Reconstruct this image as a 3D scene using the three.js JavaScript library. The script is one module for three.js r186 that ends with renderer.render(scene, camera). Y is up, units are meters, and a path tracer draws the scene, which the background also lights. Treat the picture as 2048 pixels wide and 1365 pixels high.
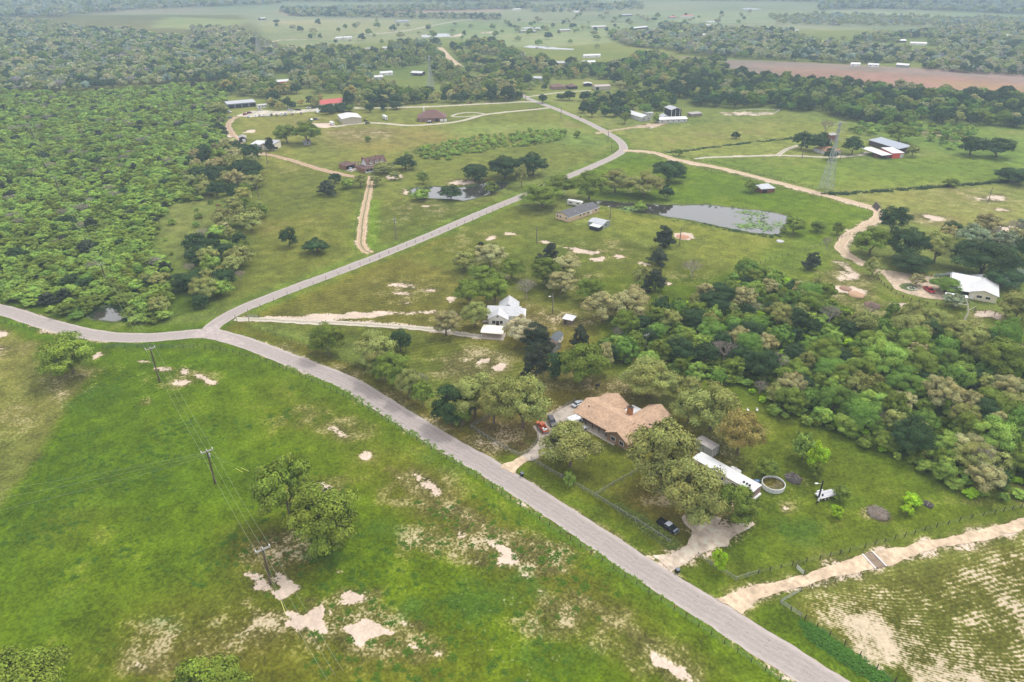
import * as THREE from 'three';
import { mergeGeometries } from 'three/addons/utils/BufferGeometryUtils.js';
import { RoundedBoxGeometry } from 'three/addons/geometries/RoundedBoxGeometry.js';
import { MarchingCubes } from 'three/addons/objects/MarchingCubes.js';

// ---------- camera, sky, sun, exposure ----------
const SC = 1.2, EYE = 100 * SC, PITCH = 28.5 * Math.PI / 180, FOCAL = 1400, MIDX = 1024, MIDY = 682.5;
const scene = new THREE.Scene();
const camera = new THREE.PerspectiveCamera(2 * Math.atan(MIDY / FOCAL) * 180 / Math.PI, 1024 / 682, 0.5, 30000);
camera.position.set(0, EYE, 0);
camera.rotation.set(-PITCH, 0, 0);
const renderer = new THREE.WebGLRenderer({ antialias: true });
renderer.toneMapping = THREE.LinearToneMapping;
renderer.toneMappingExposure = 1.48;
renderer.shadowMap.enabled = true;
const SUN = new THREE.Vector3(0.42, 0.86, -0.42).normalize();
{ // bright overcast sky: an even grey-white deck, a little brighter overhead and round the hidden sun
  const W = 256, H = 128, d = new Float32Array(W * H * 4);
  for (let r = 0; r < H; r++) for (let c = 0; c < W; c++) {
    const up = ((r + 0.5) / H - 0.5) * Math.PI, az = ((c + 0.5) / W - 0.5) * 2 * Math.PI;
    const y = Math.sin(up), x = Math.cos(az) * Math.cos(up), z = Math.sin(az) * Math.cos(up);
    const cs = Math.max(0, x * SUN.x + y * SUN.y + z * SUN.z);
    const m = Math.sin(x * 5 + z * 3.1) * Math.sin(z * 6.3 - x * 2.2 + 1.3) * 0.05 * Math.max(0, y);
    const b = y > 0 ? 0.66 + 0.42 * y + 0.4 * Math.pow(cs, 10) + m : 0.45;
    const i = (r * W + c) * 4;
    d[i] = b * 0.985; d[i + 1] = b * 0.985; d[i + 2] = b * 1.01; d[i + 3] = 1;
  }
  const t = new THREE.DataTexture(d, W, H, THREE.RGBAFormat, THREE.FloatType);
  t.mapping = THREE.EquirectangularReflectionMapping; t.magFilter = THREE.LinearFilter; t.needsUpdate = true;
  scene.background = t; scene.environment = t;
}
const sun = new THREE.DirectionalLight(new THREE.Color(1, 0.965, 0.9), 1.5);
sun.position.copy(SUN).multiplyScalar(800); sun.target.position.set(0, 0, -360);
sun.position.add(sun.target.position);
sun.castShadow = true; sun.shadow.radius = 20; sun.shadow.mapSize.set(4096, 4096);
Object.assign(sun.shadow.camera, { left: -900, right: 900, top: 1100, bottom: -1100, near: 1, far: 3000 });
scene.add(sun, sun.target);
scene.fog = new THREE.FogExp2(new THREE.Color(0.64, 0.81, 1.0), 0.00025);

// ---------- from the photograph's pixels (2048 wide) to the ground ----------
const SN = Math.sin(PITCH), CS = Math.cos(PITCH);
function GH(px, py, h = 0) { // the point at height h seen at that pixel
  const dx = (px - MIDX) / FOCAL, dy = (MIDY - py) / FOCAL;
  const ry = dy * CS - SN, rz = -dy * SN - CS, t = (h - EYE) / ry;
  return [dx * t, rz * t];
}
const G = (px, py) => GH(px, py, 0);
function HT(py, top, z) { const dy = (MIDY - top) / FOCAL, Z = -z; return EYE - Z * (SN - dy * CS) / (dy * SN + CS); }
const depthOf = (x, z, h = 0) => (EYE - h) * SN - z * CS;
const mpp = (px, py) => { const [x, z] = G(px, py); return depthOf(x, z) / FOCAL; };
function toPx(x, y, z) { const v = -z * CS + (EYE - y) * SN, u = (y - EYE) * CS - z * SN; return [MIDX + x / v * FOCAL, MIDY - u / v * FOCAL]; }

// ---------- random numbers and noise ----------
function rng(seed) { let s = seed >>> 0; return () => { s = (s + 0x6d2b79f5) | 0; let t = Math.imul(s ^ (s >>> 15), 1 | s); t = (t + Math.imul(t ^ (t >>> 7), 61 | t)) ^ t; return ((t ^ (t >>> 14)) >>> 0) / 4294967296; }; }
const R0 = rng(7);
const NS = 1024;
function makeNoise(seed, cells, octaves, fall = 0.5) { // periodic value noise, normalised to mean .5, sd about .17
  const a = new Float32Array(NS * NS), r = rng(seed);
  let amp = 1, n = cells;
  for (let o = 0; o < octaves && n <= NS; o++, amp *= fall, n *= 2) {
    const g = new Float32Array(n * n).map(() => r() - 0.5), s = NS / n;
    for (let y = 0; y < NS; y++) {
      const fy = y / s, iy = Math.floor(fy), ty = fy - iy, sy = ty * ty * (3 - 2 * ty), r0 = (iy % n) * n, r1 = ((iy + 1) % n) * n;
      for (let x = 0; x < NS; x++) {
        const fx = x / s, ix = Math.floor(fx), tx = fx - ix, sx = tx * tx * (3 - 2 * tx), c0 = ix % n, c1 = (ix + 1) % n;
        const p = g[r0 + c0] + (g[r0 + c1] - g[r0 + c0]) * sx, q = g[r1 + c0] + (g[r1 + c1] - g[r1 + c0]) * sx;
        a[y * NS + x] += amp * (p + (q - p) * sy);
      }
    }
  }
  let s2 = 0; for (let i = 0; i < a.length; i += 7) s2 += a[i] * a[i];
  const k = 0.17 / Math.sqrt(s2 / Math.ceil(a.length / 7));
  for (let i = 0; i < a.length; i++) a[i] = 0.5 + a[i] * k;
  return a;
}
const NA = makeNoise(11, 8, 7, 0.62), NB = makeNoise(23, 16, 6, 0.6), NC = makeNoise(37, 256, 2, 0.8);
function nz(a, x, y) { // bilinear, wraps
  const fx = Math.floor(x), fy = Math.floor(y), tx = x - fx, ty = y - fy, x0 = fx & 1023, x1 = (fx + 1) & 1023, y0 = (fy & 1023) << 10, y1 = ((fy + 1) & 1023) << 10;
  const p = a[y0 + x0], q = a[y1 + x0];
  const u = p + (a[y0 + x1] - p) * tx, v = q + (a[y1 + x1] - q) * tx;
  return u + (v - u) * ty;
}
const sstep = (a, b, x) => { const t = Math.min(1, Math.max(0, (x - a) / (b - a))); return t * t * (3 - 2 * t); };
const lerp = (a, b, t) => a + (b - a) * t;

// ---------- naming and tagging ----------
const taken = new Map();
function numbered(n) { const k = taken.get(n) ?? 0; taken.set(n, k + 1); return k ? n + '_' + String(k).padStart(3, '0') : n; }
function tag(o, label, category, group, kind) {
  if (label) o.userData.label = label;
  if (category) o.userData.category = category;
  if (group) o.userData.group = group;
  if (kind) o.userData.kind = kind;
  return o;
}
function shade(o) { o.castShadow = true; o.receiveShadow = true; return o; }
function thing(name, label, category, x, z, turn = 0, group) {
  const o = new THREE.Group(); o.name = numbered(name); o.position.set(x, 0, z); o.rotation.y = turn;
  scene.add(o); return tag(o, label, category, group);
}
function part(parent, name, geo, mat, label) {
  const m = shade(new THREE.Mesh(geo, mat)); m.name = name; parent.add(m);
  if (label) m.userData.label = label;
  return m;
}
function struct(name, geo, mat, label) { const m = shade(new THREE.Mesh(geo, mat)); m.name = numbered(name); scene.add(m); m.userData.kind = 'structure'; if (label) m.userData.label = label; return m; }
const C = (r, g, b) => new THREE.Color().setRGB(r / 255, g / 255, b / 255, THREE.SRGBColorSpace);
function mat(r, g, b, rough = 0.8, extra = {}) { return new THREE.MeshStandardMaterial({ color: C(r, g, b), roughness: rough, side: THREE.DoubleSide, ...extra }); }
function bx(w, h, d, x, y, z) { const g = new THREE.BoxGeometry(w, h, d); g.translate(x, y, z); return g; }
function flat(g) { const q = g.index ? g.toNonIndexed() : g; for (const k of Object.keys(q.attributes)) if (!['position', 'normal', 'uv'].includes(k)) q.deleteAttribute(k); return q; }
const merge = (list) => mergeGeometries(list.map(flat));
function rod(a, b, r0, r1 = r0, n = 6) { // a round bar from a to b
  const A = new THREE.Vector3(...a), B = new THREE.Vector3(...b), d = B.clone().sub(A), g = new THREE.CylinderGeometry(r1, r0, d.length(), n);
  g.translate(0, d.length() / 2, 0);
  g.applyQuaternion(new THREE.Quaternion().setFromUnitVectors(new THREE.Vector3(0, 1, 0), d.normalize()));
  g.translate(...a); return g;
}
// ---------- where things lie, traced in the photograph's pixels ----------
const P = s => s.trim().split(/\s+/).map(p => p.split(',').map(Number));
const ROAD_A = P('-420,560 -200,590 -60,609 0,619 103,651 207,673 293,676 344,672 413,667 465,678 516,695 585,722 700,769 777,817 894,889 968,931 1120,1027 1348,1178 1431,1228 1647,1365 1950,1560');
const ROAD_B = P('413,665 432,648 482,619 585,578 700,535 862,470 894,456 990,415 1051,390 1125,358 1190,331 1232,311 1247,298 1239,282 1211,264 1173,244 1122,222 1080,206 1056,197 1042,189');
const ROAD_C = P('1247,301 1290,303 1311,306 1348,318 1451,339 1555,365 1658,392 1727,410 1754,419');
const ROAD_C2 = P('1752,418 1758,428 1752,438 1727,454 1704,466 1692,476 1682,491 1683,500 1692,508 1713,520 1735,530 1768,546');
const DRIVE_WHITE = P('1390,318 1417,315 1486,313 1555,311 1620,313 1658,315 1700,313 1727,309 1735,304');
const DRIVE_WHITE2 = P('1555,311 1572,300 1584,295 1598,291');
const DRIVE_D = P('741,507 731,502 723,490 722,478 725,448 732,406 738,376 741,362 742,352');
const TRACK_E = P('716,355 659,344 612,330 565,316 526,308 495,303 486,294 474,282 462,264 456,250 463,239 479,233 500,228');
const ROAD_F = P('500,228 560,226 620,222 640,219 700,217 793,215 871,213 943,209 1006,206 1045,204 1072,204');
const DRIVE_G = P('1098,216 1059,220 1006,225 967,230 927,241 896,246 849,250 810,251 779,248 740,246 700,249 668,254');
const DRIVE_G2 = P('976,229 943,225 920,227 906,231 905,233 927,234 950,232');
const DRIVE_H = P('1053,194 1076,191 1112,186 1149,183 1182,181');
const ROAD_N = P('880,95 890,106 902,119 912,127 925,136');
const TRACK_I = P('470,638 530,640 585,643 700,648 777,653 850,658 881,661 920,668 962,674');
const TRACK_I2 = P('520,637 600,636 674,634 743,631 829,626 880,627 915,630');
const DRIVE_M = P('1190,267 1240,259 1290,252 1335,246');
const TRACK_FAR = P('470,96 560,80 690,77 734,70 805,62 870,50 935,39 960,37');
const TRACK_FAR2 = P('1000,42 1090,43 1190,45 1260,48');
const POND1 = P('820,381 832,377 850,376 880,374 915,376 940,374 980,366 1015,366 1012,375 990,385 962,394 930,402 900,399 870,398 848,396 828,391');
const POND2 = P('1190,404 1215,403 1250,407 1290,408 1330,411 1370,412 1420,411 1470,417 1520,422 1560,428 1577,436 1572,446 1562,455 1558,468 1545,469 1500,465 1450,455 1400,445 1350,436 1310,430 1270,424 1230,416 1200,411');
const POND3 = P('178,634 186,624 205,616 225,614 245,617 255,628 252,638 232,643 208,642 190,640');
const LANE = { pale: 0.75, dirt: 1 };
const FENCE_W = P('0,660 60,668 150,690');

// colours of the fields, far ones first with haze blue painted in: [outline in pixels, r, g, b, softness in metres]
const FIELDS = [
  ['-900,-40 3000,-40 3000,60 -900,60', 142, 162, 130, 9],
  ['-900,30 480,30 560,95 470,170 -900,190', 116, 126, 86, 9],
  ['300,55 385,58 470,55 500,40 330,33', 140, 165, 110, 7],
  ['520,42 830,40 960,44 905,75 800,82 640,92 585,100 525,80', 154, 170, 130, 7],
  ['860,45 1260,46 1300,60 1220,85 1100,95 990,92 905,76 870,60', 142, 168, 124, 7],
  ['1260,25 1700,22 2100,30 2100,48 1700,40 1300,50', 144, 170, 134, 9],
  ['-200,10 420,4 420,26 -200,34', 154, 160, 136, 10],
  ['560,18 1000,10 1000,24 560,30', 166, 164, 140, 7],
  ['1352,112 1440,119 1600,124 1800,134 2300,160 2300,210 1900,190 1700,172 1580,155 1450,143 1400,128', 158, 150, 138, 5],
  ['1500,135 1700,140 2000,160 2100,185 1800,176 1600,158', 166, 143, 126, 14],
  ['1840,158 2200,178 2200,208 1950,192', 165, 150, 122, 12],
  ['455,250 470,232 640,224 760,218 1050,208 1100,220 1240,290 1235,312 1090,345 900,385 780,430 740,500 500,560 470,600 440,560 470,480 520,400 500,320', 126, 142, 78, 6],
  ['640,252 740,258 860,262 960,262 930,290 800,305 700,300 640,285', 138, 142, 88, 12],
  ['900,250 1150,245 1230,290 1200,300 1000,270 900,275', 134, 160, 92, 9],
  ['750,395 900,405 1050,392 860,465 745,500 738,440', 116, 130, 72, 5],
  ['1075,200 1180,240 1260,295 1340,240 1250,190 1110,190', 140, 158, 96, 6],
  ['1200,262 1320,250 1680,240 1740,300 1660,312 1480,313 1330,305 1250,292', 146, 160, 92, 6],
  ['1300,302 1500,285 1640,285 1660,310 1480,312 1350,314', 146, 162, 94, 5],
  ['1340,316 1500,318 1700,318 1990,310 2200,345 2200,370 1990,365 1700,388 1620,380 1500,348', 122, 150, 74, 5],
  ['1700,390 1900,372 2300,362 2300,480 2048,470 1840,455 1770,430', 142, 156, 96, 6],
  ['1700,250 2300,240 2300,330 2000,330 1850,300', 128, 160, 84, 6],
  ['1120,360 1250,305 1340,322 1560,372 1740,416 1745,430 1640,490 1560,470 1580,436 1500,415 1330,405 1200,400', 108, 140, 52, 4],
  ['1190,412 1330,434 1470,462 1560,474 1620,500 1590,545 1470,540 1300,490 1190,455', 130, 146, 76, 4],
  ['1560,470 1640,492 1700,530 1790,590 1900,620 2048,640 2200,700 2048,700 1800,640 1600,600 1470,548', 118, 142, 68, 4],
  ['796,505 1015,412 1465,539 1420,570 1235,663', 112, 127, 66, 3],
  ['930,450 1120,440 1200,470 1180,520 1000,490', 116, 134, 72, 9],
  ['470,640 796,506 1232,665 1200,720 1120,770 1000,700', 124, 127, 72, 4],
  ['520,645 760,655 960,690 1080,740 1060,780 900,800 850,760 700,690 600,665', 110, 124, 64, 4],
  ['640,690 720,700 900,740 1040,745 1050,770 880,790 830,750', 98, 120, 62, 5],
  ['1200,555 1480,545 1700,600 2100,690 2100,1000 1800,960 1600,860 1450,800 1200,740', 88, 116, 44, 6],
  ['-600,200 440,190 500,340 520,420 470,520 430,610 300,650 -600,600', 98, 128, 56, 7],
  ['300,400 440,380 450,440 420,500 390,560 320,540 300,470', 122, 140, 84, 6],
  ['500,330 620,340 740,365 725,470 700,530 500,600 460,640 440,600 490,480', 118, 132, 70, 6],
  ['870,830 950,855 1090,930 1240,1010 1340,1100 1420,1130 1520,1060 1500,940 1400,850 1250,760 1150,760 1000,800', 112, 116, 62, 3],
  ['945,855 1000,840 1070,860 1075,890 1040,915', 132, 122, 74, 2.5],
  ['1100,900 1180,865 1260,900 1300,960 1230,1000', 106, 122, 54, 3],
  ['1210,990 1300,950 1400,960 1440,1010 1370,1040', 124, 120, 72, 3],
  ['1060,925 1110,925 1360,1090 1320,1120', 96, 116, 46, 2],
  ['1385,1110 1480,1020 1520,960 1500,880 1480,830 1560,830 1700,870 1840,940 1960,1000 2200,1010 2200,1020 2048,1030 1700,1112 1500,1165', 98, 124, 48, 3],
  ['1480,835 1600,850 1640,900 1700,1000 1560,1000 1500,900', 102, 122, 50, 8],
  ['1350,1130 1430,1120 1520,1160 1700,1112 1640,1150 1450,1200', 94, 116, 46, 2],
  ['1560,1215 1625,1180 1720,1152 1800,1132 2300,1010 2300,1500 1900,1500 1650,1290', 116, 124, 66, 3],
  ['1490,1220 1560,1180 1620,1180 1560,1215 1640,1290 1900,1460 1800,1500 1650,1365', 84, 116, 38, 2],
  ['-300,640 0,640 200,690 380,692 480,700 700,790 960,960 1300,1180 1640,1420 1640,1800 -900,1800 -900,700', 99, 131, 36, 4],
  ['-600,640 0,650 150,700 190,740 140,800 60,930 0,1010 -600,1500', 134, 142, 84, 1.4],
  ['480,720 700,820 960,990 1250,1180 1600,1400 1450,1420 1100,1180 800,960 600,850', 102, 122, 52, 7],
  ['760,900 900,960 1060,1080 1300,1240 1200,1300 1000,1140 800,1000', 116, 122, 62, 7],
  ['250,1220 420,1170 560,1230 700,1280 900,1300 1000,1420 200,1420', 122, 122, 62, 8],
  ['440,1060 560,1050 640,1120 560,1180 470,1150', 126, 122, 74, 5],
  ['100,1020 180,1030 150,1090 60,1080', 112, 122, 58, 6],
];
const zp = (ox, oy, k, str) => P(str).map(([x, y]) => (ox + x / k).toFixed(1) + ',' + (oy + y / k).toFixed(1)).join(' ');
// bare pale sand: [outline, strength, softness in metres]
const BARE = [
  ['690,1200 712,1196 735,1206 760,1208 740,1218 712,1214', 0.62, 0.8], ['640,1222 655,1216 668,1224 662,1240', 0.6, 0.7], ['600,1200 612,1194 622,1204 606,1212', 0.55, 0.7], ['930,1120 950,1112 968,1128 946,1134', 0.6, 0.7], ['800,1250 830,1246 846,1262 815,1266', 0.5, 0.8], ['860,1300 885,1296 892,1316 868,1318', 0.55, 0.8], ['1040,1150 1060,1146 1068,1160 1046,1164', 0.5, 0.7], ['400,1330 425,1322 432,1340 408,1346', 0.5, 0.9],
  ['1300,1108 1355,1096 1374,1075 1362,1034 1400,1022 1450,1030 1510,1036 1520,1056 1470,1086 1440,1104 1350,1150', 0.62, 2.2], ['1340,1000 1400,1010 1450,1030 1430,1045 1370,1035', 0.4, 3],
  ['1440,1185 1520,1160 1610,1140 1720,1102 1830,1082 2048,1030 2048,1068 1860,1112 1720,1158 1600,1186 1520,1205 1480,1235', 0.5, 1.6], ['1040,918 1080,890 1078,845 1120,815 1160,805 1190,850 1120,900 1064,930', 0.4, 1.6],
  [zp(480, 1080, 7.467, '0,480 30,500 55,520 100,480 135,500 150,525 190,540 240,545 255,590 290,620 310,660 360,680 410,745 450,750 520,745 525,690 490,660 430,640 380,660 355,640 370,600 410,560 450,570 450,510 500,470 530,455 560,490 580,530 620,550 690,575 740,590 770,640 820,640 850,660 880,690 870,720 810,770 740,800 680,815 620,840 605,890 560,885 500,860 470,810 420,800 380,770 330,760 300,800 250,760 200,790 150,800 110,825 90,780 70,720 60,680 80,640 40,620 0,570'), 1, 0.35],
  [zp(0, 895, 2.904, '1585,998 1620,1015 1650,1030 1665,1010 1640,975 1680,962 1700,970 1720,985 1750,960 1765,945 1800,930 1830,935 1845,915 1868,925 1865,960 1850,990 1870,1030 1898,1078 1870,1088 1840,1060 1815,1050 1800,1088 1780,1060 1760,1070 1735,1060 1720,1097 1690,1085 1660,1075 1640,1060 1620,1030'), 1, 0.35],
  [zp(674, 895, 2.904, '15,1060 50,1045 85,1040 100,1055 140,1040 185,1035 215,1045 240,1035 270,1045 275,1060 320,1065 360,1085 330,1105 290,1095 260,1110 230,1130 200,1120 180,1135 165,1172 145,1160 140,1135 105,1140 85,1120 60,1110 40,1090'), 1, 0.35],
  ['977,1077 998,1095 1015,1100 1036,1129 1015,1131 987,1129 1001,1112', 1, 0.8],
  ['905,1057 922,1064 943,1083 915,1071', 1, 0.7],
  ['815,929 829,947 867,971 887,991 877,998 856,978 829,950', 0.95, 0.7],
  ['1297,1312 1328,1329 1374,1360 1400,1385 1345,1365 1311,1332', 0.95, 0.8],
  ['674,1188 698,1188 719,1205 691,1215', 0.85, 0.8],
  ['660,1190 690,1183 720,1200 690,1218', 0.6, 1.2],
  ['628,965 648,963 658,972 655,985 632,994 618,985 640,978', 1, 0.7],
  ['665,970 674,976 670,982 660,980', 0.8, 0.5],
  ['300,736 335,738 336,746 305,748', 0.9, 0.8], ['350,741 370,741 372,752 352,752', 0.9, 0.7], ['378,748 405,748 440,768 425,769 395,758', 0.9, 0.8],
  ['350,759 378,761 380,768 352,766', 0.9, 0.7], ['265,720 295,722 295,730 270,728', 0.8, 0.8], ['182,712 205,700 212,704 192,718', 0.85, 0.9],
  ['-10,660 20,668 14,676 -10,674', 0.8, 1], ['-10,694 14,697 8,702 -10,702', 0.7, 1],
  ['655,845 672,850 705,875 700,880 668,862', 0.8, 0.9], ['720,900 745,905 758,920 735,918', 0.75, 0.9],
  ['740,1187 760,1190 752,1205 738,1200', 0.6, 1], ['665,1140 680,1145 672,1155 662,1150', 0.75, 0.6],
  ['245,1350 300,1310 300,1335 265,1365', 0.6, 1.4], ['330,1325 345,1322 340,1340', 0.7, 0.8], ['815,1290 850,1300 855,1330 830,1320', 0.6, 1],
  ['975,1285 990,1300 985,1320 970,1310', 0.55, 1], ['1070,1180 1095,1180 1100,1195 1080,1200', 0.5, 1],
  ['775,567 800,565 828,570 820,578 800,577 780,575', 0.75, 1], ['785,584 815,584 818,592 790,593', 0.7, 1], ['835,578 868,576 870,584 850,584', 0.7, 1], ['793,602 815,603 816,612 797,611', 0.7, 1], ['890,596 912,593 908,604 893,603', 0.7, 1],
  ['966,478 990,470 1000,472 985,484', 0.55, 1.2], ['1010,464 1036,466 1036,471 1012,470', 0.6, 1], ['1075,482 1104,481 1100,488 1078,487', 0.8, 0.9],
  ['1120,495 1150,495 1175,503 1198,500 1198,508 1165,509 1140,504', 0.9, 1], ['1175,519 1208,513 1210,519 1190,525', 0.95, 0.8], ['1230,511 1250,511 1252,517 1235,518', 0.85, 0.9], ['1265,520 1300,526 1310,534 1280,528', 0.7, 1.2],
  ['1328,563 1345,563 1343,570 1330,569', 0.8, 0.8], ['1390,570 1425,573 1420,578 1395,577', 0.3, 1],
  ['905,705 960,715 1000,710 1010,735 960,745 900,730', 0.35, 3], ['955,717 980,718 975,726 960,725', 0.8, 0.6], ['985,735 1015,725 1010,738 992,742', 0.7, 0.8],
  ['600,634 680,628 760,628 760,636 690,638 610,638', 0.75, 1.6], ['690,632 760,629 745,637 695,637', 0.6, 1],
  ['1550,1010 1585,1005 1580,1018 1552,1022', 0.6, 1], ['1690,948 1712,945 1712,955', 0.3, 1],
  ['960,880 1010,885 1015,900 985,905', 0.45, 2], ['1245,885 1290,890 1290,905 1255,900', 0.2, 2],
  ['1665,575 1700,572 1740,582 1735,592 1690,588', 0.8, 1.4], ['1665,555 1690,550 1705,560 1680,566', 0.5, 2], ['1630,600 1660,596 1690,605 1650,610', 0.6, 2], ['1785,610 1825,608 1830,625 1800,632', 0.95, 1], ['1580,563 1620,560 1620,575 1590,577', 0.7, 1.5],
  ['1660,515 1690,520 1710,545 1690,550 1668,530', 0.75, 2], ['1700,545 1722,545 1722,560 1705,562', 0.7, 1.4], ['1350,466 1385,466 1390,478 1362,480 1345,473', 0.9, 0.8],
  ['1952,625 2010,628 2010,640 1955,640', 0.8, 1.5], ['2005,690 2060,690 2060,712 2015,706', 0.8, 1.5],
  ['1975,390 2000,385 2010,400 1980,405 1945,398', 0.75, 2], ['1830,425 1870,430 1900,440 1870,442 1840,434', 0.8, 2], ['1970,450 2060,455 2060,470 1990,465 1960,458', 0.8, 2], ['1990,415 2020,418 2015,424 1990,422', 0.6, 1.5],
  ['640,212 700,208 740,205 740,210 690,214', 0.4, 2], ['615,247 660,245 672,252 650,256 625,253', 0.95, 1], ['487,260 512,259 512,265 490,266', 0.9, 1], ['450,265 480,275 474,290 455,280', 0.6, 2],
  ['800,375 822,380 825,392 800,388', 0.5, 1], ['842,410 858,411 858,414 843,414', 0.9, 0.6], ['900,360 960,362 960,372 905,372', 0.45, 2],
  ['770,352 800,348 810,356 775,362', 0.7, 1], ['690,160 760,153 760,158 700,163', 0.6, 3], ['1150,400 1200,408 1190,418', 0.2, 2],
  ['1080,365 1130,372 1120,392 1085,395', 0.6, 2.5], ['1040,160 1050,160 1055,175', 0.3, 2], ['1275,250 1300,246 1330,250 1300,258 1270,256', 0.5, 2],
  ['1350,148 1370,140 1380,150', 0.2, 4], ['570,205 620,198 630,204 580,210', 0.2, 3], ['1175,125 1215,128 1205,140', 0.3, 3],
  ['955,65 985,62 990,66 960,68', 0.6, 3], ['905,70 925,66 922,72 900,75', 0.8, 3], ['545,105 565,110 590,120', 0.2, 6], ['1430,222 1470,225 1530,222 1560,228 1520,232 1450,232', 0.5, 2],
];
// dry thatch thinning the grass: [pixel centre, radii in pixels, strength]
const DRY = [[560, 1110, 90, 60, .8], [630, 1240, 160, 60, .7], [900, 1060, 120, 60, .55], [1020, 1110, 110, 50, .7], [380, 1290, 200, 80, .7], [760, 1290, 160, 60, .7], [850, 980, 90, 50, .45], [1180, 1260, 140, 70, .55], [1330, 1330, 120, 60, .6], [720, 1180, 60, 30, .6], [560, 1080, 60, 30, .5], [1100, 1120, 80, 36, .5], [830, 1090, 70, 30, .35], [480, 1190, 50, 30, .5], [1080, 1240, 90, 50, .4],
  [640, 980, 70, 40, .5], [360, 755, 90, 26, .6], [150, 760, 90, 40, .5], [290, 802, 20, 10, .7], [700, 860, 70, 30, .5], [1150, 1070, 120, 40, .35], [620, 830, 60, 30, .35], [60, 830, 90, 60, .35], [20, 700, 60, 20, .4],
  [800, 585, 90, 36, .55], [950, 725, 90, 40, .75], [930, 640, 160, 16, .5], [1060, 640, 70, 40, .6], [1150, 640, 60, 24, .6], [1010, 880, 60, 34, .8], [1230, 780, 90, 30, .6], [1340, 990, 80, 36, .6], [1100, 760, 60, 30, .5], [1140, 560, 70, 30, .6], [1250, 620, 80, 34, .55], [1000, 545, 70, 34, .5],
  [900, 480, 90, 30, .3], [1200, 500, 120, 24, .4], [1360, 550, 80, 24, .3], [960, 900, 60, 24, .4], [1420, 900, 60, 40, .7], [1440, 1010, 70, 40, .8], [1590, 965, 30, 22, .7], [1560, 1000, 50, 30, .35], [1760, 1030, 30, 20, .7], [1600, 900, 40, 30, .3],
  [720, 270, 90, 20, .7], [640, 240, 120, 14, .3], [860, 420, 70, 26, .5], [780, 440, 40, 40, .4], [940, 365, 60, 10, .6], [1700, 560, 60, 30, .6], [1690, 590, 70, 18, .6], [1760, 620, 80, 20, .5], [1950, 640, 90, 20, .5], [2030, 700, 60, 24, .7],
  [1960, 400, 110, 30, .5], [1850, 440, 90, 16, .5], [1400, 250, 120, 20, .2], [1480, 272, 90, 12, .25], [1880, 270, 60, 14, .7], [560, 700, 60, 12, .5], [700, 745, 60, 16, .5], [800, 800, 60, 30, .6], [870, 850, 50, 26, .6], [590, 340, 60, 12, .3]];
// lush dark growth
const LUSH = [[650, 1110, 60, 20, .6], [300, 960, 200, 80, .35], [1000, 1180, 120, 60, .5], [880, 1230, 100, 40, .5], [1130, 1330, 110, 50, .5], [420, 1270, 90, 30, .4], [190, 800, 70, 40, .5], [330, 1240, 70, 26, .4], [1580, 1050, 90, 24, .45], [1700, 1000, 80, 26, .25], [1620, 1080, 60, 24, .3], [1100, 880, 50, 20, .3], [1850, 340, 110, 14, .35], [1480, 380, 120, 20, .3], [900, 930, 80, 30, .3], [770, 1060, 60, 40, .4], [420, 860, 120, 40, .3], [140, 1230, 100, 60, .25]];

// the photograph's tones turned into base colours
const lut = new Uint8ClampedArray(256), ALB = 0.6;
for (let i = 0; i < 256; i++) { let c = i / 255; c = (c <= 0.04045 ? c / 12.92 : Math.pow((c + 0.055) / 1.055, 2.4)) * ALB; lut[i] = 255 * (c <= 0.0031308 ? c * 12.92 : 1.055 * Math.pow(c, 1 / 2.4) - 0.055); }
const ROWDIR = (() => { const a = G(1600, 1176), b = G(2048, 1062), l = Math.hypot(b[0] - a[0], b[1] - a[1]); return { o: a, u: [(b[0] - a[0]) / l, (b[1] - a[1]) / l] }; })();

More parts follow.
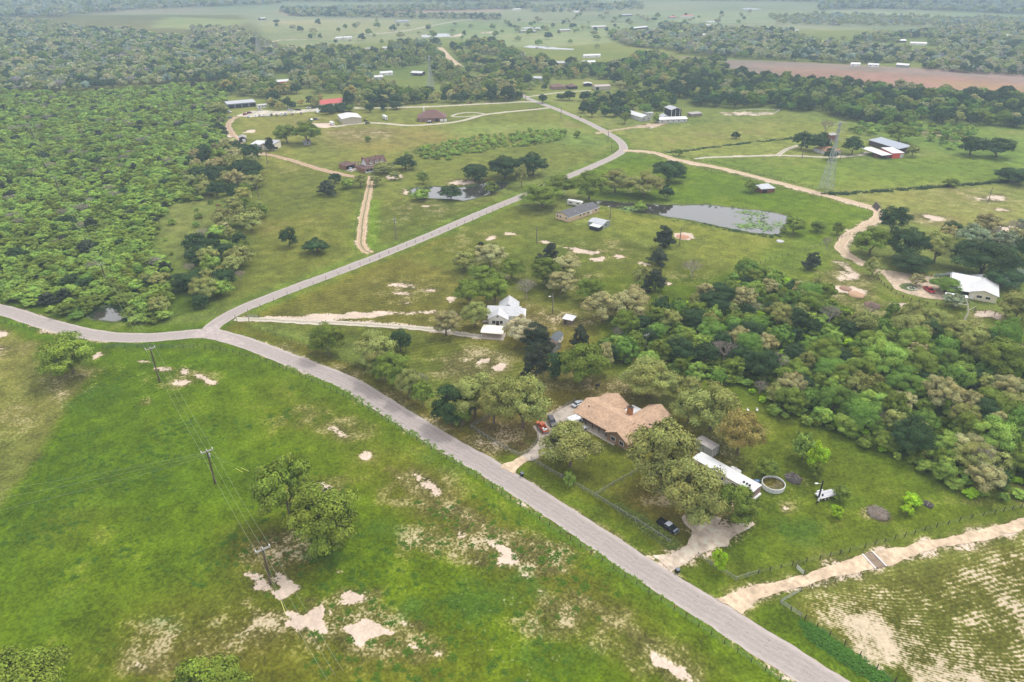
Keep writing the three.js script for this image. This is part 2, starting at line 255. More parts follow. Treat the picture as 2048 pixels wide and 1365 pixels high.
// The ground's colour over one rectangle of land, as a texture; every rectangle reads the same map of fields.
function groundTexture(x0, z0, x1, z1, W, Hh) { // z0 is the far edge
  const q = 4, w = Math.ceil(W / q), h = Math.ceil(Hh / q), sx = w / (x1 - x0), sz = h / (z1 - z0);
  const layer = (fill) => { const c = document.createElement('canvas'); c.width = w; c.height = h; const g = c.getContext('2d'); g.fillStyle = fill; g.fillRect(0, 0, w, h); return [c, g]; };
  const seg = (a, b) => { const out = []; for (let i = 0; i <= 8; i++) out.push([lerp(a[0], b[0], i / 8), lerp(a[1], b[1], i / 8)]); return out; };
  const trace = (g, pts, close) => { g.beginPath(); pts.forEach(([px, py], i) => { const [x, z] = G(px, Math.max(py, -62)); const X = (x - x0) * sx, Y = (z - z0) * sz; i ? g.lineTo(X, Y) : g.moveTo(X, Y); }); if (close) g.closePath(); };
  const soft = (g, m) => { const s = m * sx; g.filter = s > 0.35 ? 'blur(' + Math.min(s, 60).toFixed(2) + 'px)' : 'none'; };
  const ell = (g, [px, py, rx, ry, s], rgb) => {
    const [x, z] = G(px, py), m = mpp(px, py), zb = G(px, py + ry)[1], zt = G(px, py - ry)[1], X = (x - x0) * sx, Y = ((zb + zt) / 2 - z0) * sz, a = rx * m * sx, b = (zb - zt) / 2 * sz;
    g.save(); g.translate(X, Y); g.scale(a, b);
    const gr = g.createRadialGradient(0, 0, 0.1, 0, 0, 1.2); gr.addColorStop(0, `rgba(${rgb},${s})`); gr.addColorStop(0.5, `rgba(${rgb},${s * 0.8})`); gr.addColorStop(1, `rgba(${rgb},0)`);
    g.fillStyle = gr; g.beginPath(); g.arc(0, 0, 1.2, 0, 7); g.fill(); g.restore();
  };
  const [cb, gb] = layer('rgb(130,150,88)'), [cm, gm] = layer('rgb(0,0,0)'), [cr, gr] = layer('rgb(0,0,0)');
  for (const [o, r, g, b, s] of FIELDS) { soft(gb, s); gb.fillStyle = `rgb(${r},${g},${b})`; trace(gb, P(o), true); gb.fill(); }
  const band = (pts, m, col, s) => { soft(gb, s); gb.strokeStyle = col; gb.lineWidth = m * SC * sx; gb.lineJoin = 'round'; trace(gb, pts); gb.stroke(); };
  band(ROAD_A, 17, 'rgba(98,128,44,.75)', 1.2); band(ROAD_B.slice(2), 14, 'rgba(112,142,66,.7)', 1.5); band(ROAD_C, 11, 'rgba(128,148,84,.7)', 1.5);
  band(P('490,712 590,745 700,790 777,842 894,915 968,962 1120,1062 1348,1218 1603,1388'), 3.4, 'rgb(100,132,38)', 1);
  band(P('0,640 103,668 207,688 344,690'), 4, 'rgb(94,132,36)', 1); band(P('420,672 470,650 560,612 720,545 900,474'), 5, 'rgba(126,132,66,.7)', 1);
  band(P('460,652 600,700 760,770 900,850 1000,915'), 5, 'rgba(120,116,66,.75)', 1.4); band(P('1080,930 1360,1110'), 3, 'rgba(108,124,52,.8)', 1);
  band(P('715,500 712,470 716,440 724,400'), 4, 'rgba(120,160,60,.6)', 1.5); band(P('742,500 738,470 740,440 746,400'), 6, 'rgba(118,160,60,.7)', 1.5);
  band(P('1555,1230 1700,1320 1850,1420'), 3, 'rgb(84,114,36)', 1.6);
  // bare earth in red, thatch in green, lush growth in blue
  gm.globalCompositeOperation = 'lighter';
  for (const [o, s, m] of BARE) { soft(gm, m); gm.fillStyle = `rgba(255,0,0,${s})`; trace(gm, P(o), true); gm.fill(); }
  gm.filter = 'none';
  for (const e of DRY) ell(gm, e, '0,255,0');
  for (const e of LUSH) ell(gm, e, '0,0,255');
  const edge = (pts, m, s) => { soft(gm, 0.9); gm.strokeStyle = `rgba(255,0,0,${s})`; gm.lineWidth = m * SC * sx; trace(gm, pts); gm.stroke(); };
  edge(ROAD_C, 6.2, .6); edge(ROAD_C2, 5.5, .65); edge(DRIVE_D, 4.4, .55); edge(TRACK_E, 4.5, .5); edge(DRIVE_WHITE, 4, .5); edge(ROAD_F, 5, .5); edge(DRIVE_G, 4.2, .5); edge(TRACK_I, 3.6, .6); edge(TRACK_I2, 3.2, .62); edge(DRIVE_M, 4, .6);
  edge(ROAD_A, 7.0, .34); edge(TRACK_FAR, 6, .8); edge(TRACK_FAR2, 6, .7);
  edge(P('780,935 850,985 960,1070 1100,1160 1300,1300 1420,1380'), 1.5, .36); edge(P('900,1010 1010,1075 1150,1160 1260,1235'), 2.2, .3);
  // crop rows in red, mowing stripes in green
  gr.globalCompositeOperation = 'lighter';
  const rowsOf = (o, col, s) => { soft(gr, s); gr.fillStyle = col; trace(gr, P(o), true); gr.fill(); };
  rowsOf('1590,1215 1640,1192 1720,1165 1800,1148 2300,1025 2300,1500 1900,1500 1680,1290', 'rgba(255,0,0,.62)', 4);
  rowsOf('1650,1230 1740,1215 1790,1240 1850,1300 2048,1345 2048,1420 1800,1365 1680,1280', 'rgba(255,0,0,.38)', 4);
  rowsOf('1950,1235 2060,1180 2060,1230 1970,1250', 'rgba(255,0,0,.4)', 3);
  rowsOf('1740,1160 1840,1150 1860,1175 1760,1180', 'rgba(255,0,0,.25)', 3);
  rowsOf('520,645 760,655 960,690 1080,740 1060,780 900,800 850,760 700,690', 'rgba(0,255,0,.9)', 2);
  rowsOf('796,505 1015,412 1465,539 1420,570 1235,663', 'rgba(0,255,0,.6)', 2); rowsOf('470,640 796,506 960,570 900,640', 'rgba(0,255,0,.7)', 2);
  rowsOf('1500,850 1600,860 1700,880 1950,1000 1700,1100 1500,1040', 'rgba(0,255,0,.35)', 3);
  const A = gb.getImageData(0, 0, w, h).data, M = gm.getImageData(0, 0, w, h).data, S = gr.getImageData(0, 0, w, h).data;
  const out = new Uint8Array(W * Hh * 4), mx = (x1 - x0) / W, mz = (z1 - z0) / Hh, coarse = mx > 0.4, v = new Float32Array(9);
  for (let j = 0; j < Hh; j++) for (let i = 0; i < W; i++) {
    const wx = x0 + (i + 0.5) * mx, wz = z0 + (j + 0.5) * mz, x = wx / SC, z = wz / SC;
    const nA = nz(NA, x * 3.1, z * 3.1), nB = nz(NB, x * 17 + 31, z * 17), nL = nz(NA, x * 0.41 + 300, z * 0.41 + 77), nC = coarse ? 0.5 + (nz(NC, x * 4, z * 4) - 0.5) * 0.6 : nz(NC, x * 11, z * 11 + 9);
    const wp = Math.min(1.5, 0.9 + mx), dx = ((nA - 0.5) * 3.4 + (nB - 0.5) * 2.4) * wp, dz = ((nz(NA, x * 3.1 + 511, z * 3.1 + 200) - 0.5) * 3.4 + (nz(NB, x * 17 + 500, z * 17 + 90) - 0.5) * 2.4) * wp;
    let fx = (wx + dx - x0) * sx - 0.5, fy = (wz + dz - z0) * sz - 0.5;
    fx = Math.max(0, Math.min(w - 1.001, fx)); fy = Math.max(0, Math.min(h - 1.001, fy));
    const ix = fx | 0, iy = fy | 0, tx = fx - ix, ty = fy - iy, k = (iy * w + ix) * 4, kr = ix + 1 < w ? 4 : 0, kd = iy + 1 < h ? w * 4 : 0;
    const w00 = (1 - tx) * (1 - ty), w10 = tx * (1 - ty), w01 = (1 - tx) * ty, w11 = tx * ty;
    for (let c = 0; c < 3; c++) {
      v[c] = A[k + c] * w00 + A[k + kr + c] * w10 + A[k + kd + c] * w01 + A[k + kr + kd + c] * w11;
      v[3 + c] = (M[k + c] * w00 + M[k + kr + c] * w10 + M[k + kd + c] * w01 + M[k + kr + kd + c] * w11) / 255;
      v[6 + c] = (S[k + c] * w00 + S[k + kr + c] * w10 + S[k + kd + c] * w01 + S[k + kr + kd + c] * w11) / 255;
    }
    let r = v[0] * 1.035, g = v[1] * 0.975, b = v[2] - 18 * Math.max(0, Math.min(1, (v[1] - v[2]) / 40));
    // grass: broad drifts, tufts, blades
    const drift = (nL - 0.5) * 0.8 + (nA - 0.5) * 0.55;
    const fine = coarse ? 0.45 : 1;
    const lum = 1 + drift * 0.22 + (nB - 0.5) * 0.34 * fine + (nC - 0.5) * 0.5 * fine;
    r *= lum * (1 + drift * 0.16); g *= lum; b *= lum * (1 + drift * 0.12);
    let dry = v[4] * 1.0 + Math.min(0.75, v[3] * 1.6) + (nA - 0.5) * 0.9 + (nB - 0.5) * 0.7 + 0.02;
    dry = sstep(0.18, 0.75, dry);
    const dl = 0.86 + (nC - 0.5) * 0.7 * fine + (nB - 0.5) * 0.5;
    r = lerp(r, 150 * dl, dry * 0.62); g = lerp(g, 138 * dl, dry * 0.62); b = lerp(b, 92 * dl, dry * 0.62);
    const lush = sstep(0.15, 0.6, v[5] + (nB - 0.5) * 0.6 + (nA - 0.5) * 0.5) * Math.min(1, v[5] * 2.5);
    r = lerp(r, 74 * lum, lush * 0.7); g = lerp(g, 104 * lum, lush * 0.7); b = lerp(b, 34 * lum, lush * 0.7);
    if (v[7] > 0.02) { // mowing stripes
      const d = x * 0.34 + z * 0.94 + (nA - 0.5) * 1.6, s = Math.sin(d * 2 * Math.PI / 1.9) * v[7] * (0.5 + nz(NB, x * 5, z * 5) * 0.9);
      r *= 1 + s * 0.075; g *= 1 + s * 0.06; b *= 1 + s * 0.085;
    }
    let sand = v[3] * 1.2 + (nA - 0.5) * 0.5 * Math.min(1, v[3] * 2.2) + (nB - 0.5) * 1.0 * Math.min(1, v[3] * 2) + (nC - 0.5) * 0.8 * Math.min(1, v[3] * 2);
    sand = sstep(0.32, 0.66, sand);
    // thatch strewn with light specks
    const speck = sstep(0.62, 0.82, nC * 0.5 + nB * 0.5 + v[4] * 0.16) * Math.min(1, v[4] * 1.1 + 0.04) * fine;
    sand = Math.max(sand, speck * 0.7);
    if (v[6] > 0.02) { // drilled rows with pale sand between the seedlings, turning at the headland
      const ox = x - ROWDIR.o[0] / SC, oz = z - ROWDIR.o[1] / SC, u = ox * ROWDIR.u[0] + oz * ROWDIR.u[1]; let d = -ox * ROWDIR.u[1] + oz * ROWDIR.u[0];
      const turnAt = 16 + d * 0.55; if (u < turnAt) d += (u - turnAt) * (u - turnAt) * 0.035;
      const s = Math.sin((d + (nA - 0.5) * 0.9 + (nB - 0.5) * 0.5) * 2 * Math.PI / 0.92), t = v[6] * 1.1 + s * 0.2 + (nB - 0.5) * 1.1 + (nA - 0.5) * 0.8 + (nC - 0.5) * 0.9;
      const sd = sstep(0.46, 1.0, t); sand = Math.max(sand, sd * 0.85 * Math.min(1, v[6] * 3));
      const dk = 1 + s * 0.05; r *= dk; g *= dk; b *= dk;
    }
    const sl = 1 + (nB - 0.5) * 0.16 + (nC - 0.5) * 0.16 + (nL - 0.5) * 0.1;
    r = lerp(r, 238 * sl, sand); g = lerp(g, 216 * sl, sand); b = lerp(b, 196 * sl, sand);
    const o = ((Hh - 1 - j) * W + i) * 4;
    out[o] = lut[Math.max(0, Math.min(255, r)) | 0]; out[o + 1] = lut[Math.max(0, Math.min(255, g)) | 0]; out[o + 2] = lut[Math.max(0, Math.min(255, b)) | 0]; out[o + 3] = 255;
  }
  const t = new THREE.DataTexture(out, W, Hh); t.colorSpace = THREE.SRGBColorSpace; t.magFilter = t.minFilter = THREE.LinearFilter; t.needsUpdate = true;
  return t;
}
const bumpTex = (() => { const d = new Uint8Array(512 * 512 * 4); for (let i = 0; i < 512 * 512; i++) { const x = i % 512, y = i >> 9, b = 255 * (0.5 * nz(NB, x * 2, y * 2) + 0.5 * nz(NC, x * 2, y * 2)); d[i * 4] = d[i * 4 + 1] = d[i * 4 + 2] = b; d[i * 4 + 3] = 255; } const t = new THREE.DataTexture(d, 512, 512); t.wrapS = t.wrapT = THREE.RepeatWrapping; t.magFilter = THREE.LinearFilter; t.needsUpdate = true; return t; })();
function groundSheet(x0, z0, x1, z1, W, Hh, y = 0) {
  x0 *= SC; z0 *= SC; x1 *= SC; z1 *= SC;
  const g = new THREE.BufferGeometry();
  g.setAttribute('position', new THREE.Float32BufferAttribute([x0, y, z0, x0, y, z1, x1, y, z1, x1, y, z0], 3));
  g.setAttribute('normal', new THREE.Float32BufferAttribute([0, 1, 0, 0, 1, 0, 0, 1, 0, 0, 1, 0], 3));
  g.setAttribute('uv', new THREE.Float32BufferAttribute([0, 1, 0, 0, 1, 0, 1, 1], 2)); g.setIndex([0, 1, 2, 0, 2, 3]);
  const m = new THREE.MeshPhysicalMaterial({ map: groundTexture(x0, z0, x1, z1, W, Hh), roughness: 1, specularIntensity: 0.12, side: THREE.DoubleSide });
  if (W / (x1 - x0) > 4) { const t = bumpTex.clone(); t.repeat.set((x1 - x0) / 40, (z1 - z0) / 40); m.bumpMap = t; m.bumpScale = 0.12; }
  return struct('ground', g, m, 'grass pasture and fields with bare sandy patches');
}
const Q = globalThis.QUICK ? 0.35 : 1, tx = n => Math.round(n * Q);
groundSheet(-200, -220, 0, -52, tx(1840), tx(1546)); groundSheet(0, -220, 200, -52, tx(1840), tx(1546));
groundSheet(-440, -540, 0, -220, tx(2048), tx(1490)); groundSheet(0, -540, 440, -220, tx(2048), tx(1490));
groundSheet(-1000, -1340, 0, -540, tx(1600), tx(1200)); groundSheet(0, -1340, 1000, -540, tx(1600), tx(1200));
groundSheet(-3400, -5000, 3400, -1340, tx(2048), tx(1102));
{ // pasture to the horizon on every side of the traced land
  const g = new THREE.PlaneGeometry(24000, 24000); g.rotateX(-Math.PI / 2); g.translate(0, -0.6, -2000);
  const d = new Uint8Array(256 * 256 * 4);
  for (let i = 0; i < 65536; i++) { const x = (i % 256) * 4, y = (i >> 8) * 4, n = 0.7 + nz(NA, x, y) * 0.6; d[i * 4] = lut[122 * n | 0]; d[i * 4 + 1] = lut[142 * n | 0]; d[i * 4 + 2] = lut[82 * n | 0]; d[i * 4 + 3] = 255; }
  const t = new THREE.DataTexture(d, 256, 256); t.colorSpace = THREE.SRGBColorSpace; t.wrapS = t.wrapT = THREE.RepeatWrapping; t.repeat.set(20, 20); t.magFilter = THREE.LinearFilter; t.needsUpdate = true;
  struct('terrain', g, new THREE.MeshStandardMaterial({ map: t, roughness: 1 }), 'open pasture reaching the horizon');
}

// ---------- roads, drives and ponds ----------
function noiseTex(S, fn) { const d = new Uint8Array(S * S * 4); for (let j = 0; j < S; j++) for (let i = 0; i < S; i++) { const [r, g, b] = fn(i, j); const k = (j * S + i) * 4; d[k] = lut[Math.max(0, Math.min(255, r)) | 0]; d[k + 1] = lut[Math.max(0, Math.min(255, g)) | 0]; d[k + 2] = lut[Math.max(0, Math.min(255, b)) | 0]; d[k + 3] = 255; } const t = new THREE.DataTexture(d, S, S); t.colorSpace = THREE.SRGBColorSpace; t.wrapS = t.wrapT = THREE.RepeatWrapping; t.magFilter = THREE.LinearFilter; t.needsUpdate = true; return t; }
// u runs across a road (0..1), v along it in 16 m lengths
const bell = (u, c, w) => Math.exp(-Math.pow((u - c) / w, 2));
const roadTex = noiseTex(512, (i, j) => {
  const u = i / 512, n = nz(NB, i * 4, j * 2), a = nz(NA, i * 6 + 40, j * 2), c = nz(NC, i * 2, j * 2 + 5);
  let k = 1 + (c - 0.5) * 0.22 + (n - 0.5) * 0.16 + (a - 0.5) * 0.1;
  k -= 0.05 * (bell(u, 0.24, 0.07) + bell(u, 0.42, 0.06) + bell(u, 0.6, 0.06) + bell(u, 0.78, 0.07));
  k -= sstep(0.64, 0.74, n * 0.6 + c * 0.4) * 0.3 * (0.25 + bell(u, 0.5, 0.3));
  k += 0.05 * (bell(u, 0.04, 0.07) + bell(u, 0.96, 0.07));
  return [204 * k, 191 * k, 184 * k];
});
const dirtTex = (r, g, b, strip) => noiseTex(512, (i, j) => {
  let r0; const u = i / 512, n = nz(NB, i * 2, j * 2), a = nz(NA, i * 3 + 140, j * 2), c = nz(NC, i * 2, j * 2 + 5), k = 1 + (c - 0.5) * 0.2 + (n - 0.5) * 0.25 + (a - 0.5) * 0.18;
  const t = strip * sstep(0.35, 0.6, bell(u, 0.5, 0.12) * 0.9 + (n - 0.5) * 0.7 + (a - 0.5) * 0.5 - 0.08), rut = 1 - 0.07 * (bell(u, 0.27, 0.09) + bell(u, 0.73, 0.09));
  r0 = 1.1; return [lerp(r * r0 * k * rut, 118 * k, t), lerp(g * r0 * k * rut, 126 * k, t), lerp(b * r0 * k * rut, 72 * k, t)];
});
const roadMat = new THREE.MeshStandardMaterial({ map: roadTex, roughness: 0.95, side: THREE.DoubleSide });
const gravelMat = new THREE.MeshStandardMaterial({ map: dirtTex(216, 190, 160, 0.12), roughness: 1, side: THREE.DoubleSide });
const palegravelMat = new THREE.MeshStandardMaterial({ map: dirtTex(214, 204, 186, 0.3), roughness: 1, side: THREE.DoubleSide });
const twoTrackMat = new THREE.MeshStandardMaterial({ map: dirtTex(206, 178, 146, 0.9), roughness: 1, side: THREE.DoubleSide });
const chalkMat = new THREE.MeshStandardMaterial({ map: dirtTex(212, 200, 184, 0.55), roughness: 1, side: THREE.DoubleSide });
function smoothWorld(px, step) { const c = new THREE.CatmullRomCurve3(px.map(p => { const [x, z] = G(...p); return new THREE.Vector3(x, 0, z); }), false, 'centripetal'); return c.getSpacedPoints(Math.max(8, Math.round(c.getLength() / step))); }
let sheetLevel = 0.01;
function ribbon(name, px, width, material, label, wob = 0.12, step = 1.2, w2 = width) {
  const pts = smoothWorld(px, step), pos = [], uv = [], idx = []; let L = 0; const y = (sheetLevel += 0.004), cols = 4;
  pts.forEach((p, i) => {
    const a = pts[Math.max(0, i - 1)], b = pts[Math.min(pts.length - 1, i + 1)], d = b.clone().sub(a).normalize(); if (i) L += p.distanceTo(pts[i - 1]);
    const wd = lerp(width, w2, i / (pts.length - 1)) * SC;
    const l = wd / 2 + (nz(NB, L * 24, 40) - 0.5) * wob * 4 + (nz(NA, L * 8, 400) - 0.5) * wob * 4, r = wd / 2 + (nz(NB, L * 24, 700) - 0.5) * wob * 4 + (nz(NA, L * 8, 900) - 0.5) * wob * 4;
    for (let c = 0; c <= cols; c++) { const s = lerp(-l, r, c / cols); pos.push(p.x - d.z * s, y, p.z + d.x * s); uv.push(c / cols, L / 16); }
    if (i) for (let c = 0; c < cols; c++) { const k = (i - 1) * (cols + 1) + c; idx.push(k, k + cols + 1, k + 1, k + 1, k + cols + 1, k + cols + 2); }
  });
  const g = new THREE.BufferGeometry(); g.setAttribute('position', new THREE.Float32BufferAttribute(pos, 3)); g.setAttribute('uv', new THREE.Float32BufferAttribute(uv, 2)); g.setIndex(idx); g.computeVertexNormals();
  return struct(name, g, material, label);
}
function ragged(px, rough, step) { // outline in metres with an uneven edge
  const w = px.map(p => G(...p)), out = [];
  w.forEach((a, i) => { const b = w[(i + 1) % w.length], L = Math.hypot(b[0] - a[0], b[1] - a[1]), n = Math.max(1, Math.round(L / step)); for (let k = 0; k < n; k++) out.push([lerp(a[0], b[0], k / n), lerp(a[1], b[1], k / n)]); });
  return out.map(([x, z]) => new THREE.Vector2(x + ((nz(NB, x * 22, z * 22) - 0.5) * 3 + (nz(NA, x * 7, z * 7) - 0.5) * 3) * rough, -(z + ((nz(NB, x * 22 + 99, z * 22) - 0.5) * 3 + (nz(NA, x * 7, z * 7 + 99) - 0.5) * 3) * rough)));
}
function sheet(name, px, material, label, rough = 0.5, step = 0.8, kind = true) {
  const g = new THREE.ShapeGeometry(new THREE.Shape(ragged(px, rough, step))); g.rotateX(-Math.PI / 2); g.translate(0, sheetLevel += 0.004, 0);
  const p = g.attributes.position, uv = []; for (let i = 0; i < p.count; i++) uv.push(p.getX(i) / 16, p.getZ(i) / 16);
  g.setAttribute('uv', new THREE.Float32BufferAttribute(uv, 2));
  return struct(name, g, material, label);
}
ribbon('road', ROAD_B, 5.4, roadMat, 'pale chip-seal road running up past the pond and round the bend');
ribbon('road', ROAD_A, 5.9, roadMat, 'pale chip-seal county road crossing from left edge to lower right');
sheet('road_junction', P('395,661 425,652 445,640 462,632 448,640 437,652 440,664 470,676 500,692 400,676 380,672'), new THREE.MeshStandardMaterial({ map: noiseTex(256, (i, j) => { const k = 1 + (nz(NC, i * 4, j * 4) - 0.5) * 0.18 + (nz(NB, i * 4, j * 4) - 0.5) * 0.2; return [208 * k, 193 * k, 187 * k]; }), roughness: 0.95, side: THREE.DoubleSide }), 'worn road surface where the two roads meet', 0.15);
ribbon('gravel_road', ROAD_C, 4.6, gravelMat, 'tan gravel road from the bend to the cattle guard', 0.2);
ribbon('gravel_road', ROAD_C2, 4.2, gravelMat, 'curving gravel drive to the white-roofed house', 0.25);
ribbon('gravel_drive', DRIVE_WHITE, 2.6, palegravelMat, 'white gravel drive past the small tan-roofed house', 0.15);
ribbon('gravel_drive', DRIVE_WHITE2, 2.8, chalkMat, 'twin-rut gravel spur up to the oaks by the tan-roofed house', 0.15);
ribbon('dirt_drive', DRIVE_D, 3.5, twoTrackMat, 'twin-rut dirt drive up to the house with dormers', 0.2);
ribbon('dirt_track', TRACK_E, 3.6, new THREE.MeshStandardMaterial({ map: dirtTex(200, 168, 140, 0.25), roughness: 1, side: THREE.DoubleSide }), 'reddish dirt track from dormer house to the parked cars', 0.35);
ribbon('gravel_road', ROAD_F, 4.2, palegravelMat, 'pale gravel lane in front of the tree line', 0.2);
ribbon('gravel_drive', DRIVE_G, 3.6, palegravelMat, 'pale gravel drive to the brick house and metal shop', 0.15);
ribbon('gravel_drive', DRIVE_G2, 2.4, chalkMat, 'looping gravel turnaround beside the brick house', 0.15);
ribbon('gravel_drive', DRIVE_H, 3.2, palegravelMat, 'pale drive to the twin brown-roofed house', 0.1);
ribbon('gravel_road', ROAD_N, 7, gravelMat, 'short stretch of road among the far trees', 0.2);
ribbon('dirt_drive', DRIVE_M, 3, twoTrackMat, 'dirt drive to the long white-roofed building', 0.3);
ribbon('gravel_drive', TRACK_I, 2.7, chalkMat, 'rutted chalky drive to the tin-roofed farmhouse', 0.25);
ribbon('dirt_road', P('480,44 560,80 690,77 734,70 805,62 870,50 935,39 960,37').slice(3), 5, palegravelMat, 'far pale lane across the pasture', 0.2);
ribbon('dirt_road', TRACK_FAR2, 5, palegravelMat, 'far pale lane along the scattered trees', 0.2);
sheet('gravel_yard', P('470,232 500,222 530,221 560,223 600,220 640,217 645,222 600,226 550,230 500,235'), palegravelMat, 'gravel parking yard with a row of cars', 0.6);
sheet('gravel_yard', P('1762,543 1780,541 1800,545 1830,550 1870,555 1905,557 1912,570 1900,600 1880,600 1850,596 1815,588 1790,578 1778,563 1768,552'), new THREE.MeshStandardMaterial({ map: dirtTex(208, 186, 160, 0), roughness: 1, side: THREE.DoubleSide }), 'sandy circular drive in front of the white-roofed house', 0.25);
sheet('grass_island', P('1798,572 1805,568 1815,567 1826,569 1836,575 1834,582 1824,583 1812,581 1803,578'), new THREE.MeshStandardMaterial({ map: noiseTex(256, (i, j) => { const k = 0.8 + nz(NB, i * 4, j * 4) * 0.4; return [106 * k, 122 * k, 62 * k]; }), roughness: 1, side: THREE.DoubleSide }), 'grass island inside the circular drive', 0.1);
const sandyMat = new THREE.MeshStandardMaterial({ map: dirtTex(224, 198, 168, 0), roughness: 1, side: THREE.DoubleSide });
sheet('ranch_road', P('1431,1195 1470,1184 1513,1170 1560,1160 1610,1150 1640,1138 1675,1129 1700,1119 1720,1112 1770,1103 1830,1091 1880,1080 1933,1067 2048,1039 2300,985 2300,1008 2048,1060 1968,1081 1915,1091 1864,1102 1820,1118 1778,1133 1745,1141 1710,1150 1658,1157 1596,1177 1560,1184 1527,1195 1500,1210 1484,1229'), sandyMat, 'tan sandy ranch road crossing the cattle guard', 0.32);
const dirtYard = new THREE.MeshStandardMaterial({ map: dirtTex(228, 208, 186, 0), roughness: 1, side: THREE.DoubleSide });
sheet('dirt_driveway', P('1305,1112 1334,1110 1361,1102 1372,1089 1379,1075 1380,1060 1370,1050 1363,1036 1371,1029 1393,1036 1410,1040 1425,1032 1441,1040 1430,1052 1426,1062 1452,1063 1478,1050 1503,1043 1510,1050 1490,1063 1468,1075 1457,1092 1441,1096 1425,1098 1396,1110 1366,1127 1350,1138 1340,1147'), dirtYard, 'pale dirt driveway by the black pickup', 0.45);
const concreteMat = new THREE.MeshStandardMaterial({ map: noiseTex(256, (i, j) => { const k = 1 + (nz(NA, i * 4, j * 4) - 0.5) * 0.3 + (nz(NC, i * 4, j * 4) - 0.5) * 0.12; return [214 * k, 200 * k, 184 * k]; }), roughness: 0.9, side: THREE.DoubleSide });
sheet('concrete_driveway', P('1040,914 1058,904 1072,892 1077,880 1074,866 1066,854 1078,846 1090,838 1120,820 1142,808 1154,812 1150,826 1162,838 1184,848 1176,860 1150,868 1120,890 1090,910 1064,923 1052,922'), concreteMat, 'concrete driveway with parked vehicles by the brown-roofed house', 0.12);
sheet('dirt_apron', P('1000,937 1010,926 1027,923 1042,913 1056,922 1046,930 1036,938 1030,948'), sandyMat, 'sandy mouth of the concrete driveway', 0.3);
const waterMat = new THREE.MeshPhysicalMaterial({ color: C(66, 64, 56), roughness: 0.04, specularIntensity: 1, ior: 1.6, clearcoat: 1, clearcoatRoughness: 0.03, side: THREE.DoubleSide });
const bankMat = new THREE.MeshStandardMaterial({ map: noiseTex(256, (i, j) => { const k = 0.75 + nz(NB, i * 4, j * 4) * 0.5; return [98 * k, 108 * k, 58 * k]; }), roughness: 1, side: THREE.DoubleSide });
function pond(px, label, bank) {
  const cx = px.reduce((s, p) => s + p[0], 0) / px.length, cy = px.reduce((s, p) => s + p[1], 0) / px.length;
  const grow = px.map(([x, y]) => { const l = Math.hypot(x - cx, (y - cy) * 3) || 1; return [x + (x - cx) / l * 5 * 1, y + (y - cy) * 3 / l * 2.2]; });
  sheet('pond_bank', grow, bankMat, 'muddy grassy edge of the ' + label.replace(/^(a |the )/, ''), 0.6);
  const w = sheet('pond', px, waterMat, label, 0.45); return w;
}
pond(POND1, 'long pond beside the road below the dark grove'); pond(POND2, 'wide pond behind the grey-roofed mobile home'); pond(POND3, 'small round pond at the thicket edge by the road');
const paleWater = new THREE.MeshPhysicalMaterial({ color: C(176, 166, 160), roughness: 0.08, ior: 1.6, clearcoat: 1, side: THREE.DoubleSide });
for (const [o, l] of [['838,74 845,70 862,68 890,67 905,69 902,73 885,74 855,75', 'far pale stock pond left of a dirt mound'], ['1045,94 1060,91 1090,93 1120,96 1150,98 1145,100 1110,99 1070,97', 'far narrow pond between scattered trees'], ['573,31 590,29 631,29 630,32 600,33', 'far bright stock pond by a lone bare tree'], ['1040,56 1060,54 1088,55 1080,58 1055,58', 'far pale pond behind two small sheds'], ['1563,59 1580,57 1600,60 1590,64 1570,63', 'far small pond at the edge of the woods'], ['1482,17 1500,16 1526,18 1515,19 1490,19', 'far thin pond beside a single clump of trees'], ['1410,42 1430,42 1440,44 1420,45', 'far sliver of pond in the open field'], ['1870,556 1895,552 1925,550 1930,545 1900,545 1872,549', 'creek water glimpsed between the oaks behind the white-roofed house'], ['1990,550 2020,540 2070,535 2070,555 2030,575 2000,565', 'creek water at the picture edge beyond the white-roofed house']])
  sheet('pond', P(o), l.startsWith('creek') ? new THREE.MeshPhysicalMaterial({ color: C(96, 110, 92), roughness: 0.08, ior: 1.33, side: THREE.DoubleSide }) : paleWater, l, 0.5, 1.5);
// ---------- trees: tapered trunks with limbs, crowns of leaf clumps on uneven lobes ----------
// Every crown is built one unit wide and one unit tall and scaled to each tree's own width and height.
function leafQuad(out, p, n, s, r, tone, asp = 1) {
  const a = new THREE.Vector3(r() - 0.5, r() - 0.5, r() - 0.5).cross(n).normalize(), b = new THREE.Vector3().crossVectors(n, a);
  const e = s * asp;
  for (const [u, v] of [[-1, -0.6], [0.7, -1], [1, 0.7], [-0.6, 1]]) { out.pos.push(p.x + (a.x * u * e + b.x * v * s) * 0.5, p.y + (a.y * u * e + b.y * v * s) * 0.5, p.z + (a.z * u * e + b.z * v * s) * 0.5); out.nor.push(n.x, n.y, n.z); out.col.push(tone[0], tone[1], tone[2]); }
  const k = out.pos.length / 3 - 4; out.idx.push(k, k + 1, k + 2, k, k + 2, k + 3);
}
function geoOf(o) { const g = new THREE.BufferGeometry(); g.setAttribute('position', new THREE.Float32BufferAttribute(o.pos, 3)); g.setAttribute('normal', new THREE.Float32BufferAttribute(o.nor, 3)); g.setAttribute('color', new THREE.Float32BufferAttribute(o.col, 3)); g.setIndex(o.idx); return g; }
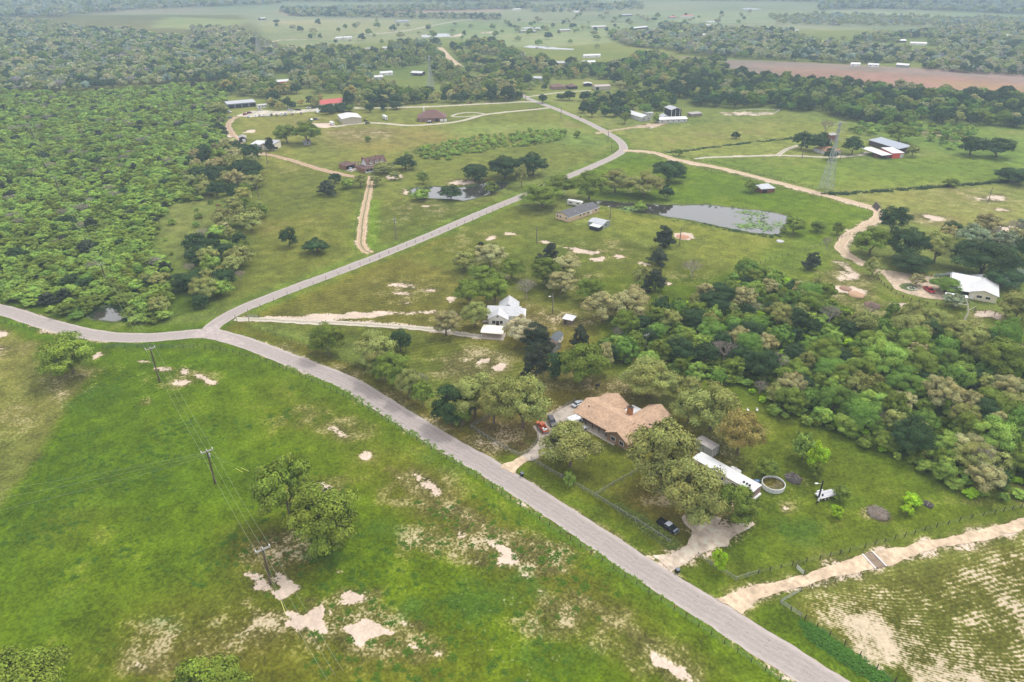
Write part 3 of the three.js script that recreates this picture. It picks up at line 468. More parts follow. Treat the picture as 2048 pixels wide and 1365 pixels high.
const SHAPES = { // main boughs, their radii, sprays on each bough, how flat, ragged and open they are
  oak: { base: 0.1, lobes: 11, lr: [0.17, 0.25], subs: 7, tilt: 0.9, asp: 1.2, rag: 0.42, open: 0.18 },
  loose: { base: 0.16, lobes: 12, lr: [0.14, 0.21], subs: 6, tilt: 1.2, asp: 1.5, rag: 0.5, open: 0.3 },
  round: { base: 0.06, lobes: 10, lr: [0.2, 0.28], subs: 8, tilt: 0.8, asp: 1.1, rag: 0.22, open: 0.03 },
  bushy: { base: 0.04, lobes: 9, lr: [0.18, 0.27], subs: 6, tilt: 1.1, asp: 1.6, rag: 0.5, open: 0.12 },
  cedar: { base: 0.03, lobes: 13, lr: [0.13, 0.2], subs: 6, tilt: 0.9, asp: 1.3, rag: 0.4, open: 0.05, cone: true },
};
function makeCrown(shape, seed, quads, size) {
  const S = SHAPES[shape], r = rng(seed), o = { pos: [], nor: [], col: [], idx: [] }, L = [];
  for (let i = 0; i < S.lobes; i++) {
    const t = (i + 0.5) / S.lobes, az = i * 2.39996 + r() * 1.3, rad = lerp(S.lr[0], S.lr[1], r());
    let x, y, z;
    if (S.cone) { const rr = (0.5 - rad * 0.7) * Math.pow(1 - t, 0.75) * (0.55 + 0.6 * r()); x = Math.cos(az) * rr; z = Math.sin(az) * rr; y = S.base + rad * 0.7 + t * (1 - S.base - rad * 1.5); }
    else { const cy = 1 - t * 1.3, el = Math.asin(Math.max(-0.35, cy)), rr = (0.5 - rad * 0.85) * Math.cos(el) * (0.7 + 0.42 * r()); x = Math.cos(az) * rr; z = Math.sin(az) * rr; const mid = S.base + (1 - S.base) * 0.42; y = mid + Math.sin(el) * (cy > 0 ? (1 - mid - rad * 0.75) : (mid - S.base - rad * 0.35) * 1.6) * (0.75 + 0.4 * r()); }
    L.push({ x, y, z, r: rad, tone: 0.88 + r() * 0.24, warm: r() - 0.5 });
  }
  const sub = [], v = new THREE.Vector3(), n = new THREE.Vector3();
  for (const l of L) for (let k = 0; k < S.subs; k++) { // sprays of leaves sitting on the outside of each bough
    let u = r() * 1.75 - 0.75; const a = k * 2.4 + r() * 1.5, c = Math.sqrt(1 - Math.min(1, u * u)), d = l.r * (0.6 + r() * 0.35);
    const q = { x: l.x + Math.cos(a) * c * d, y: l.y + u * d * 0.85, z: l.z + Math.sin(a) * c * d, r: l.r * (0.34 + r() * 0.3), tone: l.tone * (0.85 + r() * 0.3), warm: l.warm + (r() - 0.5) * 0.8, l };
    if (r() > S.open) sub.push(q);
  }
  const per = Math.round(quads / sub.length);
  for (const q of sub) for (let k = 0; k < per; k++) {
    let u = r() * 2 - 1; if (u < -0.45) u = -u; const a = r() * Math.PI * 2, c = Math.sqrt(1 - u * u); n.set(Math.cos(a) * c, u, Math.sin(a) * c);
    const d = q.r * (r() < S.rag ? 0.7 + r() * 0.75 : 0.75 + r() * 0.35);
    v.set(q.x + n.x * d, q.y + n.y * d * 0.8, q.z + n.z * d);
    if (v.y < 0.01 || L.some(w => w !== q.l && (v.x - w.x) ** 2 + (v.y - w.y) ** 2 + (v.z - w.z) ** 2 < w.r * w.r * 0.42)) continue;
    n.x = n.x * 0.7 + (v.x - q.l.x) / q.l.r * 0.5 + (r() - 0.5) * S.tilt * 1.3; n.y = n.y * 0.7 + (v.y - q.l.y) / q.l.r * 0.5 + 0.15 + (r() - 0.5) * S.tilt; n.z = n.z * 0.7 + (v.z - q.l.z) / q.l.r * 0.5 + (r() - 0.5) * S.tilt * 1.3; n.normalize();
    const t = q.tone * (0.72 + r() * 0.56), w = q.warm * 0.1 + (r() - 0.5) * 0.16;
    leafQuad(o, v, n, size * (0.55 + r() * 0.9), r, [t * (1 + w), t, t * (1 - w * 0.6)], S.asp);
  }
  return { geo: geoOf(o), lobes: L };
}
function makeTrunk(lobes, shape, seed) {
  const r = rng(seed + 5), list = [], S = SHAPES[shape], fork = S.base + 0.1, multi = shape === 'bushy' ? 3 : 1;
  for (let m = 0; m < multi; m++) {
    const ox = multi > 1 ? (r() - 0.5) * 0.2 : 0, oz = multi > 1 ? (r() - 0.5) * 0.2 : 0;
    list.push(rod([0, -0.02, 0], [ox + 0.03 * (r() - 0.5), fork, oz + 0.03 * (r() - 0.5)], 0.034 / Math.sqrt(multi), 0.024 / Math.sqrt(multi), 6));
    const reach = [...lobes].sort((a, b) => a.y - b.y).filter((_, i) => i % 3 === m % 3).slice(0, 7);
    for (const l of reach) { const mid = [lerp(ox, l.x, 0.55) + (r() - 0.5) * 0.06, lerp(fork, l.y, 0.45), lerp(oz, l.z, 0.55) + (r() - 0.5) * 0.06]; list.push(rod([ox, fork - 0.02, oz], mid, 0.018, 0.011, 5), rod(mid, [l.x, l.y + l.r * 0.5, l.z], 0.011, 0.004, 4)); }
  }
  return merge(list);
}
function makeBare(seed, twigs) { // leafless: branching limbs ending in fine twigs
  const r = rng(seed), wood = [], o = { pos: [], nor: [], col: [], idx: [] };
  const grow = (a, dir, len, rad, depth) => {
    const b = a.clone().addScaledVector(dir, len); if (depth < 4) wood.push(rod(a.toArray(), b.toArray(), rad, rad * 0.65, depth < 2 ? 5 : 3));
    if (depth >= 3) { for (let i = 0; i < twigs; i++) { const d = dir.clone().add(new THREE.Vector3(r() - 0.5, r() - 0.3, r() - 0.5).multiplyScalar(1.6)).normalize(), n = new THREE.Vector3(r() - 0.5, r() - 0.5, r() - 0.5).normalize(), c = b.clone().addScaledVector(d, 0.05 * r()), w = 0.004, l = 0.09 + r() * 0.06, k = o.pos.length / 3, sd = new THREE.Vector3().crossVectors(d, n).normalize(), t = 0.8 + r() * 0.4; for (const [u, q] of [[-w, 0], [w, 0], [w * 0.4, l], [-w * 0.4, l]]) { o.pos.push(c.x + sd.x * u + d.x * q, c.y + sd.y * u + d.y * q, c.z + sd.z * u + d.z * q); o.nor.push(n.x, n.y, n.z); o.col.push(t, t, t); } o.idx.push(k, k + 1, k + 2, k, k + 2, k + 3); } return; }
    const kids = depth === 0 ? 5 : 3 + (r() > 0.5 ? 1 : 0);
    for (let i = 0; i < kids; i++) { const az = (i / kids) * 6.28 + r() * 1.2, sp = depth === 0 ? 0.85 : 0.75, d = dir.clone().multiplyScalar(1).add(new THREE.Vector3(Math.cos(az) * sp, (r() - 0.35) * 0.5, Math.sin(az) * sp)).normalize(); grow(b, d, len * (depth === 0 ? 0.8 : 0.72), rad * 0.6, depth + 1); }
  };
  grow(new THREE.Vector3(0, -0.02, 0), new THREE.Vector3(0.04, 1, 0.02).normalize(), 0.26, 0.034, 0);
  const g = geoOf(o); g.computeBoundingBox(); const b = g.boundingBox, sx = 1 / (b.max.x - b.min.x), sy = 1 / b.max.y;
  const t = merge(wood); for (const q of [g, t]) q.scale(sx, sy, sx); return { geo: g, trunk: t };
}
const LODS = [[21000, 0.0215], [5400, 0.041], [460, 0.135]];
const VARIANTS = 4, treeGeo = {};
for (const s of Object.keys(SHAPES)) treeGeo[s] = LODS.map(([q, z], lod) => Array.from({ length: VARIANTS }, (_, k) => { const c = makeCrown(s, 100 + k * 17 + s.length * 91, q, z); return { crown: c.geo, trunk: makeTrunk(c.lobes, s, k + 3) }; }));
treeGeo.bare = [[11, 9], [11, 6], [11, 3]].map(([sd, tw]) => Array.from({ length: VARIANTS }, (_, k) => { const b = makeBare(sd + k * 7, tw); return { crown: b.geo, trunk: b.trunk }; }));
// foliage by colour: [r, g, b] as the photograph shows each kind in even light
const FOLIAGE = { fresh: [112, 128, 46], olive: [132, 137, 74], tan: [152, 148, 98], green: [104, 120, 46], dark: [56, 76, 42], bright: [126, 151, 64], lime: [142, 176, 36], cedar: [58, 66, 48], pale: [180, 172, 134], grey: [144, 134, 124], gold: [150, 141, 78], silver: [128, 140, 106], wood: [98, 126, 50] };
const LEAF_GAIN = 1.95;
const leafMats = {};
for (const [k, [r, g, b]] of Object.entries(FOLIAGE)) leafMats[k] = [0.9, 1, 1.12].map((t, i) => { const c = C(r, g, b).multiplyScalar(ALB * LEAF_GAIN * t); c.r *= [1.03, 1, 0.97][i]; return new THREE.MeshPhysicalMaterial({ color: c, vertexColors: true, roughness: 0.9, specularIntensity: 0.15, side: THREE.DoubleSide }); });
const barkMat = mat(112, 98, 84, 0.95), darkBark = mat(84, 74, 62, 0.95), greyBark = mat(150, 142, 132, 0.95);
const KIND = { n: ['loose', 'fresh', 'oak_tree', 'half-bare green oak tree'], q: ['oak', 'fresh', 'oak_tree', 'full green oak tree'], // letter -> shape, foliage, object name, words for labels
  o: ['oak', 'olive', 'oak_tree', 'olive-green oak tree'], t: ['loose', 'tan', 'oak_tree', 'tan-leaved open oak tree'], g: ['oak', 'green', 'oak_tree', 'green oak tree'], d: ['round', 'dark', 'oak_tree', 'dark green rounded oak tree'],
  b: ['bushy', 'bright', 'mesquite_tree', 'bright green mesquite tree'], l: ['bushy', 'lime', 'lime_tree', 'lime-green young tree'], c: ['cedar', 'cedar', 'cedar_tree', 'dark cedar tree'], x: ['bare', 'grey', 'bare_tree', 'grey leafless tree'],
  p: ['loose', 'pale', 'blossom_tree', 'pale blossoming tree'], a: ['oak', 'gold', 'oak_tree', 'golden-tan oak tree'], s: ['loose', 'silver', 'willow_tree', 'silvery green open tree'], r: ['round', 'green', 'round_tree', 'green round-crowned tree'], w: ['round', 'wood', 'round_tree', 'fresh green leafy tree'], y: ['loose', 'olive', 'oak_tree', 'sparse olive oak tree'],
  m: ['bushy', 'green', 'shrub', 'mid-green bushy shrub'], k: ['bushy', 'dark', 'shrub', 'dark bushy shrub'],
};
const trees = [];
const rt = rng(4242);
function plant(kind, x, z, w, h, o = {}) { trees.push({ kind, x, z, w, h, px: w / depthOf(x, z) * FOCAL, turn: rt() * 6.28, v: Math.floor(rt() * VARIANTS), tone: Math.floor(rt() * 3), lean: (rt() - 0.5) * 0.08, ...o }); }
function plantPx(kind, cx, bottom, W, Hh, o) { // the crown's outline in the photograph: centre, lower edge, width, height
  const base = bottom - W * 0.1, [x, z] = G(cx, base), w = W * depthOf(x, z) / FOCAL; plant(kind, x, z, w, Math.max(1, HT(base, bottom - Hh, z)), o);
}
// single trees: kind, centre x, lower edge, width, height | what tells it apart
const SINGLES = `q 146 758 108 84|broad tree alone in the left field just below the road curve
q 654 1108 140 124|fullest tree in the foreground field, beside a half-bare one
n 580 1052 122 134|touching the fullest tree in the foreground field
q 75 1432 160 112|cut by the bottom edge at the lower left corner
q 428 1440 155 108|cut by the bottom edge, right of the corner tree
r 658 716 68 66|standing alone between road and chalky drive
d 802 707 42 46|small, at the near end of the drive-side mown field
o 752 738 82 70|first in the roadside row beside the mown field
y 756 764 56 60|small tan one in front of the first roadside tree
g 792 778 68 70|middle of the roadside row beside the mown field
o 818 802 54 64|yellowish one squeezed into the roadside row
x 842 786 40 38|small and leafless, grey, in the roadside row
g 770 770 54 58|filling the gap between the sparse oak and the small tan one
r 846 816 44 54|last and lowest in the roadside row
k 905 856 78 78|dark one at left end of the clump by the front yard fence
m 924 858 36 54|bright one low in front of the clump by the front yard fence
o 950 848 104 92|leaning over the left half of the clump by the front yard
o 988 856 86 96|middle of the clump by the front yard
o 1046 868 116 112|biggest of the clump, overhanging the fenced front yard
o 1140 944 118 84|alone on the lawn in front of the brown-roofed house
o 1320 988 142 138|beside the right front corner of the brown-roofed house
o 1376 1050 128 118|yellowish, shading the long white mobile home
g 1470 1056 92 78|at the near end of the long white mobile home
o 1420 872 112 98|behind the grey box shed, left part
a 1474 918 96 94|golden-tan, right beside the grey box shed
o 1296 806 112 84|behind the right wing of the brown-roofed house
y 1362 806 70 54|thin greyish crown next to the woods behind the brown-roofed house
o 1376 850 70 60|tucked between brown roof and the grey shed oaks
g 1162 778 106 88|big and rounded, between the farmhouse sheds and the brown roof
t 1200 752 54 62|tan one behind the big rounded tree
d 1112 762 44 60|dark one left of the big rounded tree
c 1072 712 76 64|dark cedar beside the farmhouse storage sheds, upper one
c 1072 758 66 70|dark cedar beside the farmhouse storage sheds, lower one
c 1158 706 44 54|thin ragged cedar behind the storage sheds
b 1138 978 24 36|small bright sapling on the front fence line
l 1434 1144 32 42|bright bush by the dirt driveway fence
b 1604 922 46 54|bright young tree in the back lawn, upper of three
l 1632 946 40 56|lime one of three young trees in the back lawn
m 1628 962 26 34|small green one below the lime young tree
r 1532 954 44 34|compact round tree beside the stock-tank pool
g 1680 1004 34 30|sapling growing through the flatbed trailer
l 1672 1037 24 24|little lime tree below the flatbed trailer
l 1820 1014 34 26|lime shrub right of the brush heap, upper
l 1812 1031 24 20|lime shrub right of the brush heap, lower
o 950 662 60 58|against the left wall of the tin-roofed farmhouse
p 1042 692 66 58|white-blossomed tree at the right wall of the tin-roofed farmhouse
t 892 678 60 54|open bare-limbed oak beside the chalky drive
g 940 618 62 56|left of the two behind the farmhouse
g 990 612 66 62|right of the two behind the farmhouse
x 1052 602 48 44|leafless grey-white one behind the farmhouse
o 928 546 48 42|leftmost in the mown meadow cluster
t 980 540 66 52|tan one in the mown meadow cluster
c 962 514 28 30|small dark one at the back of the meadow cluster
g 1024 562 54 44|right one in the left meadow cluster
g 968 578 62 44|front one in the left meadow cluster
c 1102 526 38 40|tall cedar behind the central meadow clump
c 1080 538 30 30|shorter cedar behind the central meadow clump
g 1092 578 64 60|front left of the central meadow clump
t 1134 562 70 50|tan one at the back of the central meadow clump
t 1120 594 62 48|tan one at the front of the central meadow clump
g 1182 608 58 54|green one next to the big tan oaks at the meadow corner
t 1204 652 80 66|big open tan oak at the meadow corner, left
t 1262 644 84 64|big open tan oak at the meadow corner, right
o 1279 577 34 44|slim tree beside a cedar on the right of the meadow
c 1310 587 54 48|cedar beside a slim oak on the right of the meadow
c 1315 533 46 34|cedar in the upper right of the meadow
c 1326 500 50 48|cedar by the mobile home lawn, upper right
x 1384 560 50 38|grey leafless tree at the right corner of the meadow
g 1084 424 88 56|beside the left end of the grey-roofed mobile home
g 1120 398 60 48|behind the left end of the grey-roofed mobile home
g 1178 406 66 62|behind the grey-roofed mobile home and its camper
o 1230 392 66 52|left of two by the pond head
o 1288 402 88 54|yellow-olive one leaning over the pond
d 1336 369 64 48|alone in the green pasture above the wide pond
b 1280 427 26 24|bright round bush in the wide pond's edge
k 1332 402 28 32|dark one on the bank of the wide pond
d 950 367 52 40|left of the dark grove above the roadside pond
d 1010 364 72 52|middle of the dark grove above the roadside pond
d 1066 357 60 50|right of the dark grove above the roadside pond
y 1043 378 32 46|thin one in front of the dark grove
b 844 404 38 26|bright bush at the left tip of the roadside pond
d 902 402 46 30|dark one on the near bank of the roadside pond
m 983 391 28 28|small one on the near bank of the roadside pond
g 846 370 26 26|small round one above the left tip of the roadside pond
d 811 344 44 32|right of the house with dormers
o 768 352 46 28|in front of the house with dormers
y 722 376 26 28|small one left of the drive head at the dormer house
y 752 374 24 22|small one right of the drive head at the dormer house
b 695 379 28 22|bright bush left of the dormer house drive
c 655 394 46 32|dark spreading shrub in the pasture left of the dirt drive
k 670 369 24 22|shrub beside the reddish track
y 790 362 24 20|brownish one on the bare bed by the dormer house
d 579 497 36 40|alone in the pasture left of the dirt drive
k 632 511 48 32|dark shrub pair in the pasture left of the drive
m 1154 277 13 15|single small bush in the pasture inside the road bend
m 736 285 13 13|single small bush in the pasture behind dormer house
k 1471 279 16 15|dark bush on the fence line in the right pasture
g 1357 314 18 16|bush beside the start of the white gravel drive
d 1602 302 36 38|left of the trees shading the small tan-roofed house
d 1637 308 46 40|right of the trees shading the small tan-roofed house
x 1650 271 28 32|greyish thin tree behind the small tan-roofed house
d 1704 312 36 40|right of the small tan-roofed house
k 1660 322 24 26|dark bush on the white drive under the lattice tower
g 1797 290 56 40|behind the long tin barn
y 1824 316 26 26|at the right end of the red barn
d 1940 316 50 44|left of the dark pair in the far right pasture
d 1992 321 56 46|right of the dark pair in the far right pasture
d 2022 372 62 36|dark clump at the right edge above the sandy field
m 1900 377 28 20|low bush on the hedge line at right
d 1782 472 58 60|at the corner where gravel road meets the curving drive
g 1738 518 76 62|inside the curve of the gravel drive
d 1812 527 76 70|left of the creekside trees behind the curving drive
o 1868 531 64 66|olive one among the creekside trees
d 1817 550 76 42|low dark tree beside the circular drive
o 1744 556 38 40|small olive tree where the gravel drive narrows
t 1832 574 30 26|thin tree on the circular drive's island
d 1962 562 122 78|largest tree behind the white-roofed house
d 2000 582 76 46|lower dark tree at the right end of the white roof
w 1888 590 58 34|leafy tree covering the left end of the white roof
s 1908 619 46 30|silvery tree hiding the white camper
o 2030 646 74 66|olive tree at the right picture edge below the white house
c 1623 543 42 38|cedar alone in the paddock left of the gravel drive
x 1652 503 24 30|small bare tree by the paddock fence
g 1586 472 44 38|at the right end of the wide pond
m 1636 466 30 26|shrub right of the wide pond, first
m 1674 471 22 26|shrub right of the wide pond, second
g 1502 387 28 26|beside the small red shed
g 574 291 48 42|left of the two shading the small grey hut
g 616 294 54 52|right of the two shading the small grey hut
c 540 304 26 30|dark cedar at the corner of the white barn
o 434 234 44 30|olive tree where the thicket meets the dirt track
a 703 204 30 34|tan tree at the right end of the red roof
d 906 112 1 1|
o 1204 210 30 26|pale round oak near the twin brown-roofed house
d 1085 208 18 20|small dark round tree at the road fork
d 1016 205 30 34|dark tall tree at the lane end by the road fork
d 1184 236 22 26|small dark tree by the upper road
d 1165 228 20 18|single round tree in the pasture beside the upper road
w 1290 232 26 26|in front of the long white-roofed building
g 1250 250 24 26|left of the long white-roofed building
r 1312 247 14 18|between the two white buildings`;
for (const line of SINGLES.split('\n')) { const [s, l] = line.split('|'); const [k, ...n] = s.split(' '); if (!l) continue; const [cx, b, W, Hh] = n.map(Number); plantPx(k, cx, b, W, Hh, { label: l }); }
// woods: outline in pixels, kinds by share, crown and height in metres, spacing, phrase, what they are called together
const OUT = []; // places that stay clear
const WOODS = [
  ['-260,188 0,186 150,190 300,178 432,168 455,200 448,250 462,300 420,330 380,400 330,420 300,480 330,540 370,580 300,655 262,640 254,612 200,608 165,640 140,648 60,622 -60,600 -300,590', 'bbbbbbbbbbbbbbmmmmmmmgkcxw', 6.0, 3.9, 4.0, 'in the left thicket', 'thicket'],
  ['-100,200 200,196 430,186 440,260 460,310 400,330 380,400 320,420 300,480 330,560 300,640 200,600 60,610 -100,590', 'bbbbmm', 3.2, 1.7, 3.1, 'in the thicket undergrowth', 'thicket'],
  ['-600,200 -260,188 -300,590 -700,580', 'bbbbbbbmmgk', 5.6, 4.2, 6, 'beyond the left edge of the thicket', 'thicket'],
  ['370,330 430,300 470,290 515,330 520,380 480,400 530,430 520,460 470,470 440,460 480,410 400,390 375,370', 'ootdddg', 8.5, 7.5, 7, 'along the pasture edge of the thicket', 'pasture_edge'],
  ['360,560 400,480 440,470 500,490 490,560 440,620 390,630', 'doogdbdx', 7.5, 6.5, 6.5, 'at the thicket corner above the road junction', 'pasture_edge'],
  ['310,400 430,390 440,460 400,530 330,540 300,480', 'bbmk', 3.2, 2.2, 11, 'in the grassy gap of the thicket', 'thicket'],
  ['160,560 260,540 330,580 330,640 262,640 255,612', 'bboogm', 6, 5, 5, 'behind the small round pond', 'thicket'],
  ['-900,44 0,44 90,48 170,62 260,64 330,78 400,80 470,97 530,110 560,122 600,150 560,166 470,172 440,162 300,170 150,184 -900,186', 'oootdddggtsx', 8, 7.5, 7.2, 'in the hazy forest at upper left', 'far_forest'],
  ['385,60 470,60 515,82 560,97 600,112 540,110 520,105 450,87 392,72', 'ottdxo', 8.5, 8, 7.5, 'in the far belt beside the power corridor', 'far_forest'],
  ['440,170 480,165 560,165 640,150 700,168 760,165 850,165 858,190 890,206 790,212 700,212 640,190 560,190 540,225 505,195 460,190', 'dddgggoaot', 8.5, 8, 7.6, 'in the tree belt behind the red roof', 'mid_wood'],
  ['545,112 600,112 640,94 700,102 760,98 800,88 880,90 886,106 905,128 930,138 932,160 860,170 760,160 700,165 640,150 580,150 560,122', 'dddggoootgs', 8.5, 8, 10.5, 'in the woods round the far lattice tower', 'mid_wood'],
  ['905,98 950,85 1000,90 1012,104 1040,112 1040,126 1070,120 1100,128 1160,132 1200,140 1250,130 1310,112 1352,132 1372,176 1250,178 1180,168 1110,170 1060,165 1000,160 940,140', 'dddgggotaw', 9, 8.5, 8.2, 'in the woods behind the twin brown-roofed house', 'mid_wood'],
  ['880,190 930,165 1000,165 1040,176 1048,200 1000,206 950,208 890,206', 'ddotgda', 9, 8.5, 7.5, 'in the wood beside the road fork', 'mid_wood'],
  ['1105,200 1200,198 1290,190 1340,190 1352,215 1310,225 1250,238 1200,232 1168,222 1180,205', 'dddgdm', 8, 7, 7.5, 'in the dark clump above the white buildings', 'mid_wood'],
  ['1216,72 1330,52 1400,58 1500,62 1580,68 1640,95 1700,80 1800,70 1900,60 2048,52 2500,60 2500,160 2048,152 1950,148 1800,136 1640,124 1500,119 1370,110 1330,100 1250,92', 'ootddgtosx', 8.5, 8, 7.6, 'in the forest beyond the ploughed field', 'far_forest'],
  ['1342,150 1372,130 1440,125 1455,150 1500,157 1570,166 1680,174 1760,184 1850,192 2048,204 2500,230 2500,275 2048,256 1930,250 1850,246 1750,251 1690,240 1640,222 1600,224 1540,212 1470,217 1400,212 1345,195', 'dddddggwot', 9.5, 9, 7.5, 'in the dark band below the ploughed field', 'mid_wood'],
  ['1690,262 1740,246 1850,250 1960,262 1900,300 1850,280 1800,262 1730,275', 'bbmw', 5, 3.5, 6.5, 'in the bright scrub behind the tin barn', 'scrub'],
  ['835,300 900,285 980,272 1060,264 1128,262 1132,278 1060,292 1000,296 960,306 900,312 850,318', 'bbbbbm', 4, 2.4, 3.9, 'in the bright scrub patch in the middle pasture', 'scrub'],
  ['800,312 840,300 860,320 900,322 905,310 860,308', 'bbm', 3.6, 2.2, 5, 'in the bright scrub patch in the middle pasture', 'scrub'],
  ['1425,590 1470,560 1500,548 1545,552 1600,575 1640,592 1665,620 1700,640 1760,636 1830,650 1860,668 1900,668 1960,690 2000,720 2048,720 2300,740 2300,960 2048,1000 1960,1000 1900,985 1850,940 1760,905 1700,872 1640,850 1600,846 1560,835 1520,812 1490,770 1440,770 1400,755 1330,745 1260,735 1205,725 1192,694 1238,672 1310,642 1390,606', 'wwwgggdddootbbmmx', 7.0, 6.2, 5.4, 'in the creek woods', 'creek_wood'],
  ['1425,590 1470,560 1545,552 1640,592 1700,640 1830,650 1960,690 2048,720 2300,740 2300,960 2048,1010 1960,1005 1850,945 1760,910 1640,856 1560,840 1490,775 1400,760 1260,738 1195,720 1192,694 1310,642', 'bbbwmml', 3.2, 2.1, 2.9, 'in the creek woods undergrowth', 'creek_wood'],
  ['1690,640 1840,660 2000,700 2300,740 2300,1000 1960,1000 1880,960 1780,880 1740,760', 'oogwdbt', 9.5, 8.5, 10, 'at the outer side of the creek woods', 'creek_wood'],
  ['1860,470 1930,465 2000,470 2100,480 2100,530 2000,520 1900,500', 'ddotxs', 9, 8.5, 8, 'along the creek at the right edge', 'creek_wood'],
  ['1500,160 1560,200 1600,222 1560,222', 'dw', 8, 8, 9, 'in the dark band below the ploughed field', 'mid_wood'],
  ['460,205 500,200 540,215 560,212 600,212 640,205 640,214 560,221 500,219 462,216', 'dddgoa', 7, 6, 8, 'among the parked cars', 'yard_trees'],
  ['640,215 700,214 700,228 650,230', 'ddd', 6, 5, 5, 'in the dark hedge in front of the red roof', 'yard_trees'],
  ['690,212 800,214 840,206 850,212 800,222 745,225 700,225', 'ddggo', 8.5, 7.5, 9, 'behind the white camper by the brick house', 'yard_trees'],
  ['560,20 700,18 800,16 940,12 1060,10 1060,18 960,20 800,24 700,27 580,30', 'oodgts', 10, 9, 10, 'in the far belt across the top of the view', 'horizon_wood'],
  ['560,26 680,28 830,31 1000,34 1000,40 860,38 700,36 600,33', 'ddot', 9, 8, 11, 'in the far hedgerow below the top belt', 'horizon_wood'],
  ['-600,-8 300,-6 420,0 560,-4 560,8 420,14 260,20 120,34 -600,40', 'odgts', 11, 10, 13, 'in the haze along the top left', 'horizon_wood'],
  ['1640,6 1750,8 1800,14 1900,16 2048,20 2400,24 2400,34 2048,30 1900,22 1760,18 1640,20', 'odgs', 11, 10, 10, 'in the hazy belt at the top right', 'horizon_wood'],
  ['1180,-2 1400,-4 1800,-6 2300,-6 2300,12 1900,10 1600,4 1400,2', 'ods', 13, 11, 15, 'in the hazy belt on the skyline', 'horizon_wood'],
  ['-900,-40 2900,-40 2900,-20 1500,-14 -900,-18', 'ods', 22, 12, 34, 'in the last hazy belt on the skyline', 'horizon_wood'],
  ['560,-12 1180,-8 1200,2 900,6 560,4', 'ods', 14, 11, 16, 'in the haze along the top', 'horizon_wood'],
  ['1060,14 1280,8 1290,20 1160,26 1070,26', 'oodst', 10, 9, 17, 'around the far farm buildings', 'horizon_wood'],
  ['1540,34 1640,32 1760,34 1900,40 2060,40 2060,52 1880,54 1700,52 1560,50', 'otoys', 9, 8, 14, 'in the open oak stand by the far field', 'horizon_wood'],
  ['1000,46 1160,30 1290,34 1500,26 1500,50 1300,60 1180,70 1010,66', 'dogt', 9, 8, 46, 'scattered in the far pasture', 'horizon_wood'],
  ['520,44 830,46 860,62 700,76 560,86', 'odt', 9, 8, 80, 'scattered in the far left pasture', 'horizon_wood'],
  ['590,60 1000,50 1200,60 1200,100 900,90 640,90', 'dgo', 9, 8, 52, 'scattered round the far ponds', 'horizon_wood'],
  ['1050,160 1110,172 1250,180 1350,182 1350,190 1200,180 1110,185 1060,180', 'dgto', 8, 7, 14, 'round the twin brown-roofed house', 'mid_wood'],
];
const inPoly = (p, x, y) => { let c = false; for (let i = 0, j = p.length - 1; i < p.length; j = i++) if ((p[i][1] > y) !== (p[j][1] > y) && x < (p[j][0] - p[i][0]) * (y - p[i][1]) / (p[j][1] - p[i][1]) + p[i][0]) c = !c; return c; };
// kept clear: roads, drives and buildings (pixel outline of what must stay visible)
const CLEAR = ['448,190 520,194 546,208 540,222 448,216', '640,186 690,186 694,206 640,212', '668,226 728,226 728,252 668,252', '548,146 582,146 582,172 548,172', '830,206 896,206 900,246 830,246', '740,142 790,140 850,136 850,156 740,166', '884,90 930,132 940,140 912,136 884,110', '1096,158 1160,162 1160,184 1096,184', '1156,158 1228,160 1228,184 1156,184', '1060,148 1090,144 1092,164 1060,164', '1106,114 1134,114 1134,132 1106,132', '1164,102 1206,102 1206,130 1160,132', '1060,104 1085,104 1085,116 1060,116', '1150,122 1168,122 1168,140 1150,140', '920,96 946,98 946,110 918,108', '728,92 780,92 780,104 728,104', '1255,220 1382,226 1382,252 1255,252', '1336,214 1360,214 1360,236 1336,236', '1700,126 1850,126 1850,142 1700,142', '1796,76 1860,76 1860,90 1796,90', '1264,48 1320,48 1320,62 1264,62', '1400,68 1416,68 1416,78 1400,78', '1410,45 1424,45 1424,58 1410,58', '1995,60 2026,62 2020,76 1995,76', '1730,272 1822,278 1822,320 1730,316', '1650,280 1685,282 1685,314 1650,312', '2008,690 2060,690 2060,714 2008,712', '1880,552 2000,556 2000,612 1880,610', '1340,120 1350,118 1352,126 1342,128', '1655,77 1900,94 1860,102 1740,90 1655,82', '800,140 870,120 870,178 850,180 800,176', '500,90 525,90 525,112 505,112', '590,180 630,176 636,192 600,192', '776,170 808,166 850,178 800,182', '960,108 1000,112 1010,120 960,122'].map(P);
const clear = (px, py) => CLEAR.some(c => inPoly(c, px, py));
const crossesRoad = (() => { const segs = []; for (const [r, w] of [[ROAD_A, 4.5], [ROAD_B, 5], [ROAD_C, 4], [ROAD_C2, 4.5], [TRACK_E, 4], [ROAD_F, 4], [DRIVE_G, 4], [ROAD_N, 6], [DRIVE_H, 4], [DRIVE_M, 3]]) for (let i = 1; i < r.length; i++) segs.push([...G(...r[i - 1]), ...G(...r[i]), w]); return (x, z, m) => segs.some(([a, b, c, d, w]) => { const L = (c - a) ** 2 + (d - b) ** 2, t = Math.max(0, Math.min(1, ((x - a) * (c - a) + (z - b) * (d - b)) / L)); return (x - a - t * (c - a)) ** 2 + (z - b - t * (d - b)) ** 2 < (w + m) ** 2; }); })();
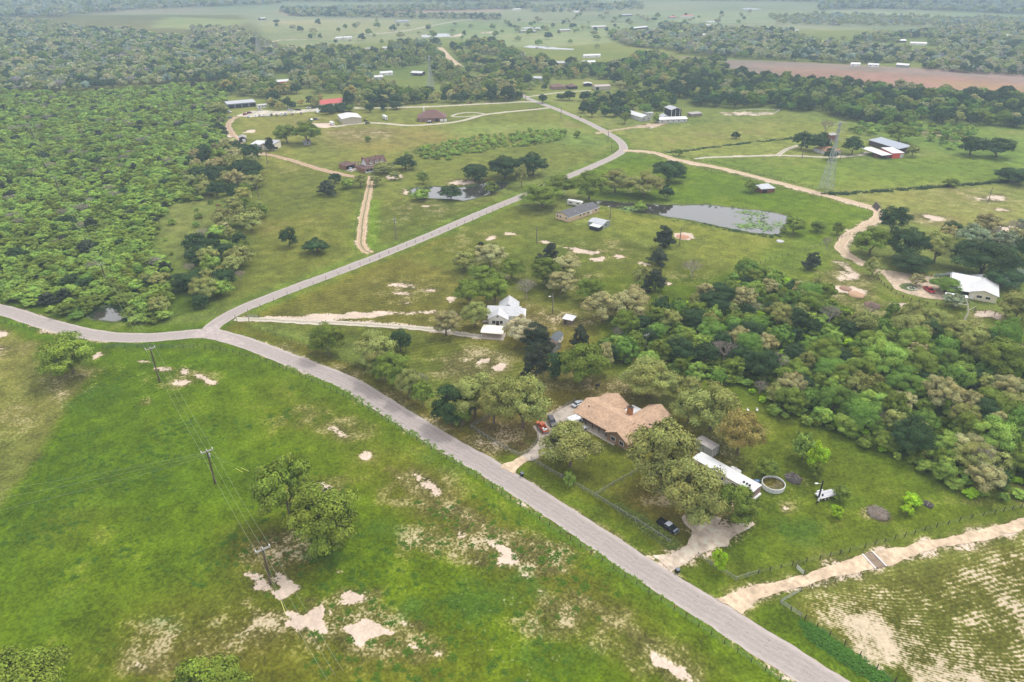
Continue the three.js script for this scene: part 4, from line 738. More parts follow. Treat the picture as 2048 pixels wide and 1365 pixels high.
WOODS.forEach(([o, kinds, cw, ch, gap, phrase, wood], wi) => {
  cw *= SC; ch *= SC; gap *= SC;
  const px = P(o), w = px.map(p => G(...p)), r = rng(900 + wi * 31), cell = gap, grid = new Map();
  let x0 = 1e9, x1 = -1e9, z0 = 1e9, z1 = -1e9; for (const [x, z] of w) { x0 = Math.min(x0, x); x1 = Math.max(x1, x); z0 = Math.min(z0, z); z1 = Math.max(z1, z); }
  const tries = Math.min(140000, (x1 - x0) * (z1 - z0) / (gap * gap) * 6);
  for (let i = 0; i < tries; i++) {
    const x = lerp(x0, x1, r()), z = lerp(z0, z1, r()); const k = kinds[Math.floor(r() * kinds.length)];
    if (!inPoly(w, x, z)) continue;
    const gx = Math.floor(x / cell), gz = Math.floor(z / cell); let ok = true;
    for (let a = -1; a <= 1 && ok; a++) for (let b = -1; b <= 1; b++) { const q = grid.get((gx + a) * 100003 + gz + b); if (q && q.some(([u, v]) => (u - x) ** 2 + (v - z) ** 2 < gap * gap * 0.72)) { ok = false; break; } }
    if (!ok) continue;
    let [p, qy] = toPx(x, 0, z); if (p < -140 || p > 2190 || qy > 1500) continue;
    const [, ty] = toPx(x, ch, z); if (clear(p, qy) || clear(p, (qy + ty) / 2) || (qy > 90 && crossesRoad(x, z, cw * 0.35))) continue;
    const key = gx * 100003 + gz; if (!grid.has(key)) grid.set(key, []); grid.get(key).push([x, z]);
    const big = 0.62 + Math.pow(r(), 1.6) * 0.8, sh = 'bmkl'.includes(k) ? 0.85 : 1;
    plant(k, x, z, cw * big * sh, ch * (0.7 + r() * 0.55) * Math.sqrt(big) * sh, { phrase, wood });
  }
});
const LAND = [[216, 575, 'at the lowest thicket pole'], [122, 395, 'at the middle thicket pole'], [70, 290, 'at the farthest thicket pole'], [20, 450, 'at the left edge, halfway up'], [300, 270, 'near its far right side'], [210, 440, 'left of the grassy gap'], [20, 570, 'at the left edge by the road'], [330, 600, 'right of the round pond'], [400, 250, 'near the grey-white sheds'],[210, 628, 'near the small round pond'], [430, 640, 'near the road junction'], [480, 300, 'near the white barn'], [120, 250, 'at its far left end'], [100, 520, 'above the curving road'], [300, 350, 'in its middle'], [1235, 700, 'behind the farmhouse sheds'], [1450, 600, 'below the meadow corner'], [1560, 790, 'by the back lawn'], [1700, 640, 'below the sandy paddock'], [1900, 690, 'below the white-roofed house'], [1900, 920, 'beside the wire fence'], [1700, 780, 'in the middle of it'], [1350, 680, 'next to the meadow'], [2000, 860, 'at the picture edge'], [650, 190, 'near the red roof'], [850, 190, 'near the brick house'], [860, 150, 'near the lattice tower'], [1130, 160, 'near the twin brown-roofed house'], [1270, 215, 'near the white buildings'], [1000, 190, 'near the road fork'], [1480, 190, 'at its left end'], [1750, 215, 'in its middle'], [1980, 230, 'at its right end'], [1500, 100, 'near the left end of the field'], [1750, 110, 'near two white trailers'], [1950, 120, 'near the far right corner'], [480, 430, 'beside the pasture'], [440, 550, 'above the road bend'], [1000, 285, 'in the middle of the patch'], [880, 305, 'at the near end of the patch'], [1110, 270, 'at the far end of the patch']];
trees.sort((a, b) => (b.label ? 1e6 : 0) + b.px - (a.label ? 1e6 : 0) - a.px);
const protoTree = new Map(), countOf = {}, masses = new Map();
const LIMIT = { mesquite_tree: 230, oak_tree: 240, round_tree: 90, shrub: 120, cedar_tree: 40, bare_tree: 30, lime_tree: 20, willow_tree: 10, blossom_tree: 4 };
const barkOf = k => k === 'x' ? greyBark : 'dc'.includes(k) ? darkBark : barkMat;
for (const t of trees) {
  const [shape, fol, name, words] = KIND[t.kind]; countOf[name] = (countOf[name] || 0) + 1;
  const lod = t.px > 52 ? 0 : t.px > 17 ? 1 : 2;
  if (t.label || (countOf[name] <= LIMIT[name] && t.px > 10)) {
    const key = [t.kind, lod, t.v, t.tone].join(), src = protoTree.get(key); let o;
    if (src) { o = src.clone(); o.name = numbered(name); scene.add(o); o.userData = {}; }
    else { o = thing(name, '', '', 0, 0); const g = treeGeo[shape][lod][t.v]; part(o, 'trunk', g.trunk, barkOf(t.kind)); part(o, 'crown', g.crown, leafMats[fol][t.tone]); protoTree.set(key, o); }
    o.position.set(t.x, 0, t.z); o.rotation.set(t.lean, t.turn, t.lean * 0.7); o.scale.set(t.w, t.h, t.w);
    let label = t.label, group;
    if (!label) { const [px, py] = toPx(t.x, 0, t.z); const n = LAND.reduce((a, l) => { const d = Math.hypot(l[0] - px, (l[1] - py) * 1.6); return d < a[0] ? [d, l[2]] : a; }, [1e9, '']); const sz = t.px > 46 ? 'large ' : t.px > 32 ? 'mid-sized ' : 'small ', tn = ['yellow-tinged ', '', 'deep-toned '][t.tone]; label = (sz + tn + words + ' ' + t.phrase + ', ' + n[1]).split(' ').slice(0, 16).join(' '); group = label; }
    else label = words + ', ' + label;
    tag(o, label, 'shrub' === name ? 'shrub' : 'tree', group);
  } else { const key = t.wood + '|' + t.kind + '|' + lod + '|' + t.v; if (!masses.has(key)) masses.set(key, []); masses.get(key).push(t); }
}
const WOODNAME = { thicket: ['thicket', 'mass of bright green mesquite scrub filling the left of the view'], pasture_edge: ['tree_belt', 'smaller trees along the thicket edge'], far_forest: ['forest', 'hazy grey-green forest in the upper part of the view'], mid_wood: ['woodland', 'dark green woods between the far houses and fields'], scrub: ['scrub', 'low bright scrub in the open pasture'], creek_wood: ['creek_woodland', 'undergrowth and smaller trees of the creek woods at right'], yard_trees: ['tree_clump', 'smaller trees around the parked cars'], horizon_wood: ['distant_woods', 'far hazy tree belts near the horizon'] };
const HAZETINT = { far_forest: [1.12, 1.2, 1.6], horizon_wood: [1.1, 1.2, 1.8], mid_wood: [0.95, 1.02, 1.06] };  // haze mixed into the crown colours of the distant woods
const woodRoots = {}, mx4 = new THREE.Matrix4(), qt = new THREE.Quaternion(), eu = new THREE.Euler();
for (const [key, list] of masses) {
  const [wood, kind, lod, v] = key.split('|'), [shape, fol] = KIND[kind];
  const root = woodRoots[wood] ??= (() => { const [n, l] = WOODNAME[wood]; const o = thing(n, l, 'woods', 0, 0); o.userData.kind = 'stuff'; return o; })();
  const g = treeGeo[shape][lod][v];
  for (const [n, geo, m] of [['crowns', g.crown, leafMats[fol][1]], ...(lod === '2' && kind !== 'x' ? [] : [['trunks', g.trunk, barkOf(kind)]])]) {
    const im = new THREE.InstancedMesh(geo, m, list.length); im.name = n; im.userData.kind = 'stuff'; shade(im);
    list.forEach((t, i) => { mx4.compose(new THREE.Vector3(t.x, 0, t.z), qt.setFromEuler(eu.set(t.lean, t.turn, 0)), new THREE.Vector3(t.w, t.h, t.w)); im.setMatrixAt(i, mx4); if (n === 'crowns') { const k = 0.86 + ((t.turn * 7) % 1) * 0.28, w = ((t.turn * 13) % 1 - 0.5) * 0.16; const f = HAZETINT[wood] ?? [1, 1, 1]; im.setColorAt(i, new THREE.Color(k * (1 + w) * f[0], k * f[1], k * (1 - w) * f[2])); } });
    root.add(im);
  }
}
console.log('trees', trees.length, JSON.stringify(countOf), scene.children.length);
// ---------- building blocks ----------
function hexa(q) { // eight corners: four of the lower face, four of the upper, both anticlockwise from above
  const f = [[4, 5, 6, 7], [3, 2, 1, 0], [0, 1, 5, 4], [1, 2, 6, 5], [2, 3, 7, 6], [3, 0, 4, 7]], pos = [], uv = [], v = new THREE.Vector3(), e = new THREE.Vector3();
  for (const [a, b, c, d] of f) {
    const w = v.subVectors(new THREE.Vector3(...q[b]), new THREE.Vector3(...q[a])).length(), h = e.subVectors(new THREE.Vector3(...q[d]), new THREE.Vector3(...q[a])).length();
    for (const [k, s, t] of [[a, 0, 0], [b, w, 0], [c, w, h], [a, 0, 0], [c, w, h], [d, 0, h]]) { pos.push(...q[k]); uv.push(s, t); }
  }
  const g = new THREE.BufferGeometry(); g.setAttribute('position', new THREE.Float32BufferAttribute(pos, 3)); g.setAttribute('uv', new THREE.Float32BufferAttribute(uv, 2)); g.computeVertexNormals(); return g;
}
const slab = (a, b, c, d, t = 0.12) => hexa([...[a, b, c, d].map(p => [p[0], p[1] - t, p[2]]), a, b, c, d]); // a sloping sheet given by its upper face, eave first
function roofGable(x0, x1, z0, z1, eave, ridge, over, axis) {
  if (axis === 'x') { const m = (z0 + z1) / 2, k = (ridge - eave) / (z1 - m), e = eave - over * k; return merge([slab([x0 - over, e, z1 + over], [x1 + over, e, z1 + over], [x1 + over, ridge, m], [x0 - over, ridge, m]), slab([x1 + over, e, z0 - over], [x0 - over, e, z0 - over], [x0 - over, ridge, m], [x1 + over, ridge, m])]); }
  const m = (x0 + x1) / 2, k = (ridge - eave) / (x1 - m), e = eave - over * k;
  return merge([slab([x0 - over, e, z0 - over], [x0 - over, e, z1 + over], [m, ridge, z1 + over], [m, ridge, z0 - over]), slab([x1 + over, e, z1 + over], [x1 + over, e, z0 - over], [m, ridge, z0 - over], [m, ridge, z1 + over])]);
}
function roofHip(x0, x1, z0, z1, eave, ridge, over, axis = 'x') {
  const a = x0 - over, b = x1 + over, c = z0 - over, d = z1 + over, half = axis === 'x' ? (d - c) / 2 : (b - a) / 2, mx = (a + b) / 2, mz = (c + d) / 2;
  const p = axis === 'x' ? [a + half, ridge, mz] : [mx, ridge, c + half], q = axis === 'x' ? [b - half, ridge, mz] : [mx, ridge, d - half], e = eave - 0.08, u = 0.004;
  const P2 = [p[0] + u, p[1], p[2] + u];
  if (axis === 'x') return merge([slab([a, e, d], [b, e, d], q, p), slab([b, e, c], [a, e, c], p, q), slab([b, e, d], [b, e, c], q, [q[0], ridge, q[2] + u]), slab([a, e, c], [a, e, d], [p[0], ridge, p[2] + u], p)]);
  return merge([slab([a, e, c], [a, e, d], q, p), slab([b, e, d], [b, e, c], p, q), slab([a, e, d], [b, e, d], [q[0] + u, ridge, q[2]], q), slab([b, e, c], [a, e, c], p, P2)]);
}
function wallsGable(x0, x1, z0, z1, eave, ridge, axis) {
  const s = new THREE.Shape(), k = axis === 'x' ? [-z0, -z1] : [x0, x1], lo = Math.min(...k), hi = Math.max(...k), i = 0.05;
  s.moveTo(lo, -0.1); s.lineTo(hi, -0.1); s.lineTo(hi, eave - 0.1); s.lineTo((lo + hi) / 2, ridge - 0.14); s.lineTo(lo, eave - 0.1); s.closePath();
  const g = new THREE.ExtrudeGeometry(s, { depth: axis === 'x' ? x1 - x0 : z1 - z0, bevelEnabled: false });
  if (axis === 'x') { g.rotateY(Math.PI / 2); g.translate(x0, 0, 0); } else g.translate(0, 0, z0);
  return g;
}
const shingleTex = (r, g, b) => noiseTex(256, (i, j) => { const row = j >> 3, tab = (i + (row % 2) * 12 + row * 7) >> 4, h = Math.sin(row * 91.7 + tab * 47.3) * 43758.5, t = h - Math.floor(h), k = 0.9 + t * 0.14 - ((j & 7) === 0 ? 0.12 : 0) + (nz(NC, i * 4, j * 4) - 0.5) * 0.14 + (nz(NA, i * 4, j * 4) - 0.5) * 0.16; return [r * k * 1.08, g * k * 1.08, b * k * 1.08]; });
const shingle = (r, g, b) => { const t = shingleTex(r, g, b); t.repeat.set(1 / 7, 1 / 7); return new THREE.MeshStandardMaterial({ map: t, roughness: 0.95, side: THREE.DoubleSide }); };
const ribShadeTex = (r, g, b, rust = 0) => noiseTex(256, (i, j) => { const p = (i % 32) / 32, k = 1 + (p < 0.12 ? -0.16 : p < 0.22 ? 0.05 : 0) + (nz(NA, i * 4, j * 4) - 0.5) * 0.14, s = rust * sstep(0.5, 0.75, nz(NB, i * 4, j * 4) * 0.6 + nz(NA, i * 4, j * 4 + 99) * 0.5); return [lerp(r * k, 150, s) * 1.06, lerp(g * k, 104, s) * 1.06, lerp(b * k, 80, s) * 1.06]; });  // rib relief painted in: a shaded line with a lit line beside it
const metal = (r, g, b, rust = 0) => { const t = ribShadeTex(r, g, b, rust); t.repeat.set(1 / 4, 1 / 4); return new THREE.MeshStandardMaterial({ map: t, roughness: 0.5, metalness: 0.1, side: THREE.DoubleSide }); };
const brickTex = (r, g, b) => noiseTex(256, (i, j) => { const row = j >> 3, m = (j & 7) === 0 || ((i + (row % 2) * 10) % 20) === 0, h = Math.sin(row * 31.7 + ((i + (row % 2) * 10) / 20 | 0) * 17.3) * 4375.5, k = 0.86 + (h - Math.floor(h)) * 0.28; return m ? [r * 1.15, g * 1.15, b * 1.15] : [r * k, g * k, b * k]; });
const brick = (r, g, b) => { const t = brickTex(r, g, b); t.repeat.set(1 / 2.6, 1 / 2.6); return new THREE.MeshStandardMaterial({ map: t, roughness: 0.95, side: THREE.DoubleSide }); };
const M = {
  brownShingle: shingle(216, 180, 150), greyShingle: shingle(116, 114, 118), darkBrown: shingle(128, 98, 88), tanShingle: shingle(206, 160, 124), brickRoof: shingle(140, 106, 98),
  white: mat(236, 234, 232, 0.6), whiteMetal: metal(240, 240, 242), tin: metal(206, 208, 214), tinWhite: metal(226, 226, 230), tinWorn: metal(190, 190, 190, 0.7), tinBlue: metal(178, 186, 200), redMetal: metal(214, 92, 82), cream: mat(228, 218, 196, 0.8), beigeWall: metal(222, 212, 190), greyWall: metal(186, 188, 190), whiteWall: metal(232, 232, 232), redWall: mat(212, 82, 58, 0.8),
  brickTan: brick(176, 140, 110), brickRed: brick(176, 128, 106), stone: brick(190, 164, 136), tanSiding: mat(212, 184, 152, 0.85), wood: mat(136, 122, 108, 0.95), darkWood: mat(78, 66, 58, 0.95), glass: new THREE.MeshPhysicalMaterial({ color: C(38, 44, 52), roughness: 0.08, side: THREE.DoubleSide }), dark: mat(40, 40, 44, 0.8), black: mat(26, 26, 28, 0.7), concrete: concreteMat, steel: mat(150, 154, 160, 0.45, { metalness: 0.6 }), galv: mat(196, 200, 204, 0.4, { metalness: 0.5 }), rust: mat(128, 84, 64, 0.9), tyre: mat(30, 30, 32, 0.9), blueTarp: mat(120, 150, 190, 0.7), orange: mat(214, 106, 40, 0.7), pole: mat(88, 70, 58, 0.95), poleGrey: mat(120, 112, 104, 0.95), shadeMesh: mat(90, 96, 100, 0.9),
};
// a thing whose local x runs from the pixel A to the pixel B, both seen at height h; local -z is behind that line
function lot(name, label, category, A, B, h = 0) {
  const a = GH(...A, h), b = GH(...B, h); return thing(name, label, category, a[0], a[1], Math.atan2(-(b[1] - a[1]), b[0] - a[0]));
}
function win(parent, x, y, z, w, h, turn = 0, frame = M.white, name = 'window') {
  const f = part(parent, name, bx(w + 0.2, h + 0.2, 0.08, 0, 0, 0), frame); f.position.set(x, y, z); f.rotation.y = turn;
  if (name === 'window') { part(f, 'pane', merge([bx(w * 0.48, h, 0.1, -w * 0.255, 0, 0), bx(w * 0.48, h, 0.1, w * 0.255, 0, 0)]), M.glass); }
  else part(f, 'handle', bx(0.08, 0.16, 0.16, w * 0.38, -0.1, 0), M.steel);
  return f;
}
const door = (p, x, z, turn, m = M.white, w = 0.95) => win(p, x, 1.05, z, w, 2.0, turn, m, 'door');
function block(p, x0, x1, z0, z1, eave, ridge, axis, wall, roof, over = 0.5, kind = 'gable') {
  if (kind === 'gable') { part(p, 'wall', wallsGable(x0, x1, z0, z1, eave, ridge, axis), wall); return part(p, 'roof', roofGable(x0, x1, z0, z1, eave, ridge, over, axis), roof); }
  part(p, 'wall', bx(x1 - x0, eave - 0.05, z1 - z0, (x0 + x1) / 2, eave / 2 - 0.1, (z0 + z1) / 2), wall);
  if (kind === 'hip') return part(p, 'roof', roofHip(x0, x1, z0, z1, eave, ridge, over, axis), roof);
  return part(p, 'roof', slab([x0 - over, eave, z1 + over], [x1 + over, eave, z1 + over], [x1 + over, ridge, z0 - over], [x0 - over, ridge, z0 - over]), roof); // one slope, low at the front
}
const posts = (p, list, h, m, r = 0.09) => list.forEach(([x, z]) => part(p, 'post', bx(r * 2, h, r * 2, x, h / 2, z), m));

// ---------- the brown-roofed house in the foreground ----------
{
  const o = lot('ranch_house', 'low house with brown shingle roof, brick chimney and two rear wings', 'house', [1147, 824], [1240, 876], 2.7);
  part(o, 'wall', wallsGable(0.4, 17.6, -10.8, -1.9, 2.7, 4.6, 'x'), M.brickTan);
  part(o, 'roof', roofGable(0, 17.6, -11.6, 0, 2.8, 5.0, 0.15, 'x'), M.brownShingle);
  part(o, 'wall', wallsGable(0.4, 8.9, -14.6, -6, 2.7, 4.4, 'z'), M.brickTan); part(o, 'roof', roofGable(0.2, 9.1, -14.5, -5.6, 2.84, 4.96, 0.3, 'z'), M.brownShingle);
  part(o, 'wall', wallsGable(13.4, 20.8, -19, 0.4, 2.7, 4.5, 'z'), M.brickTan); part(o, 'roof', roofGable(13.2, 21, -19.1, 0.7, 2.82, 4.94, 0.35, 'z'), M.brownShingle);
  part(o, 'patio_cover', slab([9.6, 2.7, -11.4], [12.8, 2.7, -11.4], [12.8, 2.6, -16], [9.6, 2.6, -16], 0.1), M.whiteMetal);
  posts(o, [[9.8, -15.8], [12.6, -15.8]], 2.5, M.white, 0.06);
  const ch = part(o, 'chimney', bx(1.5, 5.2, 1.1, 12.6, 3.1, -10.6), brick(196, 138, 92)); part(ch, 'chimney_cap', merge([bx(1.7, 0.12, 1.3, 12.6, 5.75, -10.6), bx(0.5, 0.4, 0.5, 12.6, 6, -10.6)]), M.darkWood);
  posts(o, [[4.6, -0.3], [7.2, -0.3], [9.8, -0.3], [12.4, -0.3], [15, -0.3]], 2.6, M.darkWood);
  part(o, 'porch_floor', bx(13.4, 0.14, 2.2, 9.8, 0.07, -0.8), M.concrete); part(o, 'walkway', bx(13, 0.08, 0.9, 10, 0.06, 0.9), M.concrete);
  for (const x of [6, 9, 14.4]) win(o, x, 1.5, -1.86, 1.5, 1.2); door(o, 11.4, -1.86, 0, M.darkWood); win(o, 1.8, 1.15, -1.88, 2.6, 2.1, 0, M.dark, 'garage_door');
  win(o, 15.6, 1.5, 0.44, 1.4, 1.2); win(o, 18.6, 1.5, 0.44, 1.4, 1.2); win(o, 20.84, 1.5, -6, 1.4, 1.1, Math.PI / 2); win(o, 20.84, 1.5, -13, 1.4, 1.1, Math.PI / 2); win(o, 0.36, 1.5, -8, 1.2, 1.1, Math.PI / 2);
  part(o, 'roof_vent', merge([bx(0.5, 0.2, 0.4, 20, 3.5, -10.4), bx(0.3, 0.6, 0.3, 15, 5, -18), bx(0.25, 0.5, 0.25, 3, 4.6, -3.4)]), M.dark);
}
{ // tin-roofed farmhouse
  const o = lot('farmhouse', 'white wooden farmhouse with pale tin gables and dormer peak', 'house', [976, 652], [1012, 653], 0);
  block(o, -0.3, 11.6, -10.4, -3.2, 3.2, 5.2, 'x', M.white, M.tinWhite, 0.5);
  block(o, 0.3, 7.2, -6, 0, 3.1, 5.0, 'z', M.white, M.tinWhite, 0.45);
  block(o, 3.6, 10.6, -15, -8, 3.2, 5.7, 'z', M.white, M.tinWhite, 0.45);
  part(o, 'wall', bx(2.6, 2.6, 6, 12.4, 1.3, -6.8), M.white); part(o, 'side_roof', slab([13.9, 2.5, -3.4], [13.9, 2.5, -10.2], [11.4, 3.2, -10.2], [11.4, 3.2, -3.4]), M.tinWhite);
  part(o, 'porch_step', bx(2, 0.3, 1.4, -1.2, 0.15, -3), M.concrete);
  win(o, 3.6, 3.9, 0.03, 0.6, 0.6); win(o, 2.2, 1.6, 0.03, 1.2, 1.3); win(o, 5, 1.6, 0.03, 1, 1.3); door(o, 3.6, 0.03, 0, M.darkWood); win(o, 0.26, 1.6, -3, 1, 1.3, Math.PI / 2); win(o, -0.34, 1.6, -6.8, 1, 1.3, Math.PI / 2); win(o, 13.74, 1.5, -7, 1, 1, Math.PI / 2);
  const c = lot('carport', 'white metal carport with curved roof over a pale slab', 'carport', [963, 676], [1009, 680], 0);
  part(c, 'slab', bx(8.6, 0.12, 6, 3.9, 0.06, -2.2), M.concrete);
  const pts = []; for (let i = 0; i <= 10; i++) { const t = i / 10 * Math.PI; pts.push([-3 - 3.1 * Math.cos(t) * 1, 2.1 + 0.75 * Math.sin(t)]); }
  part(c, 'roof', merge(pts.slice(1).map((p, i) => hexa([[-0.3, pts[i][1], pts[i][0]], [8, pts[i][1], pts[i][0]], [8, p[1], p[0]], [-0.3, p[1], p[0]], [-0.3, pts[i][1] + 0.06, pts[i][0]], [8, pts[i][1] + 0.06, pts[i][0]], [8, p[1] + 0.06, p[0]], [-0.3, p[1] + 0.06, p[0]]]))), mat(240, 232, 216, 0.5));
  posts(c, [[0, -0.2], [7.7, -0.2], [0, -5.8], [7.7, -5.8]], 2.1, M.white, 0.05);
}
{ // storage sheds of the farmhouse
  const a = lot('storage_shed', 'grey board shed with rusty gambrel roof under the cedars', 'shed', [1089, 702], [1105, 708], 0);
  block(a, 0, 3.6, -5, 0, 2.1, 3.6, 'x', M.greyWall, metal(150, 128, 118, 0.8), 0.15); door(a, 1.8, 0.03, 0, M.wood); win(a, 3.63, 1.3, -2.4, 0.7, 0.7, Math.PI / 2);
  const b = lot('storage_shed', 'second shed with white end wall and dark roof behind the cedars', 'shed', [1096, 691], [1109, 694], 0);
  block(b, 0, 3.2, -6.4, 0, 2.3, 3.2, 'z', M.white, M.shadeMesh, 0.15); win(b, 3.23, 1.3, -4, 0.7, 0.7, Math.PI / 2);
  const c = lot('board_hut', 'small weathered board hut with a flat white tin roof', 'shed', [1126, 648], [1144, 652], 0);
  block(c, 0, 3.6, -3.2, 0, 2.3, 2.6, 'x', M.wood, M.whiteMetal, 0.4, 'slope'); part(c, 'door', bx(1, 1.9, 0.08, 1, 0.95, 0.03), M.darkWood); for (const x of [0.4, 1.8, 2.4, 3]) part(c, 'board', bx(0.1, 2.1, 0.05, x, 1.1, 0.03), M.darkWood);
}
{ // double-wide with the grey roof
  const o = lot('mobile_home', 'long tan mobile home with a grey shingle roof', 'house', [1138, 445], [1198, 424], 0);
  const L = Math.hypot(...(() => { const a = GH(1138, 445), b = GH(1198, 424); return [b[0] - a[0], b[1] - a[1]]; })());
  block(o, 0, L, -9.4, 0, 2.8, 4.5, 'x', M.tanSiding, M.greyShingle, 0.35);
  part(o, 'eave_trim', merge([bx(L + 0.7, 0.18, 0.08, L / 2, 2.62, 0.37), bx(0.08, 0.18, 9, -0.36, 2.6, -4.7)]), M.white); part(o, 'skirting', bx(L - 0.1, 0.5, 0.06, L / 2, 0.2, 0.06), mat(190, 164, 136));
  for (const k of [0.36, 0.48, 0.62, 0.88]) win(o, L * k, 1.7, 0.04, 1.3, 1.1); door(o, L * 0.72, 0.04, 0); for (const z of [-2, -6, -8]) win(o, -0.04, 1.7, z, 0.8, 1.2, Math.PI / 2);
  part(o, 'vent_pipe', merge([rod([L * 0.3, 3.4, -2.4], [L * 0.3, 4, -2.4], 0.08), rod([L * 0.75, 3.6, -3], [L * 0.75, 4.6, -3], 0.09)]), M.white);
  const s = lot('storage_shed', 'pale grey metal shed with lean-to beside the grey-roofed mobile home', 'shed', [1205, 459], [1223, 450], 0);
  block(s, 0, 7.4, -8.6, 0, 2.5, 3.4, 'z', M.greyWall, M.tin, 0.2); win(s, 3.4, 1.5, 0.04, 0.8, 0.7, 0, M.dark);
  part(s, 'lean_to_roof', slab([-4, 2.0, 0.3], [-4, 2.0, -5.6], [0.1, 2.3, -5.6], [0.1, 2.3, 0.3], 0.08), M.whiteMetal); part(s, 'screen', merge([bx(0.08, 1.8, 5.6, -3.9, 0.9, -2.7), bx(3.9, 1.8, 0.08, -2, 0.9, 0.1)]), M.dark);
}
{ // house with dormers and its garage
  const o = lot('dormer_house', 'brown-roofed house with three white dormers and a porch', 'house', [730, 347], [788, 336], 0);
  block(o, 0, 20.5, -12, 0, 2.9, 3.9, 'x', M.brickRed, M.darkBrown, 0.8, 'hip');
  block(o, 3.2, 17.6, -10, -2.6, 4.6, 8.2, 'x', mat(206, 206, 210), M.darkBrown, 0.3);
  for (const x of [6.4, 10.4, 14.4]) { const d = part(o, 'dormer', wallsGable(x - 0.8, x + 0.8, -4.6, -2.5, 6.2, 7.1, 'z'), M.white); part(d, 'dormer_roof', roofGable(x - 0.8, x + 0.8, -4.9, -2.5, 6.2, 7.15, 0.15, 'z'), M.darkBrown); part(d, 'dormer_window', bx(0.8, 1, 0.08, x, 5.7, -2.46), M.glass); }
  part(o, 'porch_rail', merge([bx(6, 0.1, 0.1, 3.2, 1.0, 0.4), bx(6, 0.8, 0.06, 3.2, 0.5, 0.4)]), M.white); posts(o, [[0.3, 0.4], [3.2, 0.4], [6.2, 0.4]], 2.7, M.white); win(o, 3.2, 1.5, 0.05, 4.6, 1.5);
  part(o, 'chimney', merge([bx(1.2, 7.8, 1, 4.4, 4, -10.3), bx(1.2, 7.4, 1, 14.6, 4, -10.3)]), M.brickRed);
  const g = lot('garage', 'brown-roofed open garage linked to the dormer house', 'garage', [692, 340], [711, 336], 0);
  part(g, 'wall', merge([bx(0.3, 2.6, 8, 0, 1.3, -4), bx(0.3, 2.6, 8, 7.2, 1.3, -4), bx(7.4, 2.6, 0.3, 3.6, 1.3, -8)]), M.brickRed); part(g, 'roof', roofHip(-0.4, 7.6, -8.4, 0.2, 2.7, 4.8, 0.4), M.darkBrown);
  part(g, 'breezeway_roof', slab([7.6, 2.5, -3.6], [13, 2.5, -2.6], [13, 2.6, -5], [7.6, 2.6, -6], 0.1), M.darkBrown); posts(g, [[10, -2.8], [12.4, -2.6]], 2.5, M.white, 0.07); part(g, 'forecourt', bx(9, 0.1, 6, 4, 0.06, 3.4), concreteMat);
}
// ---------- houses and barns further off: [kind, label, A, B, length-wise spec] ----------
function simple(name, label, category, A, B, depth, eave, ridge, axis, wall, roof, o = {}) {
  const g = lot(name, label, category, A, B, 0), a = GH(...A), b = GH(...B), L = Math.hypot(b[0] - a[0], b[1] - a[1]);
  block(g, 0, L, -depth, 0, eave, ridge, axis, wall, roof, o.over ?? 0.4, o.kind ?? 'gable');
  const n = o.windows ?? Math.max(1, Math.floor(L / 5)); for (let i = 0; i < n; i++) win(g, L * (i + 0.5) / n, eave * 0.55, 0.05, 1.1, Math.min(1.1, eave * 0.4));
  if (o.door !== 0) { const w = o.door ?? 0.95; part(g, w > 2 ? 'sliding_door' : 'door', bx(w, Math.min(eave * 0.8, w > 2 ? 3.2 : 2), 0.1, L * (o.doorAt ?? 0.08) + w / 2, Math.min(eave * 0.8, w > 2 ? 3.2 : 2) / 2, 0.05), o.doorMat ?? M.greyWall); }
  if (o.end) win(g, L + 0.05, eave * 0.55, -depth * 0.4, 1.1, 1, Math.PI / 2);
  return [g, L];
}
{ // white-roofed house by the circular drive
  const o = lot('white_roofed_house', 'cream house under a large bright white metal roof', 'house', [1936, 597], [1989, 607], 0);
  block(o, 0, 9.6, -19, 0, 3.2, 4.6, 'z', M.cream, M.whiteMetal, 0.5);
  part(o, 'porch_roof', slab([-7.4, 2.9, 1], [-7.4, 2.9, -18.4], [0.3, 3.1, -18.4], [0.3, 3.1, 1], 0.1), M.whiteMetal); posts(o, [[-7, 0.8], [-7, -6], [-7, -12], [-7, -18]], 2.8, M.white);
  block(o, -6.6, 3, -19.6, -9, 3, 4.5, 'x', M.cream, M.whiteMetal, 0.4);
  win(o, 3.6, 1.6, 0.05, 1.8, 1); win(o, 6.6, 1.6, 0.05, 1.6, 1); door(o, 1.2, 0.05, 0, M.white); win(o, -0.05, 1.2, -4, 2.4, 2, Math.PI / 2, M.dark);
}
simple('metal_shop', 'cream metal shop with a white roof by the pale drive', 'barn', [685, 249], [724, 246], 21, 4.4, 5.6, 'z', M.beigeWall, M.whiteMetal, { windows: 0, door: 0 });
{ const [g] = simple('brick_house', 'brick house with steep brown hip roof and white chimney', 'house', [836, 244], [892, 243], 17, 3, 8.6, 'x', M.brickRed, M.brickRoof, { kind: 'hip', windows: 5, over: 0.6 }); part(g, 'chimney', bx(1.2, 9.4, 1.2, 5, 4.7, -13), M.white); part(g, 'entrance', bx(2.6, 2.8, 0.6, 16, 1.4, 0.4), M.dark); part(g, 'garage_door', merge([bx(2.6, 2.2, 0.1, 20, 1.1, 0.08), bx(2.6, 2.2, 0.1, 23.2, 1.1, 0.08)]), M.white); }
{ const [g, L] = simple('tin_barn', 'long open barn with a tin roof beside the parked cars', 'barn', [456, 218], [512, 213], 12, 4.2, 4.9, 'x', M.tinBlue, M.tin, { kind: 'slope', windows: 0, door: 0 }); for (let i = 0; i < 4; i++) part(g, 'bay_shade_panel', bx(L / 4 - 0.8, 3.2, 0.1, L * (i + 0.5) / 4, 1.6, 0.05), M.dark); }  // dark panels on the solid front stand for the shade inside the bays
